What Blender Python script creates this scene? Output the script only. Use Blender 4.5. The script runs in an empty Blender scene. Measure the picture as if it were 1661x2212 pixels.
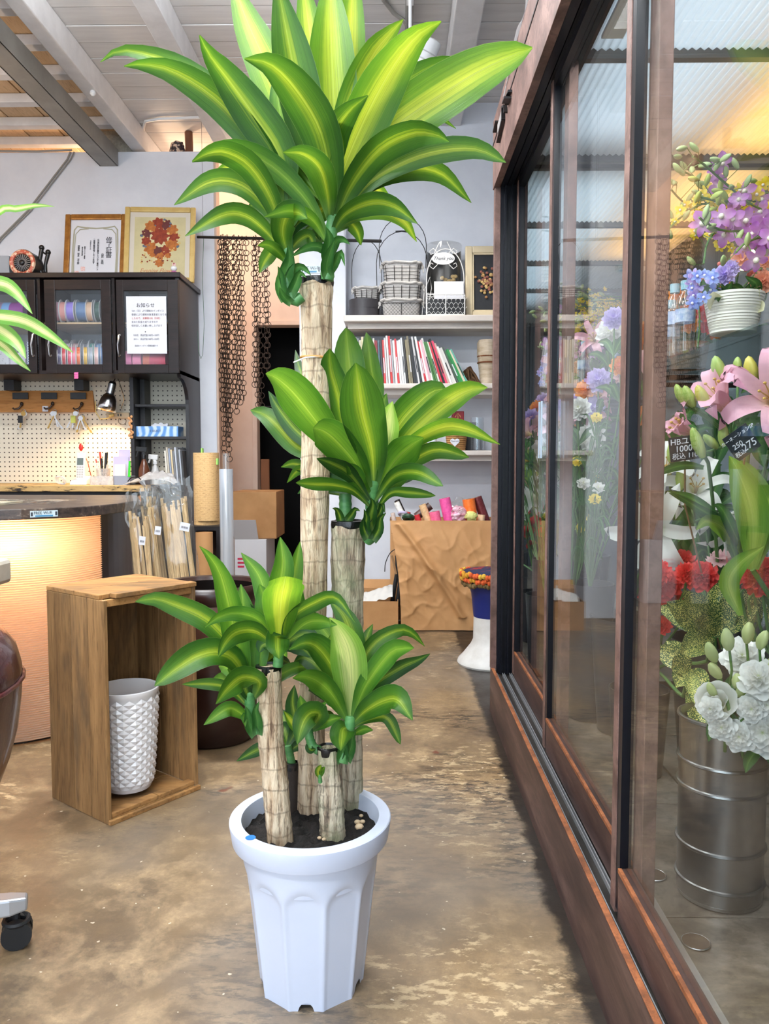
import bpy, bmesh, math, random
from mathutils import Vector, Matrix, Euler, noise as mnoise
random.seed(7)
R=math.radians
SC=bpy.context.scene
COL=SC.collection
# ------------------------------------------------------------------ camera
F=1700.0; CX,CY=830.5,1106.0; HC=0.90
cam=bpy.data.cameras.new('camera'); camo=bpy.data.objects.new('camera',cam); COL.objects.link(camo)
cam.sensor_fit='HORIZONTAL'; cam.sensor_width=36.0; cam.lens=F/1661*36.0; cam.clip_start=.02
PITCH=R(3.74); YAW=R(0.83)
camo.location=(0,0,HC); camo.rotation_euler=(R(90)-PITCH,0,YAW)
SC.camera=camo
CM=Euler((R(90)-PITCH,0,YAW)).to_matrix()
def ray(x,y): return CM@Vector(((x-CX)/F,(CY-y)/F,-1.0))
def P(x,y,Y):                       # point of the vertical plane at depth Y
    d=ray(x,y); t=Y/d.y; return Vector((0,0,HC))+d*t
def PZ(x,y,z=0.0):                  # point of the horizontal plane at height z
    d=ray(x,y); t=(z-HC)/d.z; return Vector((0,0,HC))+d*t
def PX(x,y,X):                      # point of a side plane
    d=ray(x,y); t=X/d.x; return Vector((0,0,HC))+d*t
# ------------------------------------------------------------------ view, world, lights
vs=SC.view_settings; SC.display_settings.display_device='sRGB'
vs.view_transform='Standard'; vs.look='None'; vs.gamma=1.0; vs.use_curve_mapping=False
vs.exposure=0.12
w=bpy.data.worlds.new('daylight'); SC.world=w; w.use_nodes=True
bg=w.node_tree.nodes['Background']; bg.inputs[0].default_value=(.80,.90,1.0,1); bg.inputs[1].default_value=1.7
def area(name,loc,rot,sx,sy,power,col):
    l=bpy.data.lights.new(name,'AREA'); l.shape='RECTANGLE'; l.size=sx; l.size_y=sy; l.energy=power; l.color=col
    o=bpy.data.objects.new(name,l); COL.objects.link(o); o.location=loc; o.rotation_euler=rot; return o
def point(name,loc,power,col,r=.04):
    l=bpy.data.lights.new(name,'POINT'); l.energy=power; l.color=col; l.shadow_soft_size=r
    o=bpy.data.objects.new(name,l); COL.objects.link(o); o.location=loc; return o
def spot(name,loc,target,power,col,ang,r=.04,blend=.5):
    l=bpy.data.lights.new(name,'SPOT'); l.energy=power; l.color=col; l.shadow_soft_size=r; l.spot_size=R(ang); l.spot_blend=blend
    o=bpy.data.objects.new(name,l); COL.objects.link(o); o.location=loc
    o.rotation_euler=(Vector(target)-Vector(loc)).to_track_quat('-Z','Y').to_euler(); return o
DAY=(.72,.85,1.0); WARM=(1.0,.66,.34); NEUT=(1.0,.95,.88)
area('shopfront_daylight',(-.6,-2.4,1.45),(R(90),0,0),4.6,2.3,105,DAY)
FLUO_FILL=44  # power of the added fluorescent pendants
point('back_room_bulb',(-1.7,5.40,2.64),22,(1.0,.70,.44),.08)
point('hall_bulb',(-.62,5.3,2.55),5.0,(1.0,.74,.52),.06)
# ------------------------------------------------------------------ material helpers
MATS={}
def newmat(name):
    m=bpy.data.materials.new(name); m.use_nodes=True; nt=m.node_tree
    b=nt.nodes['Principled BSDF']; return m,nt,b
def c4(c): return (c[0],c[1],c[2],1)
def srgb(r,g,b):
    f=lambda v:(v/255/12.92 if v/255<=.04045 else ((v/255+.055)/1.055)**2.4)
    return (f(r),f(g),f(b))
def coords(nt,scale=(1,1,1),kind='Object',rot=(0,0,0)):
    tc=nt.nodes.new('ShaderNodeTexCoord'); mp=nt.nodes.new('ShaderNodeMapping')
    mp.inputs['Scale'].default_value=scale; mp.inputs['Rotation'].default_value=rot
    nt.links.new(tc.outputs[kind],mp.inputs[0]); return mp.outputs[0]
def noise(nt,vec,scale,detail=4,rough=.55,dist=0):
    n=nt.nodes.new('ShaderNodeTexNoise'); n.inputs['Scale'].default_value=scale; n.inputs['Detail'].default_value=detail
    n.inputs['Roughness'].default_value=rough; n.inputs['Distortion'].default_value=dist
    nt.links.new(vec,n.inputs['Vector']); return n.outputs[0]
def ramp(nt,fac,stops):
    r=nt.nodes.new('ShaderNodeValToRGB'); e=r.color_ramp.elements
    while len(e)<len(stops): e.new(.5)
    for el,(p,c) in zip(e,stops): el.position=p; el.color=c4(c)
    nt.links.new(fac,r.inputs[0]); return r.outputs[0]
def mixc(nt,fac,a,b,mode='MIX'):
    m=nt.nodes.new('ShaderNodeMix'); m.data_type='RGBA'; m.blend_type=mode
    for s,v in ((0,fac),(6,a),(7,b)):
        if hasattr(v,'is_linked'): nt.links.new(v,m.inputs[s])
        elif s==0: m.inputs[0].default_value=v
        else: m.inputs[s].default_value=c4(v)
    return m.outputs[2]
def math1(nt,op,a,b=None):
    m=nt.nodes.new('ShaderNodeMath'); m.operation=op
    for i,v in enumerate((a,b)):
        if v is None: continue
        if hasattr(v,'is_linked'): nt.links.new(v,m.inputs[i])
        else: m.inputs[i].default_value=v
    return m.outputs[0]
def bump(nt,b,h,strength=.3,dist=.01):
    n=nt.nodes.new('ShaderNodeBump'); n.inputs['Strength'].default_value=strength; n.inputs['Distance'].default_value=dist
    nt.links.new(h,n.inputs['Height']); nt.links.new(n.outputs[0],b.inputs['Normal'])
def mat(name,col,rough=.5,metal=0,var=None,scale=8,stretch=(1,1,1),bmp=0,bscale=None,coat=0,emit=None,es=0,trans=0,contrast=(.35,.65),spec=.5):
    """plain or two-tone noisy Principled material"""
    if name in MATS: return MATS[name]
    m,nt,b=newmat(name); MATS[name]=m
    b.inputs['Base Color'].default_value=c4(col); b.inputs['Roughness'].default_value=rough; b.inputs['Metallic'].default_value=metal
    b.inputs['Coat Weight'].default_value=coat; b.inputs['Specular IOR Level'].default_value=spec
    if var is not None or bmp:
        v=coords(nt,stretch)
        n=noise(nt,v,scale,6,.6)
        if var is not None:
            c=ramp(nt,n,[(contrast[0],col),(contrast[1],var)]); nt.links.new(c,b.inputs['Base Color'])
        if bmp:
            n2=n if bscale is None else noise(nt,v,bscale,5,.6)
            bump(nt,b,n2,bmp,.006)
    if emit: b.inputs['Emission Color'].default_value=c4(emit); b.inputs['Emission Strength'].default_value=es
    if trans:
        t=nt.nodes.new('ShaderNodeBsdfTranslucent'); t.inputs[0].default_value=c4(col)
        mx=nt.nodes.new('ShaderNodeMixShader'); mx.inputs[0].default_value=trans
        out=nt.nodes['Material Output']
        nt.links.new(b.outputs[0],mx.inputs[1]); nt.links.new(t.outputs[0],mx.inputs[2]); nt.links.new(mx.outputs[0],out.inputs[0])
    return m
def wood(name,c1,c2,axis='X',scale=3,rough=.55,bmp=.15,c3=None):
    if name in MATS: return MATS[name]
    m,nt,b=newmat(name); MATS[name]=m
    st={'X':(.10,1,1),'Y':(1,.10,1),'Z':(1,1,.10)}[axis]
    oi=nt.nodes.new('ShaderNodeObjectInfo'); off=nt.nodes.new('ShaderNodeCombineXYZ')
    for k in range(3): nt.links.new(math1(nt,'MULTIPLY',oi.outputs['Random'],31+17*k),off.inputs[k])
    def sh(scl):
        va=nt.nodes.new('ShaderNodeVectorMath'); nt.links.new(coords(nt,scl),va.inputs[0]); nt.links.new(off.outputs[0],va.inputs[1]); return va.outputs[0]
    n=noise(nt,sh(tuple(s*14 for s in st)),scale,8,.65,.5); fine=noise(nt,sh(tuple(s*60 for s in st)),scale,4,.6); big=noise(nt,sh(tuple(s*5+1 for s in st)),1.6,4,.6,.4)
    c=ramp(nt,n,[(.3,c1),(.7,c2)])
    c=mixc(nt,ramp(nt,fine,[(.36,(.5,.5,.5)),(.48,(0,0,0))]),c,tuple(q*.6 for q in c1))
    if c3: c=mixc(nt,ramp(nt,big,[(.50,(0,0,0)),(.66,(.75,.75,.75))]),c,c3)
    f=math1(nt,'ADD',math1(nt,'MULTIPLY',oi.outputs['Random'],.35),.80)
    g=nt.nodes.new('ShaderNodeVectorMath'); g.operation='SCALE'; nt.links.new(c,g.inputs[0]); nt.links.new(f,g.inputs['Scale'])
    nt.links.new(g.outputs[0],b.inputs['Base Color']); b.inputs['Roughness'].default_value=rough; b.inputs['Specular IOR Level'].default_value=.3
    bump(nt,b,fine,bmp,.003); return m
def glass(name,tint=(.95,.98,.97),f0=.04,rough=0.0,k=.96,haze=0):
    if name in MATS: return MATS[name]
    m,nt,b=newmat(name); MATS[name]=m; nt.nodes.remove(b)
    tr=nt.nodes.new('ShaderNodeBsdfTransparent'); tr.inputs[0].default_value=c4(tint)
    gl=nt.nodes.new('ShaderNodeBsdfGlossy'); gl.inputs[0].default_value=(1,1,1,1); gl.inputs['Roughness'].default_value=rough
    lw=nt.nodes.new('ShaderNodeLayerWeight'); lw.inputs[0].default_value=.5
    p=math1(nt,'POWER',lw.outputs['Facing'],5.0); f=math1(nt,'ADD',math1(nt,'MULTIPLY',p,k),f0)
    mx=nt.nodes.new('ShaderNodeMixShader'); nt.links.new(f,mx.inputs[0]); nt.links.new(tr.outputs[0],mx.inputs[1]); nt.links.new(gl.outputs[0],mx.inputs[2])
    last=mx.outputs[0]
    if haze:
        df=nt.nodes.new('ShaderNodeBsdfDiffuse'); df.inputs[0].default_value=(.9,.9,.88,1)
        wn=noise(nt,coords(nt,(1,1,1)),30,4); hz=math1(nt,'MULTIPLY',wn,haze)
        m2=nt.nodes.new('ShaderNodeMixShader'); nt.links.new(hz,m2.inputs[0]); nt.links.new(last,m2.inputs[1]); nt.links.new(df.outputs[0],m2.inputs[2]); last=m2.outputs[0]
    nt.links.new(last,nt.nodes['Material Output'].inputs[0]); return m
# ------------------------------------------------------------------ mesh builder
class MB:
    def __init__(s): s.v=[]; s.f=[]; s.uv=None; s.mi=[]; s.M=Matrix.Identity(4); s.cur=0
    def add(s,vs,fs):
        o=len(s.v); s.v+= [s.M@Vector(p) for p in vs]; s.f+=[[i+o for i in f] for f in fs]; s.mi+=[s.cur]*len(fs); return s
    def box(s,a,b):
        x0,x1=sorted((a[0],b[0])); y0,y1=sorted((a[1],b[1])); z0,z1=sorted((a[2],b[2]))
        return s.add([(x0,y0,z0),(x1,y0,z0),(x1,y1,z0),(x0,y1,z0),(x0,y0,z1),(x1,y0,z1),(x1,y1,z1),(x0,y1,z1)],
          [(0,3,2,1),(4,5,6,7),(0,1,5,4),(1,2,6,5),(2,3,7,6),(3,0,4,7)])
    def cbox(s,c,d): return s.box([c[i]-d[i]/2 for i in range(3)],[c[i]+d[i]/2 for i in range(3)])
    def bar(s,p,q,w,h,up=(0,0,1)):      # box beam from p to q
        p=Vector(p); q=Vector(q); t=(q-p).normalized(); u=Vector(up)
        if abs(t.dot(u))>.99: u=Vector((0,1,0))
        a=t.cross(u).normalized()*w/2; b=a.cross(t).normalized()*h/2
        vs=[p-a-b,p+a-b,p+a+b,p-a+b,q-a-b,q+a-b,q+a+b,q-a+b]
        return s.add(vs,[(0,3,2,1),(4,5,6,7),(0,1,5,4),(1,2,6,5),(2,3,7,6),(3,0,4,7)])
    def cyl(s,p,q,r0,r1=None,n=16,cap=True):
        r1=r0 if r1 is None else r1; p=Vector(p); q=Vector(q); t=(q-p).normalized()
        u=t.orthogonal().normalized(); w_=t.cross(u); vs=[];fs=[]
        for i in range(n):
            a=2*math.pi*i/n; d=u*math.cos(a)+w_*math.sin(a); vs+=[p+d*r0,q+d*r1]
        for i in range(n):
            j=(i+1)%n; fs.append((2*i,2*j,2*j+1,2*i+1))
        if cap: fs.append([2*i for i in range(n)][::-1]); fs.append([2*i+1 for i in range(n)])
        return s.add(vs,fs)
    def tube(s,pts,r,n=8,closed=False,cap=True):
        pts=[Vector(p) for p in pts]; m=len(pts); vs=[];fs=[]; u=None
        for i,p in enumerate(pts):
            a=pts[(i-1)%m] if (closed or i>0) else p; b=pts[(i+1)%m] if (closed or i<m-1) else p
            t=(b-a).normalized()
            if u is None: u=t.orthogonal().normalized()
            else:
                u=u-t*u.dot(t); u=u.normalized() if u.length>1e-6 else t.orthogonal().normalized()
            w_=t.cross(u); rr=r[i] if isinstance(r,(list,tuple)) else r
            for k in range(n):
                an=2*math.pi*k/n; vs.append(p+(u*math.cos(an)+w_*math.sin(an))*rr)
        for i in range(m if closed else m-1):
            i2=(i+1)%m
            for k in range(n):
                k2=(k+1)%n; fs.append((i*n+k,i*n+k2,i2*n+k2,i2*n+k))
        if cap and not closed: fs.append(list(range(n))[::-1]); fs.append([(m-1)*n+k for k in range(n)])
        return s.add(vs,fs)
    def lathe(s,prof,c=(0,0,0),n=32,mod=None):
        vs=[];fs=[]; m=len(prof)
        for i in range(n):
            a=2*math.pi*i/n
            for j,(r,z) in enumerate(prof):
                k=1 if mod is None else mod(a,z,j)
                vs.append((c[0]+r*k*math.cos(a),c[1]+r*k*math.sin(a),c[2]+z))
        for i in range(n):
            i2=(i+1)%n
            for j in range(m-1):
                fs.append((i*m+j,i2*m+j,i2*m+j+1,i*m+j+1))
        return s.add(vs,fs)
    def disc(s,c,r,n=24,nrm=(0,0,1)):
        t=Vector(nrm).normalized(); u=t.orthogonal().normalized(); w_=t.cross(u); c=Vector(c)
        return s.add([c+(u*math.cos(2*math.pi*i/n)+w_*math.sin(2*math.pi*i/n))*r for i in range(n)],[list(range(n))])
    def sphere(s,c,r,nu=12,nv=8):
        rx,ry,rz=(r,r,r) if not isinstance(r,(tuple,list)) else r
        vs=[];fs=[]
        for j in range(nv+1):
            b=math.pi*j/nv
            for i in range(nu):
                a=2*math.pi*i/nu; vs.append((c[0]+rx*math.sin(b)*math.cos(a),c[1]+ry*math.sin(b)*math.sin(a),c[2]-rz*math.cos(b)))
        for j in range(nv):
            for i in range(nu):
                i2=(i+1)%nu; fs.append((j*nu+i,j*nu+i2,(j+1)*nu+i2,(j+1)*nu+i))
        return s.add(vs,fs)
    def torus(s,c,R_,r,n=16,k=6,nrm=(0,0,1),arc=(0,2*math.pi)):
        t=Vector(nrm).normalized(); u=t.orthogonal().normalized(); w_=t.cross(u); c=Vector(c)
        full=abs(arc[1]-arc[0]-2*math.pi)<1e-6
        pts=[c+(u*math.cos(a)+w_*math.sin(a))*R_ for a in [arc[0]+(arc[1]-arc[0])*i/(n if full else n-1) for i in range(n)]]
        return s.tube(pts,r,k,closed=full)
    def prism(s,poly,y0,y1,axis='Y'):   # polygon in (x,z) extruded along Y (or (x,y) along Z, (y,z) along X)
        n=len(poly)
        mk={'Y':lambda p,t:(p[0],t,p[1]),'Z':lambda p,t:(p[0],p[1],t),'X':lambda p,t:(t,p[0],p[1])}[axis]
        vs=[mk(p,y0) for p in poly]+[mk(p,y1) for p in poly]
        fs=[list(range(n)),[n+i for i in range(n)][::-1]]+[(i,i+n,(i+1)%n+n,(i+1)%n) for i in range(n)]
        return s.add(vs,fs)
    def grid(s,fn,nu,nv):
        vs=[fn(i/nu,j/nv) for j in range(nv+1) for i in range(nu+1)]
        fs=[(j*(nu+1)+i,j*(nu+1)+i+1,(j+1)*(nu+1)+i+1,(j+1)*(nu+1)+i) for j in range(nv) for i in range(nu)]
        return s.add(vs,fs)
WL={}
def wl(o): return WL.get(o.name,Vector((0,0,0)))
def link(name,me,m,parent,org):
    o=bpy.data.objects.new(name,me); COL.objects.link(o)
    ms=m if isinstance(m,(list,tuple)) else [m]
    if not me.materials:
        for k in ms: me.materials.append(k)
    if parent is not None: o.parent=parent; o.location=Vector(org)-wl(parent)
    else: o.location=org
    WL[o.name]=Vector(org); return o
def make(mb,name,m,parent=None,smooth=False,bevel=0,uv=None,solid=0,angle=40):
    xs=[p.x for p in mb.v]; ys=[p.y for p in mb.v]; zs=[p.z for p in mb.v]
    org=Vector(((min(xs)+max(xs))/2,(min(ys)+max(ys))/2,min(zs)))
    me=bpy.data.meshes.new(name); me.from_pydata([p-org for p in mb.v],[],mb.f)
    if any(mb.mi): me.polygons.foreach_set('material_index',mb.mi)
    bm=bmesh.new(); bm.from_mesh(me); bmesh.ops.recalc_face_normals(bm,faces=bm.faces); bm.to_mesh(me); bm.free()
    if uv is not None:
        l=me.uv_layers.new(name='uv')
        for lp in me.loops: l.data[lp.index].uv=uv[lp.vertex_index]
    if smooth:
        me.polygons.foreach_set('use_smooth',[True]*len(me.polygons)); me.set_sharp_from_angle(angle=R(angle))
    me.update(); o=link(name,me,m,parent,org)
    if bevel:
        bv=o.modifiers.new('bevel','BEVEL'); bv.width=bevel; bv.segments=2; bv.limit_method='ANGLE'; bv.angle_limit=R(50)
    if solid:
        sd=o.modifiers.new('thickness','SOLIDIFY'); sd.thickness=solid; sd.offset=0
    return o
def tag(o,label,cat,group=None):
    o['label']=label; o['category']=cat
    if group: o['group']=group
    return o
def thing(name,label,cat,loc,group=None):
    o=bpy.data.objects.new(name,None); COL.objects.link(o); o.location=loc; o.empty_display_size=.05
    WL[o.name]=Vector(loc); return tag(o,label,cat,group)
def struct(o): o['kind']='structure'; return o
def B(): return MB()
def copyobj(o,parent,org):
    c=o.copy(); COL.objects.link(c); c.parent=parent
    c.location=Vector(org)-(wl(parent) if parent else Vector((0,0,0))); WL[c.name]=Vector(org); return c
def copytree(root,loc,rotz=0,label=None,group=None,scale=None):
    r=root.copy(); COL.objects.link(r); r.location=loc; r.rotation_euler=(0,0,rotz); WL[r.name]=Vector(loc)
    if label: r['label']=label
    if group: r['group']=group
    if scale: r.scale=(scale,)*3
    for ch in list(root.children):
        c=ch.copy(); COL.objects.link(c); c.parent=r
        for g in list(ch.children):
            d=g.copy(); COL.objects.link(d); d.parent=c
    return r
def textmesh(body,size,org,m,name,parent,rot=(R(90),0,0),align='CENTER',depth=.0005,vert=False,shear=0,lines=1.0,sx=1.0):
    cu=bpy.data.curves.new('txt','FONT'); cu.body='\n'.join(body) if vert else body; cu.size=size; cu.align_x=align; cu.align_y='CENTER'
    cu.extrude=depth; cu.shear=shear; cu.space_line=lines; cu.resolution_u=3
    o=bpy.data.objects.new('txt',cu); COL.objects.link(o)
    dg=bpy.context.evaluated_depsgraph_get(); me=bpy.data.meshes.new_from_object(o.evaluated_get(dg))
    bpy.data.objects.remove(o); bpy.data.curves.remove(cu)
    me.transform(Euler(rot).to_matrix().to_4x4()@Matrix.Diagonal((sx,1,1,1)))
    me.name=name; me.materials.clear()
    return link(name,me,m,parent,Vector(org))
def crom(pts,n):                      # Catmull-Rom resample
    pts=[Vector(p) for p in pts]
    if len(pts)==2: return [pts[0].lerp(pts[1],i/n) for i in range(n+1)]
    q=[pts[0]*2-pts[1]]+pts+[pts[-1]*2-pts[-2]]; out=[]; m=len(pts)-1
    L=[0]
    for i in range(m): L.append(L[-1]+(pts[i+1]-pts[i]).length)
    for k in range(n+1):
        d=L[-1]*k/n; i=0
        while i<m-1 and L[i+1]<d: i+=1
        t=(d-L[i])/max(L[i+1]-L[i],1e-9); a,b,c,e=q[i],q[i+1],q[i+2],q[i+3]
        out.append(.5*((2*b)+(c-a)*t+(2*a-5*b+4*c-e)*t*t+(3*b-a-3*c+e)*t**3))
    return out
# ================================================================== materials
PAINT=mat('white_paint',srgb(226,228,235),.6,var=srgb(217,219,227),scale=5,bmp=.08,bscale=60)
BEAM=mat('beam_paint',srgb(226,225,226),.55,var=srgb(212,211,212),scale=9,bmp=.15,bscale=50)
PLANKM=mat('plank_paint',srgb(222,220,218),.6,var=srgb(208,205,204),scale=7,stretch=(.3,3,3),bmp=.12,bscale=40)
PEACH=mat('peach_plaster',srgb(230,210,198),.7,var=srgb(220,198,186),scale=4,bmp=.1,bscale=50)
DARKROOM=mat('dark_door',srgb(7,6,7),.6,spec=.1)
BLACKM=mat('black_paint',srgb(20,19,20),.35)
BLACKR=mat('black_rubber',srgb(22,22,24),.6)
WHITEP=mat('white_plastic',srgb(236,236,236),.35)
CHROME=mat('chrome',(.75,.75,.76),.18,1)
STEEL=mat('brushed_steel',(.55,.56,.58),.3,1)
CARD=mat('cardboard',srgb(178,132,84),.75,var=srgb(160,115,70),scale=6,bmp=.05,bscale=80)
KRAFT=mat('kraft_paper',srgb(196,148,98),.7,var=srgb(180,132,84),scale=5,bmp=.1,bscale=14)
WHITEC=mat('white_card',srgb(214,212,216),.65)
PAPER=mat('white_paper',srgb(216,217,224),.6)
INK=mat('black_ink',srgb(45,42,48),.7)
REDINK=mat('red_ink',srgb(190,90,80),.7)
CLEAR=glass('clear_plastic',(.96,.96,.95),.05,.08,.8,.05)
PANE=glass('window_glass',(.97,.99,.985),.02,0,.58)
CLEARG=glass('clear_glass',(.95,.97,.98),.06,0,.9)
# ---- floor
def floormat():
    m,nt,b=newmat('concrete_floor'); v=coords(nt,(1,1,1))
    n1=noise(nt,v,1.3,6,.6); n2=noise(nt,v,9,9,.72,.15); n3=noise(nt,coords(nt,(1,3.2,1)),17,8,.75,.1); n5=noise(nt,v,55,5,.7)
    c=ramp(nt,n1,[(.34,srgb(88,73,56)),(.50,srgb(124,103,76)),(.66,srgb(146,120,86))])
    c=mixc(nt,ramp(nt,n2,[(.46,(0,0,0)),(.66,(.7,.7,.7))]),c,srgb(172,146,110))
    c=mixc(nt,ramp(nt,n5,[(.40,(.45,.45,.45)),(.56,(0,0,0))]),c,srgb(112,92,70))
    dk=ramp(nt,n3,[(.475,(0,0,0)),(.56,(1,1,1))])
    msk=ramp(nt,noise(nt,v,1.9,4,.6),[(.485,(0,0,0)),(.60,(.9,.9,.9))])
    c=mixc(nt,mixc(nt,1.0,dk,msk,'MULTIPLY'),c,srgb(48,40,34))
    # scraped pale patches
    pm=ramp(nt,noise(nt,v,2.6,4,.6),[(.52,(0,0,0)),(.62,(.85,.85,.85))]); ps=ramp(nt,noise(nt,coords(nt,(1,2.2,1),rot=(0,0,.6)),24,7,.7),[(.53,(0,0,0)),(.60,(1,1,1))])
    c=mixc(nt,mixc(nt,1.0,pm,ps,'MULTIPLY'),c,srgb(196,172,134))
    n4=noise(nt,v,.9,3); c=mixc(nt,ramp(nt,n4,[(.50,(0,0,0)),(.60,(.6,.6,.6))]),c,srgb(112,104,96))
    sp=noise(nt,v,8,3,.4,0); c=mixc(nt,ramp(nt,sp,[(.735,(0,0,0)),(.755,(.8,.8,.8))]),c,srgb(104,52,34))
    sp2=noise(nt,v,60,2,.4,0); c=mixc(nt,ramp(nt,sp2,[(.74,(0,0,0)),(.76,(.7,.7,.7))]),c,srgb(214,202,180))
    # black grime line along the cabinet base
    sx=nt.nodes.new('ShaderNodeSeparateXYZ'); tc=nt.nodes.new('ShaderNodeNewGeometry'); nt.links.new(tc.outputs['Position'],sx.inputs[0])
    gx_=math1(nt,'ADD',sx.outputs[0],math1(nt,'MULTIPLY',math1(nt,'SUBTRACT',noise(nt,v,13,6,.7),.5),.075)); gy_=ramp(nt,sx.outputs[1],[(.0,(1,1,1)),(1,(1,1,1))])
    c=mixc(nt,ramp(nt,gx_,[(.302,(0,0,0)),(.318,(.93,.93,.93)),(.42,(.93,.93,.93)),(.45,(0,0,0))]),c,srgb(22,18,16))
    nt.links.new(c,b.inputs['Base Color'])
    rr=ramp(nt,n2,[(.3,(.30,.30,.30)),(.7,(.55,.55,.55))]); nt.links.new(rr,b.inputs['Roughness'])
    hh=math1(nt,'ADD',math1(nt,'MULTIPLY',n2,.5),math1(nt,'MULTIPLY',n5,.4)); bump(nt,b,hh,.25,.004)
    return m
FLOORM=floormat()
ZC=2.93; ZB=2.80; YF=5.75; YP=4.93; YA=4.62; YPI=4.46
struct(make(B().box((-3.3,-2.6,-.1),(2.7,7.2,0)),'floor',FLOORM))
struct(make(B().box((-3.4,-2.6,0),(-3.3,7.2,3.1)),'wall_left',PAINT))
struct(make(B().box((2.7,-2.6,0),(2.8,7.2,3.1)),'wall_right',PAINT))
# shop front behind the camera: sill, head and piers around a wide window
fr=B(); fr.box((-3.3,-2.6,0),(2.7,-2.5,.25)); fr.box((-3.3,-2.6,2.65),(2.7,-2.5,3.1)); fr.box((-3.3,-2.6,.25),(-2.95,-2.5,2.65)); fr.box((1.8,-2.6,.25),(2.7,-2.5,2.65))
struct(make(fr,'wall_front',PAINT))
wf=B()
for x in (-2.95,-1.37,.21,1.77): wf.box((x,-2.58,.25),(x+.03,-2.52,2.65))
wo=struct(make(wf,'window_1',BLACKM))
for i in range(3): make(B().box((-2.92+i*1.58,-2.555,.25),(-1.37+i*1.58,-2.55,2.65)),'pane',PANE,wo)
# ceiling: boards across the hall, boards along the left bay, battens, beams
BAYW=wood('bare_ceiling_board',srgb(206,172,132),srgb(224,194,156),'Y',2,.6,.1)
ce=struct(make(B().box((-3.3,-2.6,ZC+.03),(2.7,7.2,ZC+.13)),'ceiling',PLANKM))
b1=(PZ(7,0,ZB).x,PZ(50,0,ZB).x); b2=(PZ(283,0,ZB).x,PZ(334,0,ZB).x); b4=(PZ(985,0,ZB).x,PZ(1049,0,ZB).x)
make(B().box((b1[0],-2.5,ZC),(2.7,3.35,ZC+.03)),'board_field',PLANKM,ce)
y=3.35; k=0
while y<YF:
    make(B().box((b1[0]+.02,y+.002,ZC+random.uniform(-.002,.002)),(2.69,min(y+.147,YF),ZC+.029)),'board',PLANKM,ce,bevel=.002); y+=.15
x=b1[0]-.02
while x>-3.25:
    make(B().box((x-.215,2.6,ZC+random.uniform(-.002,.003)),(x-.004,YF,ZC+.029)),'board',BAYW,ce,bevel=.002); x-=.218
for yy in (3.3,3.6,3.9,4.19,4.5,4.80,5.08,5.4):
    make(B().box((-3.3,yy-.035,ZC-.05),(b1[0],yy+.03,ZC-.001)),'batten',BEAM,ce,bevel=.003)
bxs=[b1,b2,(-.50,-.38),b4,(1.15,1.28),(2.0,2.13)]
for i,(xa,xb) in enumerate(bxs):
    ye=YA if xa>0 else YF
    struct(make(B().box((xa,-2.5,ZB),(xb,ye,ZC-.002)),'trim_%d'%(i+1),BEAM,bevel=.006))
# steel girder in front of the left bay
STEELG=mat('grey_steel_paint',srgb(150,148,142),.45,var=srgb(128,126,120),scale=4)
gx=PZ(0,105,2.72).x
gd=B(); gd.box((gx-.06,2.2,2.70),(gx+.05,YP-.005,2.715)); gd.box((gx-.01,2.2,2.715),(gx,YP-.005,2.795)); gd.box((gx-.06,2.2,2.795),(gx+.05,YP-.005,2.80)); gd.box((gx-.062,2.2,2.70),(gx-.055,YP-.005,2.80));gd.box((gx+.045,2.2,2.70),(gx+.052,YP-.005,2.80))
struct(make(gd,'trim_20',STEELG))
# ---- partition wall at the left, peach wall behind with the dark doorway, white pillar and shelf wall
zt=P(200,328,YP).z; xr=P(464,600,YP).x
struct(make(B().box((-3.3,YP,0),(xr,YP+.11,min(zt,ZB-.004))),'wall_partition',PAINT,bevel=.004))
make(B().box((xr,YP+.01,0),(xr+.012,YP+.10,min(zt,ZB-.01))),'edge_board',mat('raw_board',srgb(205,178,158),.7),bpy.data.objects['wall_partition'])
dx0=P(556,900,YF).x; dx1=P(650,900,YF).x; dz=P(600,703,YF).z; pxl=P(648,900,YPI).x; pxr=P(748,900,YPI).x
dx1=max(dx1,dx0+.55)
pw=B(); pw.box((-3.3,YF,0),(dx0,YF+.1,ZC+.03)); pw.box((dx0,YF,dz),(dx1,YF+.1,ZC+.03)); pw.box((dx1,YF,0),(2.7,YF+.1,ZC+.03))
struct(make(pw,'wall_back',PEACH))
df=B(); df.box((dx0-.035,YF-.015,0),(dx0,YF,dz+.035)); df.box((dx0,YF-.015,dz),(dx1,YF,dz+.035)); df.box((dx1,YF-.015,0),(dx1+.03,YF,dz+.035))
d1=struct(make(df,'door_1',PEACH,bevel=.003))
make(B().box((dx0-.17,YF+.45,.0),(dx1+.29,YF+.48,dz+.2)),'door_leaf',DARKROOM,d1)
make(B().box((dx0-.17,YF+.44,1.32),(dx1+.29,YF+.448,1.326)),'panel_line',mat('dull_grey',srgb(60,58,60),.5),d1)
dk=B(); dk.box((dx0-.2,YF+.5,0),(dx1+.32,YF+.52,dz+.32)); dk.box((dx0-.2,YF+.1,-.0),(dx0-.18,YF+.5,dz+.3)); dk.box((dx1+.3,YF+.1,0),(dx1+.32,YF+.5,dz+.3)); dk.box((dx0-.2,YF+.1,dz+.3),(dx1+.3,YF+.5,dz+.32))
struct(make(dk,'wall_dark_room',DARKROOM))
struct(make(B().box((pxl,YPI,0),(pxr,YF-.02,ZC)),'wall_pillar',PAINT,bevel=.004))
struct(make(B().box((pxr,YA,0),(2.7,YA+.1,ZC)),'wall_shelves',PAINT))
struct(make(B().box((pxr,YA-.012,0),(2.7,YA,.06)),'baseboard_back',mat('grey_skirt',srgb(150,146,148),.6)))
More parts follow.
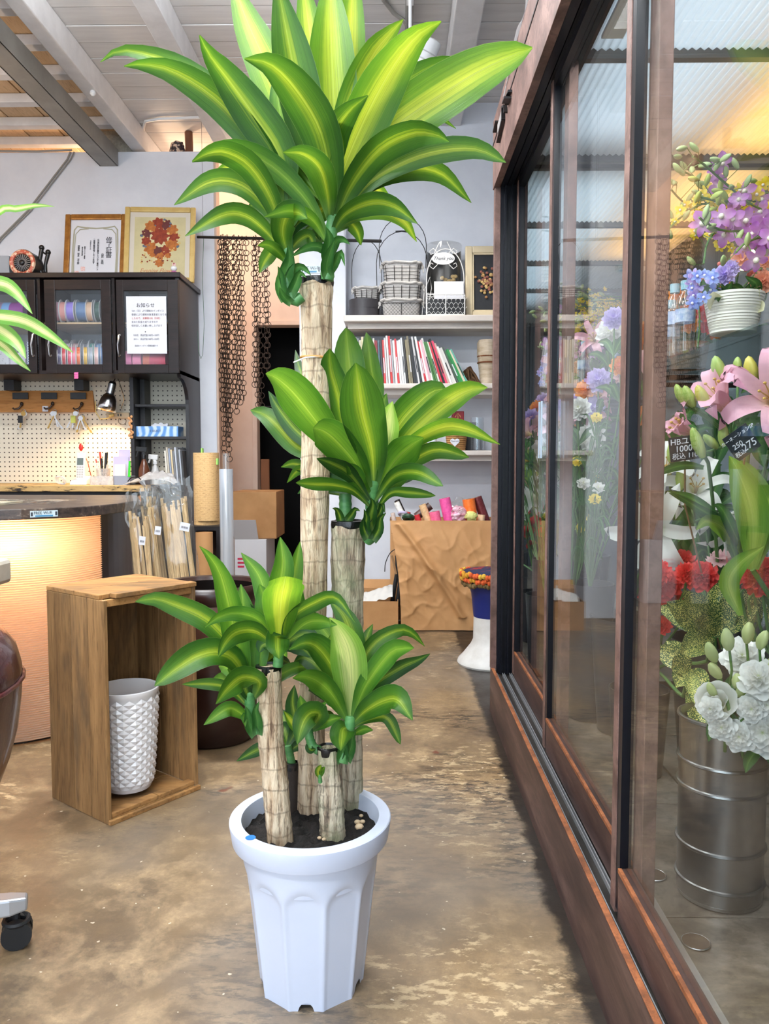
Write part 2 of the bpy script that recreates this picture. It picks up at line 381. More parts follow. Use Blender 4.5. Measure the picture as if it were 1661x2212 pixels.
# ================================================================== the dracaena in its white pot
def leafmat(name,g1,g2,yl,width,lime=.5,rough=.36):
    m,nt,b=newmat(name)
    uvn=nt.nodes.new('ShaderNodeUVMap'); sep=nt.nodes.new('ShaderNodeSeparateXYZ'); nt.links.new(uvn.outputs[0],sep.inputs[0])
    u=math1(nt,'ABSOLUTE',math1(nt,'SUBTRACT',sep.outputs[0],.5))          # 0 midrib .. .5 edge
    oi=nt.nodes.new('ShaderNodeObjectInfo'); cmb=nt.nodes.new('ShaderNodeCombineXYZ'); nt.links.new(math1(nt,'MULTIPLY',oi.outputs['Random'],40),cmb.inputs[1])
    def stripes(sx,sy,d):
        mp=nt.nodes.new('ShaderNodeMapping'); mp.inputs['Scale'].default_value=(sx,sy,1); nt.links.new(uvn.outputs[0],mp.inputs[0])
        va=nt.nodes.new('ShaderNodeVectorMath'); nt.links.new(mp.outputs[0],va.inputs[0]); nt.links.new(cmb.outputs[0],va.inputs[1]); return noise(nt,va.outputs[0],1.0,d,.6)
    st=stripes(16,.55,3); fs_=stripes(70,1.2,2); blot=stripes(3,2.5,2)
    base=ramp(nt,math1(nt,'ADD',math1(nt,'MULTIPLY',u,1.1),math1(nt,'MULTIPLY',blot,.45)),[(.22,g2),(.75,g1)])
    uu=math1(nt,'ADD',u,math1(nt,'ADD',math1(nt,'MULTIPLY',math1(nt,'SUBTRACT',st,.5),.42),math1(nt,'MULTIPLY',math1(nt,'SUBTRACT',fs_,.5),.10)))
    f=ramp(nt,uu,[(max(width-.15,.0),(1,1,1)),(width,(.55,.55,.55)),(width+.10,(0,0,0))])
    tipf=ramp(nt,sep.outputs[1],[(.0,(.55,.55,.55)),(.3,(.95,.95,.95)),(.75,(.85,.85,.85)),(1.0,(.1,.1,.1))])
    c=mixc(nt,mixc(nt,1.0,f,tipf,'MULTIPLY'),base,yl)
    # paler sheath end near the stem, fine veins, pale midrib
    c=mixc(nt,ramp(nt,sep.outputs[1],[(.0,(.55,.55,.55)),(.22,(0,0,0))]),c,tuple(min(1,q*1.1+.10) for q in g2))
    c=mixc(nt,ramp(nt,fs_,[(.40,(.35,.35,.35)),(.52,(0,0,0))]),c,tuple(q*.62 for q in g1))
    c=mixc(nt,ramp(nt,u,[(.004,(.22,.22,.22)),(.014,(0,0,0))]),c,srgb(196,210,130))
    c=mixc(nt,ramp(nt,u,[(.492,(0,0,0)),(.499,(.30,.30,.30))]),c,srgb(190,206,120))
    nt.links.new(c,b.inputs['Base Color']); b.inputs['Roughness'].default_value=rough; b.inputs['Specular IOR Level'].default_value=.38
    bump(nt,b,fs_,.30,.002)
    t=nt.nodes.new('ShaderNodeBsdfTranslucent')
    hs=nt.nodes.new('ShaderNodeHueSaturation'); hs.inputs['Value'].default_value=1.5; hs.inputs['Saturation'].default_value=1.0; hs.inputs['Hue'].default_value=.48
    nt.links.new(c,hs.inputs['Color']); nt.links.new(hs.outputs[0],t.inputs[0])
    mx=nt.nodes.new('ShaderNodeMixShader'); mx.inputs[0].default_value=lime
    nt.links.new(b.outputs[0],mx.inputs[1]); nt.links.new(t.outputs[0],mx.inputs[2]); nt.links.new(mx.outputs[0],nt.nodes['Material Output'].inputs[0])
    MATS[name]=m; return m
LS=leafmat('leaf_striped',srgb(40,88,24),srgb(82,130,34),srgb(156,178,44),.065,.42)
LL=leafmat('leaf_lime_backlit',srgb(70,122,30),srgb(122,164,40),srgb(186,200,62),.17,.55)  # wide yellow variant, with the brightness of backlit leaves put into its colour
LG=leafmat('leaf_green',srgb(52,106,28),srgb(98,148,42),srgb(128,168,50),.05,.42)
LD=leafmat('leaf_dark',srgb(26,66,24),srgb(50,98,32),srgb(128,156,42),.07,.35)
LN=leafmat('leaf_plain',srgb(40,96,40),srgb(78,136,62),srgb(78,136,62),.0,.35)
LP=leafmat('leaf_pale',srgb(120,172,66),srgb(160,198,92),srgb(214,220,146),.20,.5)
def leaf_mb(pts,wmax,roll=0,fold=.22,wave=.06,n=18,base=.24,peak=.5,blunt=False,droop=0,face=None):
    sp=crom(pts,n); mb=B(); uv=[]; cols=(-1,-.62,-.25,0,.25,.62,1); ph=random.random()*6
    for i,p in enumerate(sp):
        t=i/n; a=sp[max(i-1,0)]; b=sp[min(i+1,n)]; T=(b-a).normalized()
        V=(face if face is not None else (p-Vector((0,0,HC)))).normalized()
        W=T.cross(V); W=W.normalized() if W.length>1e-4 else Vector((1,0,0))
        W=Matrix.Rotation(R(roll),3,T)@W; Nn=W.cross(T).normalized()
        if Nn.dot(V)>0: Nn=-Nn
        s_=(t/peak) if t<peak else (1-t)/(1-peak)
        s_=max(s_,0); s_=math.sin(s_*math.pi/2)**((.62 if peak>.6 else .85) if t>peak else 1.1)
        if t<peak: s_=base+(1-base)*s_
        elif blunt: s_=max(s_,.8)
        if i==n and not blunt: s_=.03
        for u in cols:
            h=fold*abs(u)**1.3*wmax*s_*.5-(fold*.25)*wmax*s_
            h+=wave*wmax*math.sin(ph+t*9+(1.5 if u>0 else 0))*abs(u)**2*s_
            mb.v.append(p+W*(u*wmax*.5*s_)+Nn*h); uv.append(((u+1)/2,t))
    m=len(cols)
    for i in range(n):
        for k in range(m-1):
            mb.f.append([i*m+k,i*m+k+1,(i+1)*m+k+1,(i+1)*m+k]); mb.mi.append(0)
    return mb,uv
def leaf(parent,pts,w,mt,name='leaf',**k):
    mb,uv=leaf_mb(pts,w,**k); return make(mb,name,mt,parent,smooth=True,uv=uv,angle=80)
def pleaf(parent,px,Y0,Y1,wpx,mt,Ym=None,**k):
    n=len(px)-1; pts=[]
    for i,(x,y) in enumerate(px):
        t=i/n; Y=Y0+(Y1-Y0)*t
        if Ym is not None: Y=Y0*(1-t)**2+2*Ym*t*(1-t)+Y1*t*t
        pts.append(P(x,y,Y))
    Yc=(Y0+Y1)/2; d=pts[len(pts)//2]; w=wpx*Yc/F*1.06
    return leaf(parent,pts,w,mt,**k)
def barkmat(name,c1,c2,c3,green=None):
    m,nt,b=newmat(name)
    n=noise(nt,coords(nt,(85,85,11)),1.0,5,.62,.35); fl=noise(nt,coords(nt,(150,150,26)),1.0,3,.6,.2)
    big=noise(nt,coords(nt,(20,20,14)),1.0,3); sz=nt.nodes.new('ShaderNodeSeparateXYZ'); nt.links.new(coords(nt),sz.inputs[0])
    wob=noise(nt,coords(nt,(30,30,12)),1.0,3); rg=math1(nt,'FRACT',math1(nt,'ADD',math1(nt,'MULTIPLY',sz.outputs[2],27),math1(nt,'MULTIPLY',wob,.55)))
    c=ramp(nt,n,[(.33,c1),(.42,c2),(.56,c3),(.70,tuple(min(1,q*1.12) for q in c3))])
    c=mixc(nt,ramp(nt,fl,[(.36,(.7,.7,.7)),(.46,(0,0,0))]),c,c1)
    c=mixc(nt,ramp(nt,rg,[(.0,(.5,.5,.5)),(.05,(.0,.0,.0)),(.92,(0,0,0)),(.98,(.45,.45,.45))]),c,tuple(q*.75 for q in c1))
    c=mixc(nt,ramp(nt,big,[(.46,(0,0,0)),(.64,(.5,.5,.5))]),c,tuple(q*.70 for q in c2))
    if green: c=mixc(nt,ramp(nt,noise(nt,coords(nt,(14,14,14)),1.0,4),[(.42,(0,0,0)),(.6,(.6,.6,.6))]),c,green)
    nt.links.new(c,b.inputs['Base Color']); b.inputs['Roughness'].default_value=.8
    h=math1(nt,'ADD',n,math1(nt,'MULTIPLY',fl,.6)); bump(nt,b,h,1.0,.007); return m
BARK=barkmat('cane_bark',srgb(104,80,60),srgb(188,160,128),srgb(222,202,172))
BARK2=barkmat('cane_bark_grey',srgb(84,72,60),srgb(160,140,116),srgb(208,194,168),srgb(140,146,112))
CAP=mat('black_wax',srgb(14,13,14),.28,bmp=.4,bscale=60)
SOILM=mat('potting_soil',srgb(10,8,7),.95,var=srgb(30,23,19),scale=90,bmp=1,bscale=110)
POTW=mat('white_pot_blue_cast',srgb(205,213,231),.42,var=srgb(198,206,225),scale=3)  # white plastic with the blue daylight cast put into its colour
SHOOTM=mat('green_stem',srgb(92,148,84),.45,var=srgb(58,118,62),scale=30,stretch=(1,1,3))
ZR=.292; pc=PZ(671,1760,ZR); RR=.2104*.5*pc.y
DR=thing('potted_dracaena','tall dracaena with striped leaves and cut canes in white plastic pot','potted plant',(pc.x,pc.y,0))
# pot: rim, fluted ten-sided body with arched panels, foot notches
ro=RR; rin=RR*.845
pot=B(); NF=10; nn=200; prof=[]
hb=ZR-.032
zs=[.0,.012,.02]+[.02+(hb-.02)*i/84 for i in range(1,85)]
def potr(a,z):
    t=z/hb; r=(.655+.205*t)*ro                     # taper
    ph=((a+math.pi/2)/(2*math.pi)*NF+.5)%1.0; d=abs(ph-.5)*2           # 0 panel centre .. 1 rib
    flat=math.cos(math.pi/NF)/math.cos((ph-.5)*2*math.pi/NF)
    tt=min(max((hb-.055-z)/.045,0),1) if True else 0
    arch=hb-.038-.040*(1-math.sqrt(max(1-d*d,0)))-.012
    on=1/(1+math.exp(-(arch-z)/.0045)); on*=1-1/(1+math.exp(-(d-.90)/.03))*.75
    return r*(1-on*(1-flat)-.016*on)
vs=[];fs=[]
for i in range(nn):
    a=2*math.pi*i/nn
    for z in zs:
        zz=z
        if z<.012:
            ph=((a+math.pi/2)/(2*math.pi)*5+.5)%1.0      # notches in the foot
            dd=abs(ph-.5)*2*math.pi/5*.655*ro
            if dd<.0135: zz=math.sqrt(max(.0135**2-dd*dd,0))*1.1
        r=potr(a,zz); vs.append((pc.x+r*math.cos(a),pc.y+r*math.sin(a),zz))
m_=len(zs)
for i in range(nn):
    j=(i+1)%nn
    for k in range(m_-1): fs.append((i*m_+k,j*m_+k,j*m_+k+1,i*m_+k+1))
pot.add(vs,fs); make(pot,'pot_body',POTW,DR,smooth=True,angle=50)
rim=B(); rim.lathe([(.86*ro,hb-.004),(ro*.958,hb-.004),(ro*.964,hb-.002),(ro*.998,ZR-.004),(ro*.996,ZR-.0015),(ro*.984,ZR),(rin*1.008,ZR),(rin,ZR-.003),(rin*.96,ZR-.06),(rin*.93,ZR-.09)],(pc.x,pc.y,0),80)
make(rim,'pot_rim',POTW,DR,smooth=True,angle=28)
ZS=ZR-.030
so=B(); rs=rin*.985
def soilf(u,v):
    a=u*2*math.pi; r=v*rs; h=.010*mnoise.noise(Vector((math.cos(a)*r*60,math.sin(a)*r*60,0)))+.004*mnoise.noise(Vector((math.cos(a)*r*160,math.sin(a)*r*160,3)))
    return (pc.x+r*math.cos(a),pc.y+r*math.sin(a),ZS+h)
so.grid(soilf,72,26); make(so,'soil',SOILM,DR,smooth=True)
PEB=mat('pebble',srgb(206,190,160),.7,var=srgb(176,136,96),scale=40)
for k,(x,y,r) in enumerate([(786,1735,.006),(790,1748,.007),(772,1776,.006),(783,1775,.005),(776,1786,.008),(795,1744,.004),(690,1810,.004),(700,1813,.004),(780,1762,.004)]):
    q=PZ(x,y,ZS+.004); make(B().sphere(q,(r,r*.9,r*.7),8,6),'pebble',PEB,DR,smooth=True)
dq=PZ(541,1809,ZR+.0006); make(B().disc(dq,.0085,20),'blue_sticker',mat('blue_sticker',srgb(20,110,190),.4),DR)
# canes
def cane(pts,bm,cap=True,name='cane',seed=0,topk=1.0):
    # pts: (x,y,diameter px,Y)
    c=[P(x,y,Y) for x,y,d,Y in pts]; rad=[d*.5*Y/F for x,y,d,Y in pts]; n=46
    sp=crom(c,n); L=[0]
    for a,b in zip(c,c[1:]): L.append(L[-1]+(b-a).length)
    mb=B(); K=22; vs=[];fs=[]
    rings=[random.Random(seed*77+i).random() for i in range(n+1)]
    for i,p in enumerate(sp):
        d=L[-1]*i/n; j=0
        while j<len(c)-2 and L[j+1]<d: j+=1
        r=rad[j]+(rad[j+1]-rad[j])*min((d-L[j])/max(L[j+1]-L[j],1e-6),1)
        r*=1+.03*(rings[i]-.5)+(.035 if i%5==0 else 0)
        for k in range(K):
            a=2*math.pi*k/K; q=Vector((math.cos(a),math.sin(a),0))
            r2=r*(1+.05*mnoise.noise(Vector((q.x*2.2+seed*9,q.y*2.2,p.z*14)))+.03*mnoise.noise(Vector((q.x*9,q.y*9+seed,p.z*60))))
            vs.append(p+q*r2)
    for i in range(n):
        for k in range(K):
            k2=(k+1)%K; fs.append((i*K+k,i*K+k2,(i+1)*K+k2,(i+1)*K+k))
    fs.append([n*K+k for k in range(K)]); mb.add(vs,fs)
    o=make(mb,name,bm,DR,smooth=True,angle=60)
    if cap:
        t=sp[-1]; r=rad[-1]
        make(B().lathe([(r*1.0,-.010),(r*1.03,-.004),(r*1.0,.003),(r*.82,.004),(r*.78,-.001),(0,-.002)],t,22,lambda a,z,j:1+.03*math.sin(5*a+seed)),'cane_cap',CAP,o,smooth=True)
    return o
Y1=PZ(672,1748,ZS).y; Y2=PZ(766,1742,ZS).y; Y3=PZ(606,1815,ZS).y; Y4=PZ(719,1806,ZS).y; Y6=PZ(632,1760,ZS).y+.02
cane([(672,1760,62,Y1),(674,1500,58,Y1),(678,1200,60,Y1),(683,900,62,Y1),(684,700,66,Y1),(683,640,72,Y1),(684,606,70,Y1)],BARK,True,seed=1)
cane([(762,1752,46,Y2),(757,1560,52,Y2),(752,1350,66,Y2),(751,1240,72,Y2),(753,1128,76,Y2)],BARK2,True,seed=2)
cane([(606,1826,58,Y3),(590,1640,56,Y3),(583,1570,58,Y3),(580,1440,55,Y3)],BARK,True,seed=3)
cane([(719,1816,57,Y4),(714,1700,56,Y4),(709,1616,50,Y4)],BARK2,True,seed=4)
cane([(630,1768,30,Y6),(631,1650,30,Y6)],mat('dark_bark',srgb(60,50,44),.9,bmp=.5,bscale=60),True,seed=5)
# wire tie round the tall cane
t1=P(684,774,Y1); rt=34*Y1/F
make(B().torus(t1,rt,.0022,24,6,(.05,0,1)),'wire_tie',mat('tie_tan',srgb(196,140,70),.5),DR,smooth=True)
make(B().tube([P(690,770,Y1-rt),P(660,772,Y1-rt-.002),P(634,783,Y1-rt-.01)],.0012,5),'tie_end',WHITEP,DR)
# shoots: a green stem with sheath ridges, then its leaves
def shoot(px,Y0,Y1_,w0,w1):
    pts=[P(x,y,Y0+(Y1_-Y0)*i/(len(px)-1)) for i,(x,y) in enumerate(px)]
    n=16; sp=crom(pts,n); rad=[(w0+(w1-w0)*i/n)*.5*Y0/F*(1+.10*(i%2)) for i in range(n+1)]
    return make(B().tube(sp,rad,12),'shoot',SHOOTM,DR,smooth=True)
def sheath(sh,px,Y0,Y1_,wpx,mt=None): return pleaf(sh,px,Y0,Y1_,wpx,mt or LN,n=8,base=.9,peak=.25,fold=.7,wave=.03)
# -- top of the tall cane: right shoot
ya=Y1-.02; SR=shoot([(706,606),(710,560),(716,500),(722,440),(722,400)],Y1-.022,ya,28,22)
for px,dY,w_,mt,k in [
 ([(722,440),(722,250),(716,100),(712,-70)],.10,95,LL,{}),
 ([(728,420),(748,200),(758,60),(764,-90)],.22,64,LL,{}),
 ([(712,440),(668,300),(640,170),(618,60),(596,-50)],-.02,88,LS,{'roll':10}),
 ([(705,430),(640,300),(580,150),(535,50),(498,-50)],.12,84,LL,{'roll':-8}),
 ([(715,400),(690,220),(668,60),(650,-60)],.20,62,LL,{}),
 ([(716,440),(690,300),(612,230),(585,160)],.25,62,LL,{}),
 ([(722,470),(742,370),(800,235),(860,130),(905,75),(953,46)],-.12,96,LL,{'roll':12}),
 ([(724,470),(770,350),(840,282),(930,218),(1030,155),(1100,122),(1150,103)],-.08,104,LL,{'roll':-14,'peak':.62}),
 ([(726,450),(778,300),(850,210),(930,150),(1000,124)],.12,70,LS,{}),
 ([(726,430),(752,250),(800,130),(840,75),(871,42)],.14,60,LL,{}),
 ([(730,440),(800,330),(870,262),(930,243),(985,278)],.16,30,LS,{}),
 ([(720,490),(760,400),(820,325),(890,290),(940,292),(970,306)],-.14,64,LS,{'roll':18,'peak':.55}),
 ([(722,490),(790,400),(870,350),(950,325),(1030,322),(1093,351)],-.04,50,LS,{'roll':-12,'peak':.62}),
 ([(724,480),(790,400),(870,366),(950,374),(1018,438)],.08,46,LS,{'roll':10,'peak':.58}),
 ([(724,470),(770,405),(810,408),(850,442)],.14,40,LL,{}),
 ([(716,510),(745,465),(800,440),(850,446),(902,483)],-.10,46,LS,{'roll':16,'peak':.5}),
 ([(720,500),(770,462),(830,455),(872,478),(900,522)],.06,36,LL,{}),
 ([(712,475),(706,420),(690,365),(655,335),(611,329)],-.20,56,LS,{'roll':-10,'peak':.5}),
 ([(718,480),(712,380),(690,280),(640,195),(585,140),(528,127)],-.16,84,LS,{'roll':-6,'peak':.52}),
 ([(712,460),(706,360),(722,290),(755,240),(795,206)],-.10,64,LS,{'roll':14}),
 ([(706,510),(660,430),(590,360),(520,326),(460,325),(415,348)],-.10,48,LG,{'roll':14}),
 ([(704,520),(675,475),(630,456),(570,469)],-.12,30,LG,{}),
 ([(708,430),(720,330),(740,280),(760,255)],.08,80,LG,{}),
 ([(716,450),(735,390),(770,370),(800,330)],.05,60,LG,{}),
 ([(712,440),(690,380),(680,320),(700,240)],.06,90,LL,{}),
 ([(722,480),(745,430),(790,350),(830,330)],-.02,34,LG,{}),
 ([(726,500),(752,480),(772,500),(780,530)],.05,30,LS,{}),
 ]: pleaf(SR,px,ya,ya+dY,w_,mt,**k)
for px,w_ in [([(716,560),(702,540),(680,532),(652,540),(628,556)],20),([(716,545),(728,520),(742,518),(756,528)],18),([(712,590),(724,570),(736,545),(745,575)],16),([(710,600),(706,575),(712,548),(722,520)],26),([(712,570),(708,545),(712,515),(704,490)],28)]: sheath(SR,px,ya-.012,ya-.05,w_)
# -- top of the tall cane: left shoot
yb=Y1-.03; SL=shoot([(652,640),(632,650),(620,610),(622,560),(618,500),(612,450)],Y1-.03,yb,24,24)
for px,dY,w_,mt,k in [
 ([(614,500),(585,420),(535,300),(470,205),(390,145),(310,115),(255,110),(217,134)],.06,50,LS,{'roll':14}),
 ([(616,490),(595,380),(547,300),(460,210),(373,155),(310,140),(268,143)],-.06,66,LS,{'roll':-16,'peak':.55}),
 ([(618,470),(605,340),(550,250),(492,170),(452,118),(431,76)],-.10,82,LS,{'roll':8}),
 ([(618,470),(616,330),(602,225),(592,165)],.05,58,LG,{}),
 ([(614,520),(585,430),(540,360),(490,330),(450,332),(415,350)],-.14,54,LS,{'roll':-10,'peak':.5}),
 ([(612,500),(560,430),(510,395),(450,395),(376,443)],-.02,48,LS,{'roll':14}),
 ([(610,470),(560,385),(515,362),(480,370),(458,398)],.12,36,LL,{}),
 ([(616,550),(575,500),(530,466),(480,465),(400,510)],-.08,42,LS,{'roll':14}),
 ([(624,560),(610,505),(618,468),(640,458),(664,472)],-.10,54,LS,{'roll':-6,'peak':.55}),
 ([(622,570),(602,545),(580,530),(556,530)],-.06,24,LG,{}),
 ([(616,560),(594,540),(575,560),(560,590)],-.02,30,LS,{}),
 ([(620,500),(640,430),(660,380),(690,350)],.08,54,LG,{}),
 ([(618,480),(590,430),(575,380),(590,330)],.10,60,LL,{}),
 ([(620,470),(640,400),(645,330),(630,260)],.10,62,LG,{}),
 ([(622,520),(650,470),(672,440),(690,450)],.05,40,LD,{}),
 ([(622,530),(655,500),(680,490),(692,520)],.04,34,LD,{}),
 ([(624,545),(645,520),(668,510),(680,540)],.02,28,LS,{}),
 ]: pleaf(SL,px,yb,yb+dY,w_,mt,**k)
for px,w_ in [([(618,650),(606,620),(606,590),(600,575)],24),([(626,640),(640,610),(648,590),(662,600)],22),([(630,655),(612,640),(604,620)],18),([(622,600),(636,580),(655,578),(672,595)],18),([(622,620),(618,590),(626,560),(622,530)],30)]: sheath(SL,px,yb-.01,yb-.03,w_)
# -- second cane: right shoot
yc=Y2-.05; SM=shoot([(792,1168),(806,1150),(806,1110),(802,1070),(808,1035)],Y2-.02,yc,26,30)
for px,dY,w_,mt,k in [
 ([(802,1070),(770,1005),(728,955),(700,932),(676,925)],-.14,70,LG,{'roll':-10,'peak':.66,'blunt':False}),
 ([(808,1060),(804,975),(782,885),(768,784)],-.13,86,LS,{'peak':.66,'roll':6}),
 ([(811,1040),(829,965),(838,915),(848,867)],-.08,50,LP,{'peak':.6}),
 ([(815,1040),(856,930),(908,868),(944,842),(967,845)],-.02,70,LS,{'roll':10,'peak':.62}),
 ([(815,1045),(870,955),(944,885),(1006,845),(1053,837)],-.08,50,LL,{'roll':-10,'peak':.66}),
 ([(815,1050),(880,965),(950,925),(1006,926),(1080,960)],-.16,34,LL,{'roll':12,'peak':.6}),
 ([(812,1060),(850,1000),(885,965),(915,945)],-.10,62,LG,{'peak':.6}),
 ([(815,1060),(860,1020),(908,985),(950,972),(1013,988)],-.04,36,LS,{'peak':.66}),
 ([(808,1085),(850,1030),(900,1020),(957,1050)],-.12,34,LS,{'peak':.62}),
 ([(808,1110),(842,1066),(883,1064),(941,1071)],-.08,21,LS,{'peak':.66}),
 ([(804,1100),(764,1060),(724,1048),(681,1046),(639,1043)],-.16,28,LS,{'peak':.68}),
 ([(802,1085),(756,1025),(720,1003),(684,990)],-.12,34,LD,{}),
 ([(812,1050),(840,985),(860,940),(878,910)],.02,46,LL,{}),
 ([(815,1070),(850,1040),(880,1000),(905,985)],.0,40,LG,{}),
 ([(806,1060),(790,1000),(788,950),(800,900)],.06,48,LD,{}),
 ([(806,1075),(780,1050),(765,1020),(748,1000)],-.06,34,LG,{}),
 ([(808,1060),(832,950),(828,880),(835,850)],.06,40,LG,{}),
 ]: pleaf(SM,px,yc,yc+dY,w_*1.06,mt,**dict({'base':.15,'roll':random.uniform(-22,22),'peak':.58,'wave':.09},**k))
for px,w_ in [([(796,1165),(788,1140),(792,1118),(786,1100)],24),([(804,1168),(818,1145),(822,1120),(834,1108)],22),([(806,1150),(800,1120),(806,1090),(800,1075)],30),([(806,1130),(822,1105),(826,1088),(832,1110)],15)]: sheath(SM,px,yc-.012,yc-.03,w_,LD)
# second cane: left shoot reaching round the tall cane
yd=Y2+.01; SN=shoot([(745,1125),(746,1090),(744,1050),(738,1010)],Y2,yd,28,24)
for px,dY,w_,mt,k in [
 ([(740,1010),(712,950),(676,900),(636,850),(600,818),(574,807)],-.24,76,LG,{'roll':6,'peak':.58,'blunt':False}),
 ([(738,1030),(690,990),(640,962),(596,915),(570,894),(541,886)],.10,44,LS,{'peak':.62}),
 ([(742,1000),(745,935),(731,861),(714,796),(712,753)],-.06,54,LS,{'peak':.62}),
 ([(746,990),(764,880),(754,790),(747,708)],.10,66,LG,{'peak':.62}),
 ([(760,990),(806,870),(800,790),(791,718)],.14,42,LG,{'peak':.62}),
 ([(740,990),(700,890),(660,825),(645,790),(638,756)],.16,26,LD,{}),
 ([(740,1060),(690,1030),(640,1003),(607,1009)],.10,24,LS,{}),
 ([(740,1070),(690,1050),(650,1015),(620,1043)],.08,26,LS,{}),
 ([(736,1010),(690,970),(640,930),(600,880),(580,845)],.06,36,LD,{}),
 ([(742,1020),(740,960),(752,910),(770,880)],.02,50,LD,{}),
 ([(746,1040),(768,1000),(782,960),(790,930)],.02,44,LD,{}),
 ([(742,1050),(722,1010),(710,990),(692,985)],-.02,36,LD,{}),
 ([(744,1060),(724,1040),(714,1020),(705,1010)],-.02,30,LD,{}),
 ([(748,1070),(766,1045),(778,1030),(785,1015)],-.02,30,LD,{}),
 ]: pleaf(SN,px,yd,yd+dY,w_*1.06,mt,**dict({'base':.15,'roll':random.uniform(-22,22),'peak':.58,'wave':.09},**k))
for px,w_ in [([(738,1130),(732,1110),(726,1100),(718,1098)],18),([(748,1128),(760,1112),(768,1100),(778,1104)],18)]: sheath(SN,px,yd-.03,yd-.05,w_,LD)
# -- front left cane: left shoot and top shoot
ye=Y3-.01; SA=shoot([(556,1582),(545,1560),(540,1520),(540,1490)],Y3-.01,ye,24,22)
for px,dY,w_,mt,k in [
 ([(542,1510),(520,1430),(500,1330),(478,1245),(455,1205),(431,1180)],-.06,52,LG,{'roll':8,'peak':.45}),
 ([(542,1500),(505,1405),(470,1360),(435,1332),(380,1308),(335,1294),(292,1300)],-.04,46,LS,{'peak':.62}),
 ([(540,1500),(512,1430),(475,1408),(430,1415),(380,1445),(334,1482)],-.10,58,LS,{'roll':12,'peak':.62}),
 ([(548,1510),(560,1475),(526,1464),(494,1486),(466,1521)],-.12,48,LS,{'peak':.6}),
 ([(538,1530),(500,1490),(460,1478),(393,1478)],-.03,24,LS,{'peak':.6}),
 ([(540,1560),(515,1538),(490,1532),(440,1566)],-.05,30,LG,{'peak':.55}),
 ([(544,1505),(536,1410),(528,1330),(520,1262)],.05,52,LG,{'peak':.55}),
 ([(542,1505),(512,1440),(492,1424),(470,1428)],-.02,40,LG,{}),
 ([(544,1500),(556,1430),(560,1370),(556,1310)],.04,44,LG,{}),
 ([(548,1570),(535,1555),(528,1548),(530,1570)],-.02,16,LG,{}),
 ([(544,1520),(530,1490),(520,1460),(500,1450)],-.04,30,LD,{}),
 ]: pleaf(SA,px,ye,ye+dY,w_*1.06,mt,**dict({'base':.15,'roll':random.uniform(-22,22),'peak':.58,'wave':.09},**k))
for px,w_ in [([(552,1590),(538,1565),(535,1540),(530,1525)],22),([(556,1588),(556,1560),(552,1535),(560,1515)],22)]: sheath(SA,px,ye-.01,ye-.02,w_)
yf=Y3-.015; SB=shoot([(600,1440),(602,1415),(603,1385)],Y3-.015,yf,22,20)
for px,dY,w_,mt,k in [
 ([(604,1400),(600,1300),(612,1220),(605,1160)],.02,48,LG,{'peak':.6}),
 ([(606,1400),(622,1320),(637,1240),(648,1170)],.05,36,LG,{'peak':.6}),
 ([(604,1400),(607,1310),(617,1248)],-.08,80,LL,{'peak':.85,'blunt':True,'base':.25}),
 ([(600,1395),(582,1330),(562,1250),(521,1194)],.04,40,LG,{'peak':.55}),
 ([(600,1395),(560,1340),(510,1325),(470,1335),(443,1355)],-.08,32,LG,{'peak':.5}),
 ([(600,1400),(555,1365),(515,1365),(490,1385),(471,1420)],-.10,44,LS,{'peak':.55}),
 ([(603,1395),(600,1375),(600,1398),(603,1424)],-.06,48,LS,{'peak':.55}),
 ([(607,1400),(628,1338),(681,1302),(725,1292),(768,1346)],-.08,32,LS,{'peak':.5}),
 ([(610,1395),(657,1350),(690,1342),(728,1350)],-.04,38,LG,{}),
 ([(606,1395),(640,1350),(640,1300),(650,1260)],.0,40,LG,{}),
 ([(602,1395),(585,1340),(570,1290),(560,1262)],.0,46,LG,{}),
 ([(606,1400),(632,1380),(660,1370),(690,1378)],-.02,40,LD,{}),
 ([(606,1405),(630,1395),(655,1400),(672,1420)],.0,34,LD,{}),
 ([(600,1405),(580,1390),(565,1395),(560,1410)],.0,30,LD,{}),
 ]: pleaf(SB,px,yf,yf+dY,w_*1.06,mt,**dict({'base':.15,'roll':random.uniform(-22,22),'peak':.58,'wave':.09},**k))
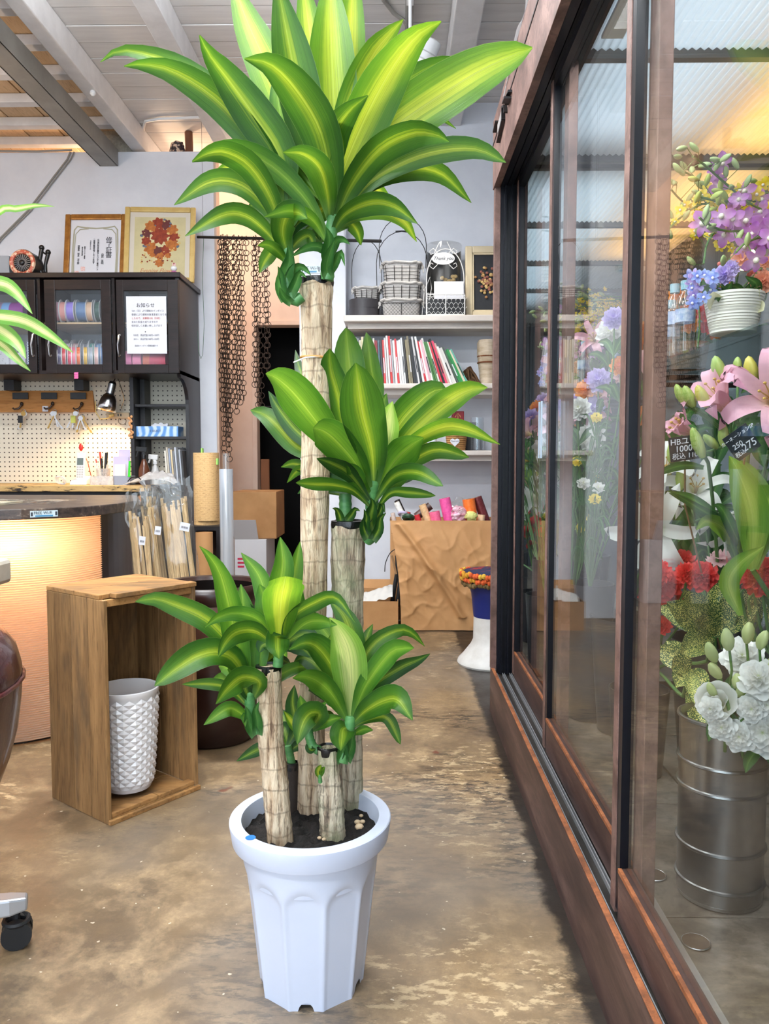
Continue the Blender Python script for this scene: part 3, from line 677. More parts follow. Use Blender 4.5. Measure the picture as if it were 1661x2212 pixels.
# -- short front cane: right shoot and left shoot
yg=Y4-.01; SQ=shoot([(738,1645),(748,1618),(754,1580),(757,1545)],Y4-.015,yg,26,24)
for px,dY,w_,mt,k in [
 ([(757,1560),(757,1480),(750,1410),(732,1365),(712,1334)],-.06,72,LP,{'peak':.55,'roll':6}),
 ([(758,1560),(790,1480),(840,1412),(870,1400),(894,1400)],-.08,46,LG,{'peak':.62}),
 ([(760,1560),(800,1488),(861,1445),(905,1425),(929,1412)],-.02,34,LD,{'peak':.6}),
 ([(758,1545),(780,1440),(812,1388),(861,1362),(890,1368),(917,1396)],.05,34,LS,{'peak':.5}),
 ([(760,1565),(790,1535),(830,1512),(860,1512),(891,1556)],-.10,56,LS,{'peak':.6}),
 ([(762,1572),(800,1552),(838,1552),(865,1608)],-.03,24,LS,{'peak':.65}),
 ([(752,1545),(728,1460),(693,1404),(661,1388),(624,1404)],-.08,54,LS,{'peak':.6}),
 ([(752,1560),(720,1505),(690,1475),(660,1462),(632,1465)],-.12,44,LG,{'peak':.55}),
 ([(754,1545),(730,1470),(716,1410),(714,1370)],.03,42,LL,{}),
 ([(760,1530),(785,1430),(793,1375),(805,1348)],.08,28,LS,{}),
 ([(755,1570),(742,1575),(738,1595),(736,1622)],-.06,50,LS,{'peak':.5}),
 ([(762,1560),(790,1520),(808,1500),(815,1484)],.03,28,LG,{}),
 ([(758,1590),(775,1580),(790,1575),(806,1577)],-.02,18,LG,{}),
 ([(756,1540),(764,1420),(748,1340),(712,1296)],.06,52,LS,{}),
 ([(752,1550),(735,1520),(715,1500),(690,1495)],.02,40,LD,{}),
 ([(752,1540),(700,1450),(660,1420),(635,1430)],.06,44,LD,{}),
 ([(756,1540),(740,1430),(690,1350),(650,1320)],.08,46,LG,{}),
 ]: pleaf(SQ,px,yg,yg+dY,w_*1.06,mt,**dict({'base':.15,'roll':random.uniform(-22,22),'peak':.58,'wave':.09},**k))
for px,w_ in [([(740,1650),(740,1625),(744,1605),(736,1595)],24),([(748,1645),(758,1615),(762,1590),(770,1578)],22)]: sheath(SQ,px,yg-.012,yg-.025,w_)
yh=Y4+.005; SP_=shoot([(690,1622),(676,1612),(668,1590),(666,1565)],Y4,yh,20,18)
for px,dY,w_,mt,k in [
 ([(668,1580),(690,1545),(672,1540),(655,1560),(642,1608)],-.06,50,LS,{'peak':.6}),
 ([(667,1580),(660,1545),(652,1520),(648,1502)],.0,30,LG,{}),
 ([(670,1585),(682,1555),(690,1530),(708,1514)],-.02,18,LG,{}),
 ([(664,1590),(640,1572),(625,1552),(613,1536)],-.02,20,LL,{}),
 ([(676,1600),(668,1612),(672,1620),(682,1618)],-.02,18,LD,{}),
 ([(668,1580),(700,1560),(725,1552),(738,1550)],-.03,26,LG,{}),
 ]: pleaf(SP_,px,yh,yh+dY,w_,mt,**k)
SBUD=shoot([(692,1690),(690,1672)],Y4-.032,Y4-.036,9,8)
pleaf(SBUD,[(690,1682),(688,1665),(694,1652)],Y4-.036,Y4-.05,16,LL,n=8); pleaf(SBUD,[(692,1680),(696,1664),(702,1656)],Y4-.036,Y4-.05,12,LG,n=8)
# -- small back cane
SZ=shoot([(630,1650),(626,1630),(622,1610)],Y6,Y6,18,16)
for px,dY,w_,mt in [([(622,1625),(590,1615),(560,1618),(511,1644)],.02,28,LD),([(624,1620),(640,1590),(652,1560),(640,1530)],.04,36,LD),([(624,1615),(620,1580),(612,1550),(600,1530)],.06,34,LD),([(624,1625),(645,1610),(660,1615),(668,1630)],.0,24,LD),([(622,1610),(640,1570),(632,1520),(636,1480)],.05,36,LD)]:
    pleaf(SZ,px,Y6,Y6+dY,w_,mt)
def extra(sh,cx,cy,Y0,n,L0,L1,seed,mts,wr=(26,48)):
    rn=random.Random(seed)
    for i in range(n):
        a=rn.uniform(-2.7,-.45) if rn.random()<.8 else rn.uniform(-3.1,0.0); L=rn.uniform(L0,L1); dx,dy=math.cos(a)*L,math.sin(a)*L; dr=rn.uniform(.0,.25)*L
        pleaf(sh,[(cx,cy),(cx+dx*.4,cy+dy*.5),(cx+dx*.8,cy+dy*.85+dr*.2),(cx+dx*1.1,cy+dy*.95+dr)],Y0,Y0+rn.uniform(.04,.16),rn.uniform(*wr),rn.choice(mts),roll=rn.uniform(-25,25))
extra(SR,722,470,ya,10,110,230,1,(LG,LS,LD),(34,56)); extra(SL,616,520,yb,9,90,190,2,(LG,LS,LD),(34,52))
extra(SM,808,1060,yc,9,90,170,3,(LG,LD,LS),(30,52)); extra(SN,742,1030,yd,8,80,160,4,(LD,LG),(30,46))
extra(SA,544,1500,ye,9,70,150,5,(LG,LD,LS),(28,44)); extra(SB,604,1395,yf,12,70,150,6,(LG,LD,LS),(28,46)); extra(SQ,757,1545,yg,12,80,170,7,(LG,LD,LS),(28,46)); extra(SP_,668,1580,yh,5,40,80,8,(LD,LG),(20,30)); extra(SZ,624,1615,Y6,6,50,110,9,(LD,LG),(24,36))
# ================================================================== left side: ribbon hutch, pegboard, counter
def pb(x0,y0,x1,y1,Y0,Y1):
    a=P(x0,y0,Y0); b=P(x1,y1,Y0); return (a.x,Y0,a.z),(b.x,Y1,b.z)
def pbox(x0,y0,x1,y1,Y0,Y1): return B().box(*pb(x0,y0,x1,y1,Y0,Y1))
DKW=wood('dark_stained_wood',srgb(24,16,15),srgb(40,27,24),'X',3,.34,.05)
BLKW=mat('black_stained_wood',srgb(17,15,17),.42,var=srgb(32,27,30),scale=5,stretch=(4,4,.6))
PINE=wood('pine_board',srgb(186,122,62),srgb(206,146,84),'X',2.5,.5,.05)
LTW=wood('light_shelf_wood',srgb(208,176,134),srgb(220,190,150),'X',2,.5,.04)
GOLD=mat('gold_frame',srgb(170,118,52),.35,.4,var=srgb(140,92,38),scale=30)
GOLD2=mat('pale_gold_frame',srgb(206,178,110),.42,.1,var=srgb(192,160,92),scale=20)
HF,HB=4.48,4.925
zt=P(200,590,HF).z; zb_=P(200,808,HF).z; ztl=P(200,602,HF).z
hx0=P(-190,700,HF).x; hx1=P(388,700,HF).x
zl=P(100,1049,4.45).z            # ledge top
HU=thing('ribbon_hutch','dark wooden wall hutch with three glazed ribbon cupboards','hutch',(-1.6,4.7,zb_))
HD=thing('work_desk','dark desk base with worn yellow ledge below pegboard','desk',(-1.6,4.7,0))
HP=thing('pegboard_panel','cream perforated pegboard between hutch and desk ledge','pegboard',(-1.6,4.9,zl+.002))
HS=thing('desk_shelf_unit','narrow black shelf unit with scooped side standing on desk end','shelf unit',(-1.05,4.8,zl))
make(B().box((hx0,HF-.02,zt-.028),(hx1+.012,HB,zt)),'top_board',DKW,HU,bevel=.003)
make(B().box((hx0,HF,zb_),(hx1,HB,zb_+.02)),'bottom_board',DKW,HU)
make(B().box((hx0,HB-.02,zb_+.02),(hx1,HB,zt-.028)),'back_panel',mat('grey_backing',srgb(168,172,176),.6),HU)
# side panel: full depth up high, scooped lower down
make(B().box((hx1-.02,HF,zb_),(hx1,HB-.02,zt-.028)),'side_panel',BLKW,HU)
sp=[(HF,zb_-.001)]+[(HF+.01+.16*math.sin(t*math.pi/2),zb_-.02-.14*(1-math.cos(t*math.pi/2))) for t in [i/8 for i in range(9)]]+[(HF+.17,zl+.001),(HB,zl+.001),(HB,zb_-.001)]
make(B().prism(sp,hx1-.02,hx1,'X'),'scooped_side',BLKW,HS)
dv=[P(85,700,HF).x,P(246,700,HF).x]
for x in dv: make(B().box((x-.008,HF,zb_+.02),(x+.008,HB-.02,zt-.028)),'divider',DKW,HU)
make(B().box((hx0,HF-.01,zb_+.02),(hx0+.02,HB-.02,zt-.028)),'side_panel',BLKW,HU)
zs1=P(150,697,HF+.06).z
for xa,xb in ((hx0+.02,dv[0]-.008),(dv[0]+.008,dv[1]-.008),(dv[1]+.008,hx1-.02)):
    make(B().box((xa,HF+.05,zs1-.009),(xb,HB-.02,zs1)),'inner_shelf',LTW,HU)
def door(x0,x1,gx0,gx1,gy0,gy1,hxp,hy0,hy1,swing=0):
    f=B(); Yd=HF-.022; a=P(x0,604,Yd); b=P(x1,806,Yd); ga=P(gx0,gy0,Yd); gb=P(gx1,gy1,Yd)
    f.box((a.x,Yd,b.z),(ga.x,Yd+.02,a.z)); f.box((gb.x,Yd,b.z),(b.x,Yd+.02,a.z)); f.box((ga.x,Yd,ga.z),(gb.x,Yd+.02,a.z)); f.box((ga.x,Yd,b.z),(gb.x,Yd+.02,gb.z))
    d=make(f,'door',DKW,HU,bevel=.002)
    make(B().box((ga.x,Yd+.008,gb.z),(gb.x,Yd+.011,ga.z)),'pane',CLEARG,d)
    h0=P(hxp,hy0,Yd-.005); h1=P(hxp,hy1,Yd-.005); hm=(h0+h1)/2
    h=B(); h.tube([(h0.x,Yd,h0.z),(h0.x,Yd-.015,h0.z-.003),(hm.x,Yd-.032,hm.z),(h1.x,Yd-.015,h1.z+.003),(h1.x,Yd,h1.z)],.006,8)
    h.sphere((h0.x,Yd-.004,h0.z),.009,10,6); h.sphere((h1.x,Yd-.004,h1.z),.009,10,6); make(h,'handle',CHROME,d,smooth=True)
door(-76,80,-30,62,628,787,72,722,768); door(94,242,118,221,626,787,109,724,768); door(250,387,266,364,628,787,258,724,768)
# notice sheet on the right door
nt_=thing('paper_notice','printed white paper notice taped inside right glass door of ribbon hutch','notice',P(318,765,HF-.024))
a,b=pb(272,640,361,764,HF-.0245,HF-.0235); make(B().box(a,b),'sheet',PAPER,nt_)
def px_text(body,x,y,Y,hpx,m,parent,name='lettering',align='CENTER',**k): return textmesh(body,hpx*Y/F*1.25,P(x,y,Y),m,name,parent,align=align,**k)
Yn=HF-.0252; GREY=mat('grey_ink',srgb(110,108,118),.7)
px_text('お知らせ',314,660,Yn,8,INK,nt_)
for i,t in enumerate(['10/1（日）より開始のインボイス','登録により課税対象事業者となりま','したので、消費税10%（外税）','含めた料金と成りますので','何卒宜しくお願い申し上げます']):
    px_text(t,284,672+i*8,Yn,4.2,REDINK if i==2 else GREY,nt_,align='LEFT',sx=.9)
px_text('●',314,717,Yn,2.5,INK,nt_)
px_text('9/30迄　商品代金 500円→500円',316,724.5,Yn,4.2,GREY,nt_,sx=.75); px_text('10/1～　商品代金 500円→550円',316,733,Yn,4.2,GREY,nt_,sx=.75)
px_text('当店はインボイス登録店舗です',316,747,Yn,3.6,GREY,nt_,sx=.8)
# ribbon spools: flanges and wound ribbon, axis along X
SPOOLS={}
FL=mat('spool_flange',srgb(226,224,226),.4)
def ribm(c): return mat('ribbon_%d_%d_%d'%c,srgb(*c),.3)
def spool(x,y,Y,rpx,wpx,c,label,rot=0,zfloor=None,flange=True,grp=None):
    p=P(x,y,Y); r=rpx*Y/F; w_=wpx*Y/F
    zf=p.z-r if zfloor is None else zfloor
    t=thing('ribbon_spool',label,'ribbon spool',(p.x,p.y,zf),grp); c0=Vector((p.x,p.y,zf+r))
    M=Matrix.Translation(c0)@Matrix.Rotation(rot,4,'Z')@Matrix.Rotation(R(90),4,'Y')
    q=B(); q.M=M; q.cyl((0,0,-w_/2),(0,0,w_/2),r*.8 if flange else r,n=22); make(q,'ribbon',ribm(c),t,smooth=True)
    if flange:
        for s in (-1,1):
            q=B(); q.M=M; q.cyl((0,0,s*w_/2-.001),(0,0,s*w_/2+.001),r,n=24); make(q,'flange',FL,t,smooth=True)
    return t
zsh=zs1; zbo=zb_+.02
for x,c,n_,w_ in [(126,(222,160,176),'dusty pink',12),(140,(232,160,150),'salmon',11),(156,(150,130,214),'lilac',15),(180,(100,128,168),'slate blue',20),(197,(222,184,154),'peach',12),(214,(70,96,84),'dark green',10)]:
    spool(x,657,HF+.085,25,w_+1,c,'spool of %s ribbon on upper shelf behind middle glass door'%n_,.12,zsh)
for x,c,n_ in [(129,(60,40,90),'navy'),(139,(206,30,44),'red'),(151,(226,70,96),'rose pink'),(160,(236,120,140),'light pink'),(170,(240,110,40),'orange'),(185,(236,186,60),'yellow'),(196,(180,182,190),'silver'),(208,(236,190,180),'blush'),(222,(120,160,216),'sky blue')]:
    spool(x,765,HF+.055,29,7.5,c,'%s ribbon spool in front row behind middle glass door'%n_,.35,zbo)
for x,c,n_ in [(136,(180,80,100),'plum'),(152,(214,208,210),'white'),(170,(220,176,176),'pale rose'),(190,(150,150,158),'grey'),(206,(110,170,160),'teal'),(220,(140,176,220),'powder blue')]:
    spool(x,745,HF+.26,38,14,c,'large %s ribbon spool in back row behind middle glass door'%n_,.1,zbo)
for x,c,n_,w_ in [(282,(206,100,140),'mauve',18),(302,(216,120,150),'orchid pink',18),(322,(190,90,60),'copper',14),(346,(176,40,66),'crimson',34)]:
    spool(x,775,HF+.06,22,w_,c,'%s ribbon roll below the paper notice'%n_,0,zbo,False)
for x,c,n_,w_ in [(8,(196,150,180),'pink',10),(18,(110,160,214),'satin blue',22),(44,(130,50,140),'satin purple',30)]:
    spool(x,668,HF+.08,22,w_,c,'%s ribbon roll behind left glass door'%n_,0,zsh,False)
for x,c,n_ in [(34,(216,216,220),'white'),(54,(190,60,80),'cherry')]:
    spool(x,735,HF+.26,28,12,c,'large %s ribbon spool behind left glass door'%n_,.2,zbo)
spool(92,650,HF+.2,18,8,(150,40,60),'dark red ribbon spool in the gap between hutch doors',.3,zsh)
# small boxes behind the left door
tag(make(B().box(*pb(-4,752,18,786,HF+.1,HF+.2)).v and B().box((P(-4,752,HF+.1).x,HF+.1,zbo),(P(18,752,HF+.1).x,HF+.2,P(0,752,HF+.1).z)),'gift_box',mat('print_card',srgb(226,224,230),.5,var=srgb(90,90,110),scale=60,contrast=(.6,.64))),'small white patterned box behind left glass door of hutch','box')
CHECK=None
def checkmat():
    m,nt,b=newmat('gingham'); ck=nt.nodes.new('ShaderNodeTexChecker'); ck.inputs['Scale'].default_value=140; ck.inputs[1].default_value=c4(srgb(235,240,250)); ck.inputs[2].default_value=c4(srgb(110,130,170))
    nt.links.new(coords(nt),ck.inputs[0]); nt.links.new(ck.outputs[0],b.inputs['Base Color']); return m
tag(make(B().box((P(58,752,HF+.08).x,HF+.08,zbo),(P(66,752,HF+.08).x,HF+.18,P(0,738,HF+.08).z)),'gingham_box',checkmat()),'narrow blue gingham box standing behind left glass door','box')
tag(make(B().box((P(20,755,HF+.12).x,HF+.12,zbo),(P(54,755,HF+.12).x,HF+.2,P(0,762,HF+.12).z)),'lace_box',mat('lilac_card',srgb(220,210,224),.5)),'low lilac card box behind left glass door','box')
# pink ribbon tail hanging from the cupboard
rt_=B()
for i in range(6): rt_.box((P(143,0,HF-.01).x,HF-.03-.004*(i%2),P(0,806+i*2.2,HF).z-.006),(P(152,0,HF-.01).x,HF-.029-.004*(i%2),P(0,806+i*2.2,HF).z))
tag(make(rt_,'ribbon_tail',mat('hot_pink_ribbon',srgb(240,110,170),.35)),'short pink ribbon end hanging below middle hutch door','ribbon')
# lower part: pegboard, divider, shelves, ledge, base
def pegmat():
    m,nt,b=newmat('pegboard'); v=coords(nt,(1,1,1)); pitch=.0293
    sx=nt.nodes.new('ShaderNodeSeparateXYZ'); nt.links.new(v,sx.inputs[0])
    fx=math1(nt,'SUBTRACT',math1(nt,'FRACT',math1(nt,'DIVIDE',sx.outputs[0],pitch)),.5); fz=math1(nt,'SUBTRACT',math1(nt,'FRACT',math1(nt,'DIVIDE',sx.outputs[2],pitch)),.5)
    d=math1(nt,'SQRT',math1(nt,'ADD',math1(nt,'MULTIPLY',fx,fx),math1(nt,'MULTIPLY',fz,fz)))
    c=ramp(nt,d,[(.13,srgb(70,56,44)),(.17,srgb(226,216,196))]); nt.links.new(c,b.inputs['Base Color']); b.inputs['Roughness'].default_value=.5; return m
PEG=pegmat()
make(B().box((hx0,HB-.03,zl+.002),(P(282,900,HB-.03).x,HB-.022,zb_)),'board',PEG,HP)
make(B().box((P(292,900,HB-.03).x,HB-.03,zl+.002),(hx1-.02,HB-.022,zb_)),'board',PEG,HP)
xdv=P(281,900,4.66).x
make(B().box((xdv,4.66,zl),(xdv+.022,HB-.022,zb_)),'divider',BLKW,HS)
make(B().box((xdv+.022,4.78,zl),(xdv+.05,HB-.03,zb_)),'divider_batten',BLKW,HS)
for y in (873,943):
    z=P(340,y,4.68).z; make(B().box((xdv+.022,4.68,z-.016),(hx1-.02,HB-.03,z)),'shelf',BLKW,HS,bevel=.002)
zsh2=P(340,943,4.68).z
for x0,x1 in ((8,30),(160,180)):
    make(B().box((P(x0,830,4.8).x,4.8,P(0,843,4.8).z),(P(x1,830,4.8).x,HB-.03,zb_)),'bracket_block',BLKW,HP)
def ledgem():
    m,nt,b=newmat('worn_ledge'); n=noise(nt,coords(nt,(5,5,22)),1.6,7,.7)
    c=ramp(nt,n,[(.40,srgb(44,34,26)),(.46,srgb(198,160,100)),(.7,srgb(214,178,120))]); nt.links.new(c,b.inputs['Base Color']); b.inputs['Roughness'].default_value=.55; return m
make(B().box((hx0,4.45,zl-.034),(P(318,1055,4.45).x,HB,zl)),'desk_ledge',ledgem(),HD,bevel=.003)
make(B().box((hx0,4.50,.0),(hx1,HB,zl-.034)),'base_cupboard',BLKW,HD)
make(B().box((P(318,1055,4.45).x,4.52,zl-.034),(hx1,HB,zl)),'desk_end',BLKW,HD)
# ---- on top of the hutch
t=thing('picture_frame','gold framed certificate leaning on hutch top','picture frame',P(200,590,4.74))
def framed(t,x0,y0,x1,y1,Yb,lean,wpx,fm,inner,depth=.022,ybot=None,rz=0):
    # leaning frame; bottom at Yb
    a=P(x0,y1,Yb); b=P(x1,y1,Yb); zbt=zt if ybot is None else ybot; top=P(x0,y0,Yb+.03).z
    W=b.x-a.x; H=(top-zbt)/math.cos(lean); fw=wpx*Yb/F
    M=Matrix.Translation((a.x+W/2,Yb,zbt))@Matrix.Rotation(rz,4,'Z')@Matrix.Rotation(-lean,4,'X')
    for (p,q) in [((-W/2,0,0),(-W/2+fw,depth,H)),((W/2-fw,0,0),(W/2,depth,H)),((-W/2+fw,0,H-fw),(W/2-fw,depth,H)),((-W/2+fw,0,0),(W/2-fw,depth,fw))]:
        f=B(); f.M=M; f.box(p,q); make(f,'frame_bar',fm,t,bevel=.005)
    f=B(); f.M=M; f.box((-W/2+fw*.8,depth*.55,fw*.8),(W/2-fw*.8,depth*.7,H-fw*.8)); make(f,'backing',inner,t)
    return M,W,H,fw
M,W,H,fw=framed(t,134,458,268,590,4.74,R(9),12,GOLD,PAPER)
def on(M,x,y,z): return M@Vector((x,y,z))
ORN=mat('ornament_print',srgb(176,172,150),.7)
def strip(M,pts,r,name,m,par):
    q=B(); q.tube([on(M,x,.0108,z) for x,z in pts],r,5); make(q,name,m,par)
for s in (-1,1):
    strip(M,[(s*(W*.36),H*.10),(s*W*.365,H*.5),(s*W*.35,H*.78),(s*W*.30,H*.83),(s*W*.17,H*.81),(0,H*.80)],.0045,'border_print',ORN,t)
    strip(M,[(s*(W*.335),H*.15),(s*W*.345,H*.4),(s*W*.325,H*.72),(s*W*.26,H*.785),(s*W*.12,H*.795)],.003,'border_print',ORN,t)
def col_text(s,fx,fz,size,m,M=M,par=t):
    textmesh(list(s),size,on(M,W*fx,.0105,H*fz),m,'lettering',par,rot=(R(90)-R(9),0,0),vert=True,lines=.78)
col_text('修了証書',.22,.52,.040,INK); col_text('由良　英明',.12,.36,.017,INK)
col_text('右は表記所定の園芸アドバイザー養成コース',.045,.42,.0125,INK); col_text('二年間の教程を修了したことを証す',-.02,.47,.0125,INK)
col_text('平成四年三月二十日',-.08,.56,.008,GREY); col_text('園芸アドバイザー事務局',-.17,.45,.009,INK); col_text('園芸文化普及協会',-.21,.47,.009,INK); col_text('理事長　塚本　洋太郎',-.27,.42,.015,INK)
for fx,fz in ((-.19,.22),(-.29,.16)):
    q=B(); q.M=M; q.box((W*fx-.013,.0104,H*fz-.013),(W*fx+.013,.011,H*fz+.013)); make(q,'seal_stamp',mat('seal_print',srgb(220,150,140),.7,var=srgb(235,225,225),scale=200),t)
t=thing('picture_frame','pale gold framed picture of pressed brown flowers on hutch top','picture frame',P(345,598,4.70))
M,W,H,fw=framed(t,266,441,418,604,4.70,R(10),11,GOLD2,mat('mat_board',srgb(206,198,184),.7),.02,rz=R(3))
f=B(); f.M=M; f.box((-W*.36,.0095,H*.05),(W*.36,.0108,H*.87)); make(f,'picture',mat('aged_silk',srgb(206,194,150),.7,var=srgb(188,178,136),scale=6),t)
rng=random.Random(3)
FLC=[mat('dried_rust',srgb(150,62,34),.8,var=srgb(120,42,26),scale=40),mat('dried_amber',srgb(186,112,48),.8,var=srgb(150,84,36),scale=40),mat('dried_maroon',srgb(96,44,42),.8),mat('dried_blue',srgb(92,104,120),.8),mat('dried_cream',srgb(206,176,112),.8)]
def flat_flower(M,x,z,r,m,par,k=7):
    q=B(); q.M=M; vs=[(x,.0075,z)]; n=k*4
    for i in range(n):
        a=2*math.pi*i/n; rr=r*(.86+.14*math.cos(k*a)); vs.append((x+rr*math.cos(a),.0095,z+rr*math.sin(a)))
    q.add(vs,[(0,i+1,(i+1)%n+1) for i in range(n)]); make(q,'pressed_flower',m,par)
cz=H*.60
for i in range(11):
    a=2*math.pi*i/11; flat_flower(M,W*.20*math.cos(a),cz+W*.21*math.sin(a),W*rng.uniform(.075,.11),FLC[i%3],t)
flat_flower(M,0,cz+.01,W*.14,FLC[0],t,9)
for i in range(26):
    a=rng.uniform(0,6.3); rr=W*rng.uniform(.12,.30); flat_flower(M,rr*math.cos(a),cz+rr*math.sin(a)-.01,W*.022,FLC[3+i%2],t,5)
for x,z,r in ((0,.36,.075),(.0,.26,.07),(-.10,.37,.05),(.12,.36,.05)): flat_flower(M,W*x,H*z,W*r,FLC[(1 if r<.08 else 0)],t)
for i in range(30): flat_flower(M,W*rng.uniform(-.26,.26),H*rng.uniform(.25,.38),W*.014,FLC[rng.choice((2,0,4))],t,5)
textmesh('Evening Flower',.034,on(M,-W*.02,.0088,H*.155),mat('rust_script',srgb(190,120,80),.7),'lettering',t,rot=(R(80),0,R(3)),shear=.35)
# figurine
p=P(376,590,4.60); t=thing('rabbit_figurine','tiny white rabbit figurine in purple kimono on hutch top','figurine',(p.x,p.y,zt))
q=B(); q.lathe([(.0,0),(.024,0),(.026,.012),(.020,.03),(.010,.038),(0,.04)],(p.x,p.y,zt),14); make(q,'kimono',mat('purple_cloth',srgb(120,60,110),.6,var=srgb(200,120,160),scale=120),t,smooth=True)
q=B(); q.sphere((p.x,p.y-.002,zt+.052),(.019,.017,.016)); make(q,'head',WHITEP,t,smooth=True)
for s in (-1,1):
    q=B(); q.sphere((p.x+s*.006,p.y,zt+.073),(.004,.004,.012),8,6); make(q,'ear',mat('pink_ear',srgb(226,180,190),.5),t,smooth=True)
# black and floral tape dispenser on hutch top
p=P(52,575,4.58); rr=29*4.58/F; c0=Vector((p.x,4.56,zt+rr))
t=thing('tape_dispenser','black round dispenser with floral rim and spoked hub on hutch top','dispenser',(p.x,4.60,zt))
q=B(); q.cyl((c0.x,4.565,c0.z),(c0.x,4.66,c0.z),rr,n=36); make(q,'drum',BLACKM,t,smooth=True)
q=B(); q.torus((c0.x,4.562,c0.z),rr*.80,rr*.17,40,8,(0,1,0)); make(q,'floral_rim',mat('floral_print',srgb(190,90,66),.45,var=srgb(226,190,160),scale=55,contrast=(.48,.52)),t,smooth=True)
for i in range(22):
    a=2*math.pi*i/22; q=B(); q.bar((c0.x+rr*.2*math.cos(a),4.556,c0.z+rr*.2*math.sin(a)),(c0.x+rr*.6*math.cos(a),4.556,c0.z+rr*.6*math.sin(a)),.005,.004,(0,1,0)); make(q,'spoke',mat('gunmetal',srgb(92,96,104),.3,.7),t)
q=B(); q.sphere((c0.x,4.555,c0.z),(rr*.22,.012,rr*.22)); make(q,'hub',BLACKM,t,smooth=True)
t=thing('scroll_stand','black lacquer scroll stand with two upright prongs on hutch top','stand',(P(92,590,4.66).x,4.66,zt))
for x0,y0,dx in ((90,533,0),(104,543,1)):
    q=B(); Yq=4.64+.03*dx; q.tube([(P(92+6*dx,588,Yq).x,Yq,zt+.004),P(84+14*dx,572,Yq),P(87+15*dx,556,Yq),P(x0,y0+5,Yq)],[.012,.010,.012,.012],10); q.sphere(P(x0,y0+2,Yq),.016,10,8); make(q,'prong',BLACKM,t,smooth=True)
q=B(); q.lathe([(0,0),(.045,0),(.05,.01),(.03,.03),(.012,.05),(0,.052)],(P(96,590,4.66).x,4.66,zt),20); make(q,'base',BLACKM,t,smooth=True)
q=B(); q.bar(P(88,542,4.64),P(104,552,4.67),.008,.008); make(q,'crossbar',BLACKM,t)
tag(make(B().box((P(-40,552,4.6).x,4.6,zt),(P(19,552,4.6).x,4.8,P(0,552,4.6).z)),'grey_case',mat('grey_plastic',srgb(150,156,164),.5),bevel=.004),'plain grey plastic case on hutch top beside dispenser','case')
# ---- key rack, keys, lamp, power strip
t=thing('key_rack','orange pine key rack with three black plates and hooks','key rack',P(100,890,4.86))
a=P(-120,890,4.86); b=P(203,890,4.86); zk0=P(0,890,4.85).z; zk1=P(0,843,4.85).z
q=B(); q.add([(a.x,4.865,zk0),(b.x,4.865,zk0),(P(197,843,4.865).x,4.885,zk1),(a.x,4.885,zk1),(a.x,4.893,zk0),(b.x,4.893,zk0),(P(197,843,4.865).x,4.893,zk1),(a.x,4.893,zk1)],[(0,1,2,3),(4,7,6,5),(0,4,5,1),(1,5,6,2),(2,6,7,3),(3,7,4,0)]); make(q,'board',PINE,t)
for x in (43,105,168):
    q=B(); c0=P(x,855,4.862); q.cbox((c0.x,4.868,c0.z),(.097,.006,.040)); make(q,'label_plate',BLACKM,t,bevel=.001)
for x,y in ((42,880),(109,879),(172,880),(-15,880)):
    c0=P(x,y,4.855); q=B(); q.tube([(c0.x+.01,4.864,c0.z+.018),(c0.x+.012,4.852,c0.z+.012),(c0.x-.002,4.845,c0.z-.008),(c0.x-.022,4.835,c0.z-.014),(c0.x-.03,4.83,c0.z-.004)],.0055,7); q.sphere((c0.x+.01,4.862,c0.z+.02),(.011,.006,.014),8,6); make(q,'hook',mat('dark_bronze',srgb(62,46,36),.4,.5),t,smooth=True)
c0=P(97,883,4.85); q=B(); q.cbox((c0.x,4.855,c0.z),(.036,.002,.034)); make(q,'price_tag',PAPER,t)
BRASS=mat('brass_key',srgb(186,150,84),.35,.8); NICK=mat('nickel_key',(.6,.6,.6),.3,.9)
def keys(x,y,n,label,fob=None,seed=1):
    rn=random.Random(seed); c0=P(x,y,4.835); t=thing('key_bunch',label,'keys',(c0.x,4.83,c0.z-.06))
    q=B(); q.torus((c0.x,4.832,c0.z),.016,.002,14,5,(.3,1,0)); make(q,'ring',NICK,t,smooth=True)
    for i in range(n):
        a=rn.uniform(-.6,.6); L=rn.uniform(.07,.11); o=Vector((c0.x+rn.uniform(-.012,.012),4.83-.002*i,c0.z-.01)); d=Vector((math.sin(a),0,-math.cos(a)))
        q=B(); q.cyl(o-Vector((0,.0012,0)),o+Vector((0,.0012,0)),.015,n=12); q.bar(o,o+d*L,.007,.0022,(0,1,0)); q.bar(o+d*(L*.8)+Vector((.005,0,0)),o+d*L+Vector((.005,0,0)),.006,.002,(0,1,0)); make(q,'key',BRASS if i%2 else NICK,t)
    if fob: q=B(); q.cbox((c0.x-.02,4.825,c0.z-.045),(.03,.006,.045)); make(q,'fob',fob,t,bevel=.002)
keys(52,890,2,'single key ring with two keys hanging on key rack hook farthest from lamp',BLACKM,1)
keys(118,890,3,'small key bunch hanging on middle hook of key rack',None,2)
keys(166,890,3,'key bunch with yellow-green tag hanging on hook nearest clamp lamp',mat('lime_fob',srgb(196,200,90),.4),3)
keys(178,900,7,'large bunch of many brass keys under hook nearest clamp lamp',None,4)
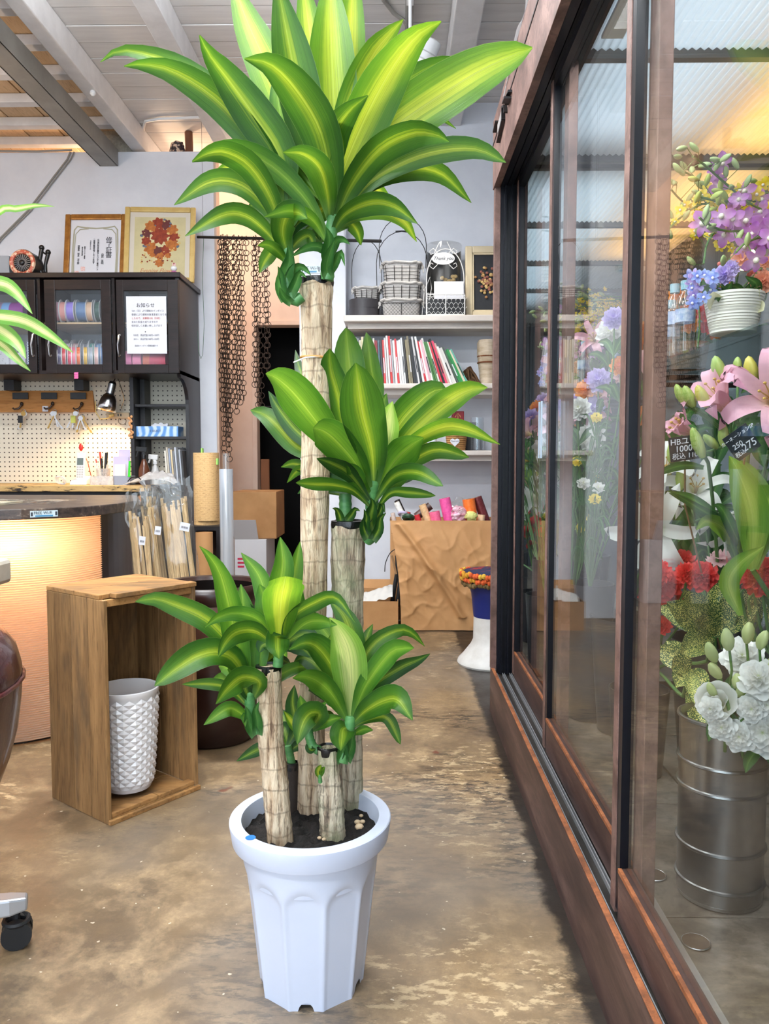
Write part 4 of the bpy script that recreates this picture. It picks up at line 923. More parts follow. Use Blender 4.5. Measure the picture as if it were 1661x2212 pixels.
# clamp lamp with its bulb
t=thing('clamp_lamp','chrome clamp lamp with lit reflector on pegboard','lamp',P(236,890,4.72))
Yl=4.72; A=P(243,829,Yl); Bm=P(238,851,Yl); C=P(230,886,Yl-.02); ax=(C-A).normalized()
q=B(); q.cyl(A,Bm,.0235,n=24); make(q,'lamp_socket',STEEL,t,smooth=True)
q=B(); q.cyl(A-ax*.012,A,.018,.0225,n=20); make(q,'socket_cap',BLACKM,t,smooth=True)
u=ax.orthogonal().normalized(); w_=ax.cross(u); L=(C-Bm).length
prof=[(.024,0),(.036,.12),(.046,.35),(.052,.7),(.054,1.0)]
q=B(); vs=[];fs=[]; n=28
for i in range(n):
    an=2*math.pi*i/n
    for r,tt in prof: vs.append(Bm+ax*(L*tt)+(u*math.cos(an)+w_*math.sin(an))*r)
for i in range(n):
    for j in range(4): fs.append((i*5+j,((i+1)%n)*5+j,((i+1)%n)*5+j+1,i*5+j+1))
q.add(vs,fs); make(q,'reflector',CHROME,t,smooth=True,solid=.0015)
q=B(); q.sphere(Bm+ax*L*.6,.024,14,10); make(q,'bulb',mat('lit_bulb',(1,.9,.7),.4,emit=(1,.78,.45),es=14),t,smooth=True)
spot('clamp_lamp_light',Bm+ax*(L+.008),Bm+ax*1.0+Vector((0,.25,0)),17,(1,.70,.36),120,.03,.6)
q=B(); q.tube([A,P(252,812,4.74),P(262,840,4.78),P(268,862,4.82),P(262,882,4.84)],.004,6); make(q,'arm',CHROME,t,smooth=True)
q=B(); q.tube([P(206,866,4.86),P(207,890,4.85),P(216,905,4.84),P(232,904,4.83),P(244,897,4.835)],.0035,6); make(q,'cord',mat('cream_cord',srgb(236,206,130),.5),t,smooth=True)
t=thing('power_strip','beige power strip fixed to pegboard under clamp lamp','power strip',P(256,903,4.87))
a,b=pb(229,891,279,903,4.86,4.893); make(B().box(a,b),'body',mat('beige_plastic',srgb(206,184,150),.5),t,bevel=.003)
for x in (255,261): a,b=pb(x-1.2,894,x+1.2,899,4.858,4.862); make(B().box(a,b),'socket_slot',BLACKM,t)
q=B(); q.cyl(P(236,897,4.855),P(246,896,4.855),.008,.010,n=10); make(q,'plug',mat('cream_cord',srgb(236,206,130),.5),t,smooth=True)
q=B(); q.torus(P(264,909,4.86),.024,.0022,18,5,(0,1,0),(math.pi*.1,math.pi*1.5)); make(q,'cable',mat('grey_cable',srgb(120,100,80),.5),t,smooth=True)
# dried flower sprig on the divider
t=thing('dried_sprig','dried tan flower sprig pinned to dark divider beside pegboard','dried flowers',P(281,950,4.65))
q=B(); q.tube([P(281,898,4.655),P(283,920,4.652),P(282,947,4.655)],.002,5); make(q,'stalk',mat('dry_stalk',srgb(140,104,66),.8),t)
for i in range(14):
    y=900+i*3.4; q=B(); q.sphere(P(281+rng.uniform(-4,6),y,4.648),(.008,.004,.009),6,4); make(q,'dried_floret',mat('dried_peach',srgb(206,150,100),.8),t,smooth=True)
# ---- things on desk ledge and small shelves
t=thing('tissue_box','blue and white tissue box on small hutch shelf','tissue box',P(340,942,4.75))
a=P(294,918,4.70); b=P(385,942,4.70); 
def tissm():
    m,nt,b_=newmat('tissue_print'); n=nt.nodes.new('ShaderNodeTexWave'); n.inputs['Scale'].default_value=6; n.inputs['Distortion'].default_value=6; n.inputs['Detail'].default_value=1; n.inputs['Detail Scale'].default_value=.6
    nt.links.new(coords(nt,(1.2,1,4)),n.inputs[0]); c=ramp(nt,n.outputs[1],[(.2,srgb(96,150,214)),(.5,srgb(150,190,232)),(.8,srgb(206,226,244))]); nt.links.new(c,b_.inputs['Base Color']); return m
make(B().box((a.x,4.70,zsh2),(b.x,4.82,zsh2+.062)),'carton',tissm(),t,bevel=.002)
textmesh('5 SELECT',.017,(a.x+.115,4.6985,zsh2+.034),mat('navy_ink',srgb(60,70,110),.6),'lettering',t)
q=B(); c0=Vector(((a.x+b.x)/2,4.76,zsh2+.06))
q.grid(lambda u,v:(c0.x+(u-.5)*.10,c0.y+(v-.5)*.05,c0.z+.024*math.exp(-((v-.5)*4)**2)*(1-.6*abs(u-.5))+.004*math.sin(u*17+v*9)),12,8); make(q,'tissue',PAPER,t,smooth=True)
# cordless phone
c0=P(172,1047,4.58); t=thing('cordless_phone','white cordless phone standing in its charging base','phone',(c0.x,4.60,zl))
q=B(); q.add([(c0.x-.052,4.555,zl),(c0.x+.05,4.555,zl),(c0.x+.05,4.65,zl),(c0.x-.052,4.65,zl),(c0.x-.048,4.565,zl+.026),(c0.x+.046,4.565,zl+.03),(c0.x+.046,4.645,zl+.055),(c0.x-.044,4.645,zl+.045)],[(0,3,2,1),(4,5,6,7),(0,1,5,4),(1,2,6,5),(2,3,7,6),(3,0,4,7)]); make(q,'charging_base',WHITEP,t,bevel=.006)
M=Matrix.Translation((c0.x-.002,4.60,zl+.02))@Matrix.Rotation(R(-8),4,'X')
q=B(); q.M=M; q.box((-.025,-.014,0),(.025,.014,.172)); make(q,'handset',WHITEP,t,bevel=.009)
q=B(); q.M=M; q.box((-.018,-.0155,.095),(.018,-.0135,.137)); make(q,'screen',mat('lcd_grey',srgb(104,116,112),.25),t)
for r_ in range(5):
    for cc in range(3):
        q=B(); q.M=M; q.box((-.0175+cc*.0135,-.016,.02+r_*.0145),(-.008+cc*.0135,-.0135,.029+r_*.0145)); make(q,'key_button',mat('key_grey',srgb(196,192,188),.5),t)
# red scoop
t=thing('red_spoon','red long-handled spoon standing behind white phone','spoon',P(200,1040,4.68))
q=B(); q.tube([P(200,1042,4.66),P(190,1000,4.69),P(181,978,4.71)],.003,6); make(q,'handle',mat('red_wood',srgb(150,60,40),.5),t); q=B(); q.sphere(P(175,966,4.715),(.013,.008,.024),10,8); make(q,'bowl',mat('red_plastic',srgb(206,40,36),.35),t,smooth=True)
# clear organisers
t=thing('desk_organiser','low clear plastic desk organiser in front of pens','organiser',P(218,1048,4.6))
def tray(t,x0,x1,y0,Ya,Yb,m,name='tray',zf=None):
    zf=zl if zf is None else zf; a=P(x0,y0,Ya); b=P(x1,y0,Ya); q=B(); th=.002
    q.box((a.x,Ya,zf),(b.x,Ya+th,a.z)); q.box((a.x,Yb-th,zf),(b.x,Yb,a.z)); q.box((a.x,Ya+th,zf),(a.x+th,Yb-th,a.z)); q.box((b.x-th,Ya+th,zf),(b.x,Yb-th,a.z)); q.box((a.x+th,Ya+th,zf),(b.x-th,Yb-th,zf+th)); make(q,name,m,t)
FROST=glass('frosted_plastic',(.90,.90,.92),.05,.2,.7,.55)
tray(t,194,244,1029,4.54,4.62,FROST); 
t2=thing('pen_cup','frosted plastic pen cup behind clear organiser','pen cup',P(222,1048,4.68))
a=P(222,1040,4.68); q=B(); q.lathe([(.0,0),(.034,0),(.042,.095),(.040,.095),(.032,.004)],(a.x,4.69,zl),20); make(q,'cup',FROST,t2,smooth=True)
for i,(x,y,h,c,r_,n_) in enumerate([(211,1000,90,(226,222,214),.005,'white'),(207,992,100,(190,60,70),.004,'dark red'),(214,976,110,(226,60,40),.006,'red'),(221,990,90,(30,28,30),.007,'black'),(230,978,110,(40,38,36),.009,'thick black'),(204,1002,80,(236,236,236),.005,'pale'),(234,1004,80,(216,206,190),.006,'cream')]):
    p=P(x,y,4.69); q=B(); q.cyl((a.x+(p.x-a.x)*.35,4.69+.012*(i%3-1),zl+.006),(p.x,4.69+.014*(i%3-1),p.z),r_,n=10)
    tag(make(q,'pen',mat('pen_%d'%i,srgb(*c),.35),smooth=True),'%s pen standing in frosted cup by white phone'%n_,'pen')
t=thing('paper_box','grey plastic box holding memo papers beside pens','memo box',P(262,1048,4.6))
tray(t,244,280,1028,4.56,4.66,mat('grey_translucent',srgb(150,156,172),.35))
for x0,x1,y0,Y_,m_,n_ in [(246,272,1000,4.60,'memo_lilac','lilac card pad'),(248,270,1003,4.59,'memo_white','white memo slips')]: pass
for x0,x1,y0,Y_,c,n_ in [(243,276,987,4.63,(206,196,226),'lilac envelope'),(246,270,1004,4.595,(240,236,228),'white memo slip with print'),(254,279,972,4.645,(240,196,110),'orange-yellow envelope')]:
    a=P(x0,y0,Y_); b=P(x1,y0,Y_); q=B(); q.M=Matrix.Translation(((a.x+b.x)/2,Y_,zl+.003))@Matrix.Rotation(R(-5),4,'X'); q.box((-(b.x-a.x)/2,0,0),((b.x-a.x)/2,.004,a.z-zl)); tag(make(q,'paper_slip',mat('slip_%d'%c[1],srgb(*c),.6)),'%s standing in grey memo box'%n_,'paper')
q=B(); q.tube([P(279,1030,4.555),P(280,996,4.56)],[.008,.006],8); tag(make(q,'green_cutter',mat('neon_green',srgb(60,214,50),.35),smooth=True),'bright green cutter standing beside grey memo box','cutter')
# spray bottle
def spray(x,y0,y1,label,body,Yq,r_,trig=True):
    a=P(x,y0,Yq); zt_=P(x,y1,Yq).z; h=zt_-zl; t=thing('spray_bottle',label,'spray bottle',(a.x,Yq,zl))
    q=B(); q.lathe([(0,0),(r_,0),(r_*1.03,.01),(r_*.95,h*.4),(r_*.5,h*.62),(r_*.32,h*.68),(r_*.32,h*.72),(0,h*.72)],(a.x,Yq,zl),22); make(q,'bottle',body,t,smooth=True)
    q=B(); q.cyl((a.x,Yq,zl+h*.70),(a.x,Yq,zl+h*.82),r_*.42,n=16); q.bar((a.x+r_*.6,Yq,zl+h*.95),(a.x-r_*1.3,Yq,zl+h*.98),.022,.03); q.bar((a.x-r_*.9,Yq,zl+h*.95),(a.x-r_*1.3,Yq,zl+h*.75),.014,.01); q.bar((a.x,Yq,zl+h*.8),(a.x,Yq,zl+h*.95),.02,.02); make(q,'trigger_head',BLACKM if trig else WHITEP,t,bevel=.003)
spray(312,1040,968,'amber spray bottle with black trigger on desk','' or mat('amber_plastic',srgb(92,52,34),.2),4.66,.035)
spray(336,1040,985,'white spray bottle beside amber spray bottle','' or mat('milky_plastic',srgb(214,212,210),.3),4.74,.030,False)
# folders on the desk end
for i in range(9):
    c=[(226,220,206),(196,186,170),(150,160,180),(216,196,160),(120,120,124),(190,194,204),(96,96,98),(170,176,186),(60,60,62)][i]
    x=P(362+i*4.4,1000,4.60).x; hh=.20+.02*((i*7)%4)/3; q=B(); q.M=Matrix.Translation((x,4.58,zl))@Matrix.Rotation(R(-4),4,'Y'); q.box((0,0,0),(.0095,.22,hh))
    tag(make(q,'document_folder',mat('folder_%d'%i,srgb(*c),.6)),'%s folder standing upright at end of desk'%['cream','beige','blue-grey','tan','dark grey','pale blue','charcoal','silver-grey','black'][i],'folder')
# cable bundle
q=B()
for k in range(3): q.torus(P(128+k*3,1042,4.6-.02*k)+Vector((0,0,.012)),.026,.003,16,5,(.2,.9,.5))
o=tag(make(q,'cable_coil',WHITEP,smooth=True),'white cable coiled on desk left of phone','cable'); o.location.z=zl+.001
# ---- counter with rounded glowing front
ZCO=.752; k_=.9
cpoly=[(-3.0,2.28),(-2.2,2.24),(-1.7,2.26),(-1.45,2.30),(-1.20,2.37),(-1.10,2.43),(-1.03,2.50),(-.985,2.60),(-.965,2.72),(-.965,2.90),(-.985,3.06),(-1.03,3.22),(-1.12,3.36),(-3.0,3.42)]
CT=thing('service_counter','rounded shop counter with dark worn top and glowing ribbed front','counter',(-1.7,2.8,0))
fine=[]
pp=[Vector((x,y,0)) for x,y in cpoly[:-1]]; sp_=crom(pp,60); fine=[(v.x,v.y) for v in sp_]+[cpoly[-1]]
def worn():
    m,nt,b=newmat('worn_counter_top'); n=noise(nt,coords(nt,(3,14,14)),3,7,.7); c=ramp(nt,n,[(.40,srgb(52,44,42)),(.58,srgb(84,70,62)),(.72,srgb(176,160,140))]); nt.links.new(c,b.inputs['Base Color']); b.inputs['Roughness'].default_value=.34; return m
WORN=worn()
make(B().prism(fine,ZCO-.034,ZCO,'Z'),'counter_top',WORN,CT,bevel=.003)
def inset(poly,d):
    out=[]; n=len(poly)
    for i in range(n):
        a=Vector(poly[i-1]) if i else Vector(poly[0]); b=Vector(poly[min(i+1,n-1)]); t=(b-a)
        t=t.normalized() if t.length else Vector((1,0)); out.append((poly[i][0]-t.y*d,poly[i][1]+t.x*d))
    return out
arc=[p for p in fine[:-1]]
ins=inset(arc,.035)
# ribbed panel runs along the front curve until the dark end post
stop=next(i for i,p in enumerate(ins) if p[1]>2.64 and p[0]>-1.1)
panp=ins[12:stop+1]; NZ=190; zp0,zp1=.012,ZCO-.036
q=B(); vs=[];fs=[]
nrm=[]
for i in range(len(panp)):
    a=Vector(panp[max(i-1,0)]); b=Vector(panp[min(i+1,len(panp)-1)]); t=(b-a).normalized(); nrm.append(Vector((t.y,-t.x)))
for i,(x,y) in enumerate(panp):
    for j in range(NZ+1):
        z=zp0+(zp1-zp0)*j/NZ; d=.0028*(1 if j%2 else -1); vs.append((x+nrm[i].x*d,y+nrm[i].y*d,z))
for i in range(len(panp)-1):
    for j in range(NZ): fs.append((i*(NZ+1)+j,(i+1)*(NZ+1)+j,(i+1)*(NZ+1)+j+1,i*(NZ+1)+j+1))
q.add(vs,fs)
RIB=mat('ribbed_polycarbonate',srgb(240,214,190),.25,trans=.55)
make(q,'ribbed_panel',RIB,CT,smooth=True,angle=80)
bp=inset(arc,.22)[12:stop+1]
q=B(); q.grid(lambda u,v:(bp[int(u*(len(bp)-1))][0],bp[int(u*(len(bp)-1))][1],.0+.70*v),len(bp)-1,2); make(q,'inner_panel',mat('inner_cream',srgb(236,214,190),.7),CT)
q=B(); pin=inset(arc,.06)[12:stop+1]+inset(arc,.2)[12:stop+1][::-1]; q.prism(pin,.0,.055,'Z'); make(q,'plinth',BLACKM,CT)
pe=ins[stop:-1]+[(-1.9,3.32),(-1.9,2.72)]
make(B().prism(pe,0,ZCO-.036,'Z'),'end_post',mat('dark_laminate',srgb(36,26,28),.35),CT)
for i in range(2): point('counter_tube_light_%d'%i,(-1.24-.45*i,2.50-.06*i,.64),5.0,(1,.64,.34),.025)
# wifi sign on the counter edge
def wifi(t,c,w_,h_,nrmz=0,blue=True):
    q=B(); q.M=Matrix.Translation(c)@Matrix.Rotation(nrmz,4,'Z'); q.box((-w_/2,-.001,-h_/2),(w_/2,0,h_/2)); make(q,'plate',mat('sign_pale',srgb(206,222,228),.4),t)
    def at(x,z): return Matrix.Translation(c)@Matrix.Rotation(nrmz,4,'Z')@Vector((x,-.0016,z))
    textmesh('FREE Wi-Fi',h_*.62,at(-w_*.04,h_*.14),mat('sign_ink',srgb(58,66,76),.5),'lettering',t,rot=(R(90),0,nrmz),sx=.95)
    q=B(); q.M=Matrix.Translation(c)@Matrix.Rotation(nrmz,4,'Z'); q.box((-w_*.32,-.0018,-h_*.42),(w_*.32,-.0008,-h_*.2)); make(q,'blue_band',mat('sign_blue',srgb(70,140,180),.5),t)
    for s in (-1,1):
        q=B(); q.M=Matrix.Translation(c)@Matrix.Rotation(nrmz,4,'Z'); q.box((s*w_*.44-.003,-.0018,-h_*.3),(s*w_*.44+.003,-.0008,h_*.3)); make(q,'icon',mat('sign_ink',srgb(58,66,76),.5),t)
ce_=min(range(len(fine)-1),key=lambda i:abs((fine[i][0]/fine[i][1])-(-(831-71)/1700-.0145)))
e0=Vector(fine[ce_]); e1=Vector(fine[ce_+1]); tt=(e1-e0).normalized(); mid=(e0+e1)/2; nm=Vector((tt.y,-tt.x))
t=thing('wifi_sign','small FREE Wi-Fi sign on front edge of counter','sign',(mid.x+nm.x*.001,mid.y+nm.y*.001,ZCO-.026)); wifi(t,Vector((mid.x+nm.x*.002,mid.y+nm.y*.002,ZCO-.0175)),.082,.020,math.atan2(tt.y,tt.x))
# plastic wrapped sheets on the counter
t=thing('wrapped_sheets','clear plastic wrapped paper sheets lying on counter top','packet',(-1.35,2.72,ZCO))
def wrp(u,v): 
    x=-1.75+.62*u; y=2.50+.26*v+.06*u; return (x,y,ZCO+.004+.016*math.sin(math.pi*v)**.5*(1-.6*u)+.004*mnoise.noise(Vector((x*30,y*30,0))))
make(B().grid(wrp,40,18),'film',CLEAR,t,smooth=True); make(B().box((-1.75,2.53,ZCO+.001),(-1.30,2.72,ZCO+.008)),'sheets',mat('cream_sheets',srgb(216,206,176),.5),t)
# white shopping bag slumped on the desk end
q=B(); q.grid(lambda u,v:(lambda p,n1:(p.x+.02*n1,4.47+.16*v+.02*mnoise.noise(Vector((u*9,v*7,3))),zl+.002+(.075*math.sin(math.pi*min(max(u,.02),.98))**.7*math.sin(math.pi*(.15+.7*v))*(.55+.75*u))*(1+.45*n1)))(P(268+112*u,1048,4.50),mnoise.noise(Vector((u*6.5,v*5,8)))),44,22)
sb=tag(make(q,'shopping_bag',mat('thin_white_plastic',srgb(236,232,230),.3,trans=.35),smooth=True),'slumped thin white plastic shopping bag on desk end','bag')
make(B().tube(crom([P(276,1040,4.47),P(284,1032,4.46),P(298,1031,4.46),P(304,1036,4.47)],8),.003,6),'handle_slot',BLACKM,sb,smooth=True)
# ================================================================== floor things on the left
CRW=wood('crate_wood',srgb(112,82,50),srgb(162,124,80),'Z',2.2,.7,.35,srgb(88,72,54))
CRH=wood('crate_wood_flat',srgb(150,104,58),srgb(196,148,92),'X',2.0,.7,.3,srgb(110,86,60))
c0=PZ(234,1783,0); c2=PZ(429,1703,0); ang=math.atan2(c2.y-c0.y,c2.x-c0.x); CWd=(c2-c0).length; CD=.262; CHt=.572
M=Matrix.Translation(c0)@Matrix.Rotation(ang,4,'Z')     # local x along the opening, y into the crate
cc=M@Vector((CWd/2,CD/2,0)); CR=thing('wooden_crate','old wooden crate standing on end with a white pot inside','crate',(cc.x,cc.y,0))
def plank(a,b,m,name='plank'):
    q=B(); q.M=M; q.box(a,b); return make(q,name,m,CR,bevel=.0018)
th=.011
for a,b in ((0,.071),(.0735,.149),(.1515,CD)): plank((0,a,.0),(th,b,CHt-.012),CRW); plank((CWd-th,a,.012),(CWd,b,CHt-.006),CRW)
for a,b in ((th,.095),(.097,.165),(.167,CWd-th)): plank((a,CD-th,.012),(b,CD-.001,CHt-.012),CRW)
plank((th,.003,.0),(CWd-th,.125,.012),CRH); plank((th,.127,.0),(CWd-th,CD-th,.012),CRH); plank((.0,-.010,.0),(CWd,.0,.012),CRH)
plank((th,.004,.012),(.15,.03,.024),CRH,'batten'); plank((.152,.004,.012),(CWd-th,.03,.024),CRH,'batten')
plank((.0,.020,CHt-.012),(CWd,.130,CHt),CRH); plank((.0,.132,CHt-.012),(CWd,CD,CHt),CRH); plank((.03,-.008,CHt-.010),(CWd-.002,.020,CHt+.002),CRH)
plank((th,.004,CHt-.030),(.16,.016,CHt-.012),CRH,'batten'); plank((.162,.004,CHt-.030),(CWd-th,.016,CHt-.012),CRH,'batten')
# faceted white pot
pc2=PZ(297,1700,.026); PT=thing('faceted_planter','white ceramic planter with raised diamond facets inside crate','planter',(pc2.x,pc2.y,.026))
pc2=Vector((cc.x+.012,cc.y-.012,.026)); PT.location=pc2; WL[PT.name]=pc2
GLZ=mat('white_glaze',srgb(236,234,236),.18,coat=.4)
rb,rtp,hp=.062,.082,.272; q=B(); NR,NCL=11,16; vs=[];fs=[]
def rr_(z): t=(z)/hp; return rb+(rtp-rb)*(t**.75)
zA,zB=.012,hp-.018; dz_=(zB-zA)/NR
for j in range(-1,2*NR+1):
    z=zA+dz_*(j+1)/2
for j in range(0,2*NR-1):
    zc=zA+dz_*(j+1)/2
    for i in range(NCL):
        a=2*math.pi*(i+.5*(j%2))/NCL; da=math.pi/NCL
        def pt(an,z,o=0):
            z=min(max(z,zA),zB); r=rr_(z)+o; return (pc2.x+r*math.cos(an),pc2.y+r*math.sin(an),pc2.z+z)
        o=len(vs); vs+=[pt(a,zc,.0040),pt(a-da,zc),pt(a,zc-dz_/2),pt(a+da,zc),pt(a,zc+dz_/2)]
        fs+=[(o,o+1,o+2),(o,o+2,o+3),(o,o+3,o+4),(o,o+4,o+1)]
q.add(vs,fs); make(q,'facets',GLZ,PT)
q=B(); q.lathe([(0,0),(rb-.004,0),(rr_(.012)-.001,.012)]+[(rr_(zA+(zB-zA)*i/12)-.0015,zA+(zB-zA)*i/12) for i in range(13)]+[(rtp+.001,hp-.012),(rtp+.001,hp-.002),(rtp-.002,hp),(rtp-.006,hp-.003),(rtp-.010,hp-.09),(rb,hp-.2),(0,hp-.21)],pc2,48); make(q,'vessel',GLZ,PT,smooth=True)
q=B(); q.lathe([(0,hp-.044),(rtp-.012,hp-.044),(rtp-.012,hp-.049),(0,hp-.049)],pc2,36); make(q,'inner_saucer',mat('clay_brown',srgb(150,110,78),.55),PT,smooth=True)
# brown glazed jar
jc=Vector((P(458,1262,2.52).x,2.52,0)); JR=thing('glazed_jar','big dark brown glazed ceramic jar behind wooden crate','jar',jc)
def jarm():
    m,nt,b=newmat('brown_glaze'); n=noise(nt,coords(nt,(2,2,2)),3,5,.6,.5); sx=nt.nodes.new('ShaderNodeSeparateXYZ'); nt.links.new(coords(nt),sx.inputs[0])
    f=math1(nt,'ADD',sx.outputs[2],math1(nt,'MULTIPLY',math1(nt,'SUBTRACT',n,.5),.16)); c=ramp(nt,f,[(.24,srgb(44,24,20)),(.30,srgb(72,42,34)),(.46,srgb(98,68,54)),(.5,srgb(122,92,72))]); nt.links.new(c,b.inputs['Base Color']); b.inputs['Roughness'].default_value=.28; return m
JM=jarm(); jr=.166
q=B(); q.lathe([(0,0),(.125,0),(.135,.01),(.150,.06),(.162,.16),(.166,.28),(.163,.40),(.158,.455)],jc,56); make(q,'body',JM,JR,smooth=True)
q=B(); q.lathe([(.156,.45),(.166,.462),(.171,.478),(.170,.496),(.160,.508),(.146,.506),(.140,.494)],jc,56); make(q,'rim',JM,JR,smooth=True)
q=B(); q.lathe([(.140,.494),(.141,.46),(.146,.38),(.15,.2),(.12,.02),(0,.02)],jc,56); make(q,'jar_inside',mat('jar_inside_black',srgb(20,14,12),.3),JR,smooth=True)  # inside of the jar is near-black, darker than the brown body
# ---- bags of bamboo sticks
STK=wood('bamboo_stick',srgb(196,164,118),srgb(222,194,150),'Z',3,.6,.1)
def stickbag(name,label,bx0,bx1,by,tx0,tx1,ty,Yb,Yt,n,seed,flare=True):
    rn=random.Random(seed); b0=P(bx0,by,Yb); b1=P(bx1,by,Yb); t0=P(tx0,ty,Yt); t1=P(tx1,ty,Yt)
    b0.z=b1.z=.01; t=thing(name,label,'stick bundle',((b0.x+b1.x)/2,Yb,0))
    for i in range(n):
        f=rn.random(); g=min(max(f+rn.uniform(-.14,.14),0.03),.97); s=b0.lerp(b1,.08+.84*f); e=t0.lerp(t1,g)
        s=s+Vector((0,rn.uniform(-.03,.03),rn.uniform(0,.01))); e=e+Vector((0,rn.uniform(-.02,.02),rn.uniform(-.09,-.02)))
        q=B(); q.cyl(s,e,.0056*rn.uniform(.8,1.2),n=6); make(q,'stick',STK,t)
    def film(u,v):
        a=u*2*math.pi; cx_=(1-math.cos(a))/2 if True else 0
        p0=b0.lerp(b1,.5+.54*math.cos(a)); p1=t0.lerp(t1,.5+.56*math.cos(a)); p=p0.lerp(p1,v*1.06)
        d=.042*math.sin(a)*(1-.3*v); nz=.006*mnoise.noise(Vector((u*9+seed,v*14,1)))+(.02*mnoise.noise(Vector((u*16,v*30,seed))) if v>.85 else 0)
        return (p.x+nz,p.y+d+nz,max(p.z+nz,.006))
    make(B().grid(film,32,26),'plastic_bag',CLEAR,t,smooth=True)
    return t,b0,b1,t0,t1
def price(t,p,w_,h_,rz=0,ry=0):
    q=B(); q.M=Matrix.Translation(p)@Matrix.Rotation(rz,4,'Z')@Matrix.Rotation(ry,4,'Y'); q.box((-w_/2,-.001,-h_/2),(w_/2,0,h_/2)); make(q,'price_label',PAPER,t)
    for k in range(7):
        q=B(); q.M=Matrix.Translation(p)@Matrix.Rotation(rz,4,'Z')@Matrix.Rotation(ry,4,'Y'); x=-w_*.32+k*w_*.1; q.box((x,-.0016,-h_*.2),(x+w_*.045,-.0008,h_*.05)); make(q,'barcode_bar',INK,t)
t,*_=stickbag('stick_bundle','wide clear plastic bag of thin bamboo sticks leaning by counter',352,462,1300,316,402,1060,2.86,2.92,48,1)
price(t,P(399,1138,2.81),.036,.030,0,R(12))
q=B(); q.grid(lambda u,v:(lambda p:(p.x+.012*mnoise.noise(Vector((u*7,v*9,2))),p.y+.02*mnoise.noise(Vector((u*9,v*7,5))),p.z+.015*mnoise.noise(Vector((u*8,v*8,9)))))(P(316+78*u+10*math.sin(v*5),1096-46*v,2.88-.02*v)),24,16); make(q,'bag_neck',CLEAR,t,smooth=True)
t,*_=stickbag('stick_bundle','narrow clear plastic bag of bamboo sticks beside counter end',318,352,1300,276,314,1092,2.74,2.77,12,2)
price(t,P(307,1168,2.70),.022,.03,0,R(8))
t,*_=stickbag('stick_bundle','slim middle bag of bamboo sticks between two other stick bags',345,382,1300,304,338,1080,2.80,2.84,10,5)
price(t,P(341,1146,2.76),.022,.03,0,R(8))
# ---- paper and film rolls
def rollthing(name,label,cat,x,y0,y1,rpx,Yq,m,zfl=None,open_=True,part='roll'):
    a=P(x,y0,Yq); r=rpx*Yq/F; zf=0 if zfl is None else zfl; t=thing(name,label,cat,(a.x,Yq,zf)); h=a.z-zf
    q=B(); q.lathe([(r*.45,0),(r,0),(r,h),(r*.93,h),(r*.9,h-.02),(r*.45,h-.02)] if not open_ else [(0,.002),(r,0),(r,h),(r*.96,h),(r*.95,.01)],(a.x,Yq,zf),36,(lambda an,z,j:1+.02*math.sin(an*2+1))); make(q,part,m,t,smooth=True); return t,a,r,h
def newsm():
    m,nt,b=newmat('newsprint_kraft'); v=coords(nt,(1,1,1)); br=nt.nodes.new('ShaderNodeTexBrick'); br.inputs['Scale'].default_value=26; br.inputs['Mortar Size'].default_value=.05; br.inputs['Color1'].default_value=c4(srgb(206,166,112)); br.inputs['Color2'].default_value=c4(srgb(202,161,107)); br.inputs['Mortar'].default_value=c4(srgb(210,172,119))
    mp=coords(nt,(1,1,1),rot=(R(90),R(35),0)); nt.links.new(mp,br.inputs[0]); n=noise(nt,coords(nt,(60,60,300)),1,2); c=mixc(nt,ramp(nt,n,[(.60,(0,0,0)),(.64,(.55,.55,.55))]),br.outputs[0],srgb(130,92,54))
    nt.links.new(c,b.inputs['Base Color']); b.inputs['Roughness'].default_value=.7; return m
NEWS=newsm()
sx0=P(414,1137,3.62).x; sx1=P(476,1137,3.62).x; sz=P(445,1137,3.62).z
t=thing('roll_stand','dark wooden stand holding a paper roll beside desk','stand',((sx0+sx1)/2,3.75,0))
make(B().box((sx0,3.62,sz-.02),(sx1,3.90,sz)),'top',BLKW,t); make(B().box((sx0,3.62,0),(sx0+.02,3.90,sz-.02)),'side',BLKW,t); make(B().box((sx1-.02,3.62,0),(sx1,3.90,sz-.02)),'side',BLKW,t); make(B().box((sx0+.02,3.86,.0),(sx1-.02,3.88,sz-.02)),'back',mat('rusty_brown',srgb(74,40,26),.6),t); make(B().box((sx0+.02,3.64,.10),(sx1-.02,3.86,.12)),'shelf',BLKW,t)
t,a,r_,h=rollthing('paper_roll','tall loose roll of newsprint kraft paper on dark stand','paper roll',445,978,1137,27,3.74,NEWS,sz)
q=B(); q.grid(lambda u,v:(a.x+r_*1.0*math.cos(-2.1+u*1.9),3.74+r_*1.0*math.sin(-2.1+u*1.9)-.004-.012*u,sz+.02+(h*.93)*v),12,4); make(q,'loose_edge',NEWS,t,smooth=True)
for x,y,d in ((437,975,-.01),(470,997,.01)):
    q=B(); p=P(x,y,3.72); q.cbox(p,(.006,.03,.03)); make(q,'green_clip',mat('green_clip',srgb(150,214,90),.4),t)
rollthing('paper_roll','short printed kraft paper roll standing in front of dark stand','paper roll',441,1150,1300,18,3.52,KRAFT)
t,a,r_,h=rollthing('film_roll','tall shiny roll of clear wrapping film standing on floor','film roll',488,1013,1300,14.5,3.55,mat('rolled_film',srgb(190,196,204),.12,.35,var=srgb(226,230,236),scale=4,stretch=(30,30,.3)),None,False)
q=B(); q.lathe([(r_*.5,h-.02),(r_*.5,h+.07),(r_*.45,h+.07),(r_*.45,h-.02)],(a.x+.0,3.55,0),20); make(q,'core_tube',CLEAR,t,smooth=True)
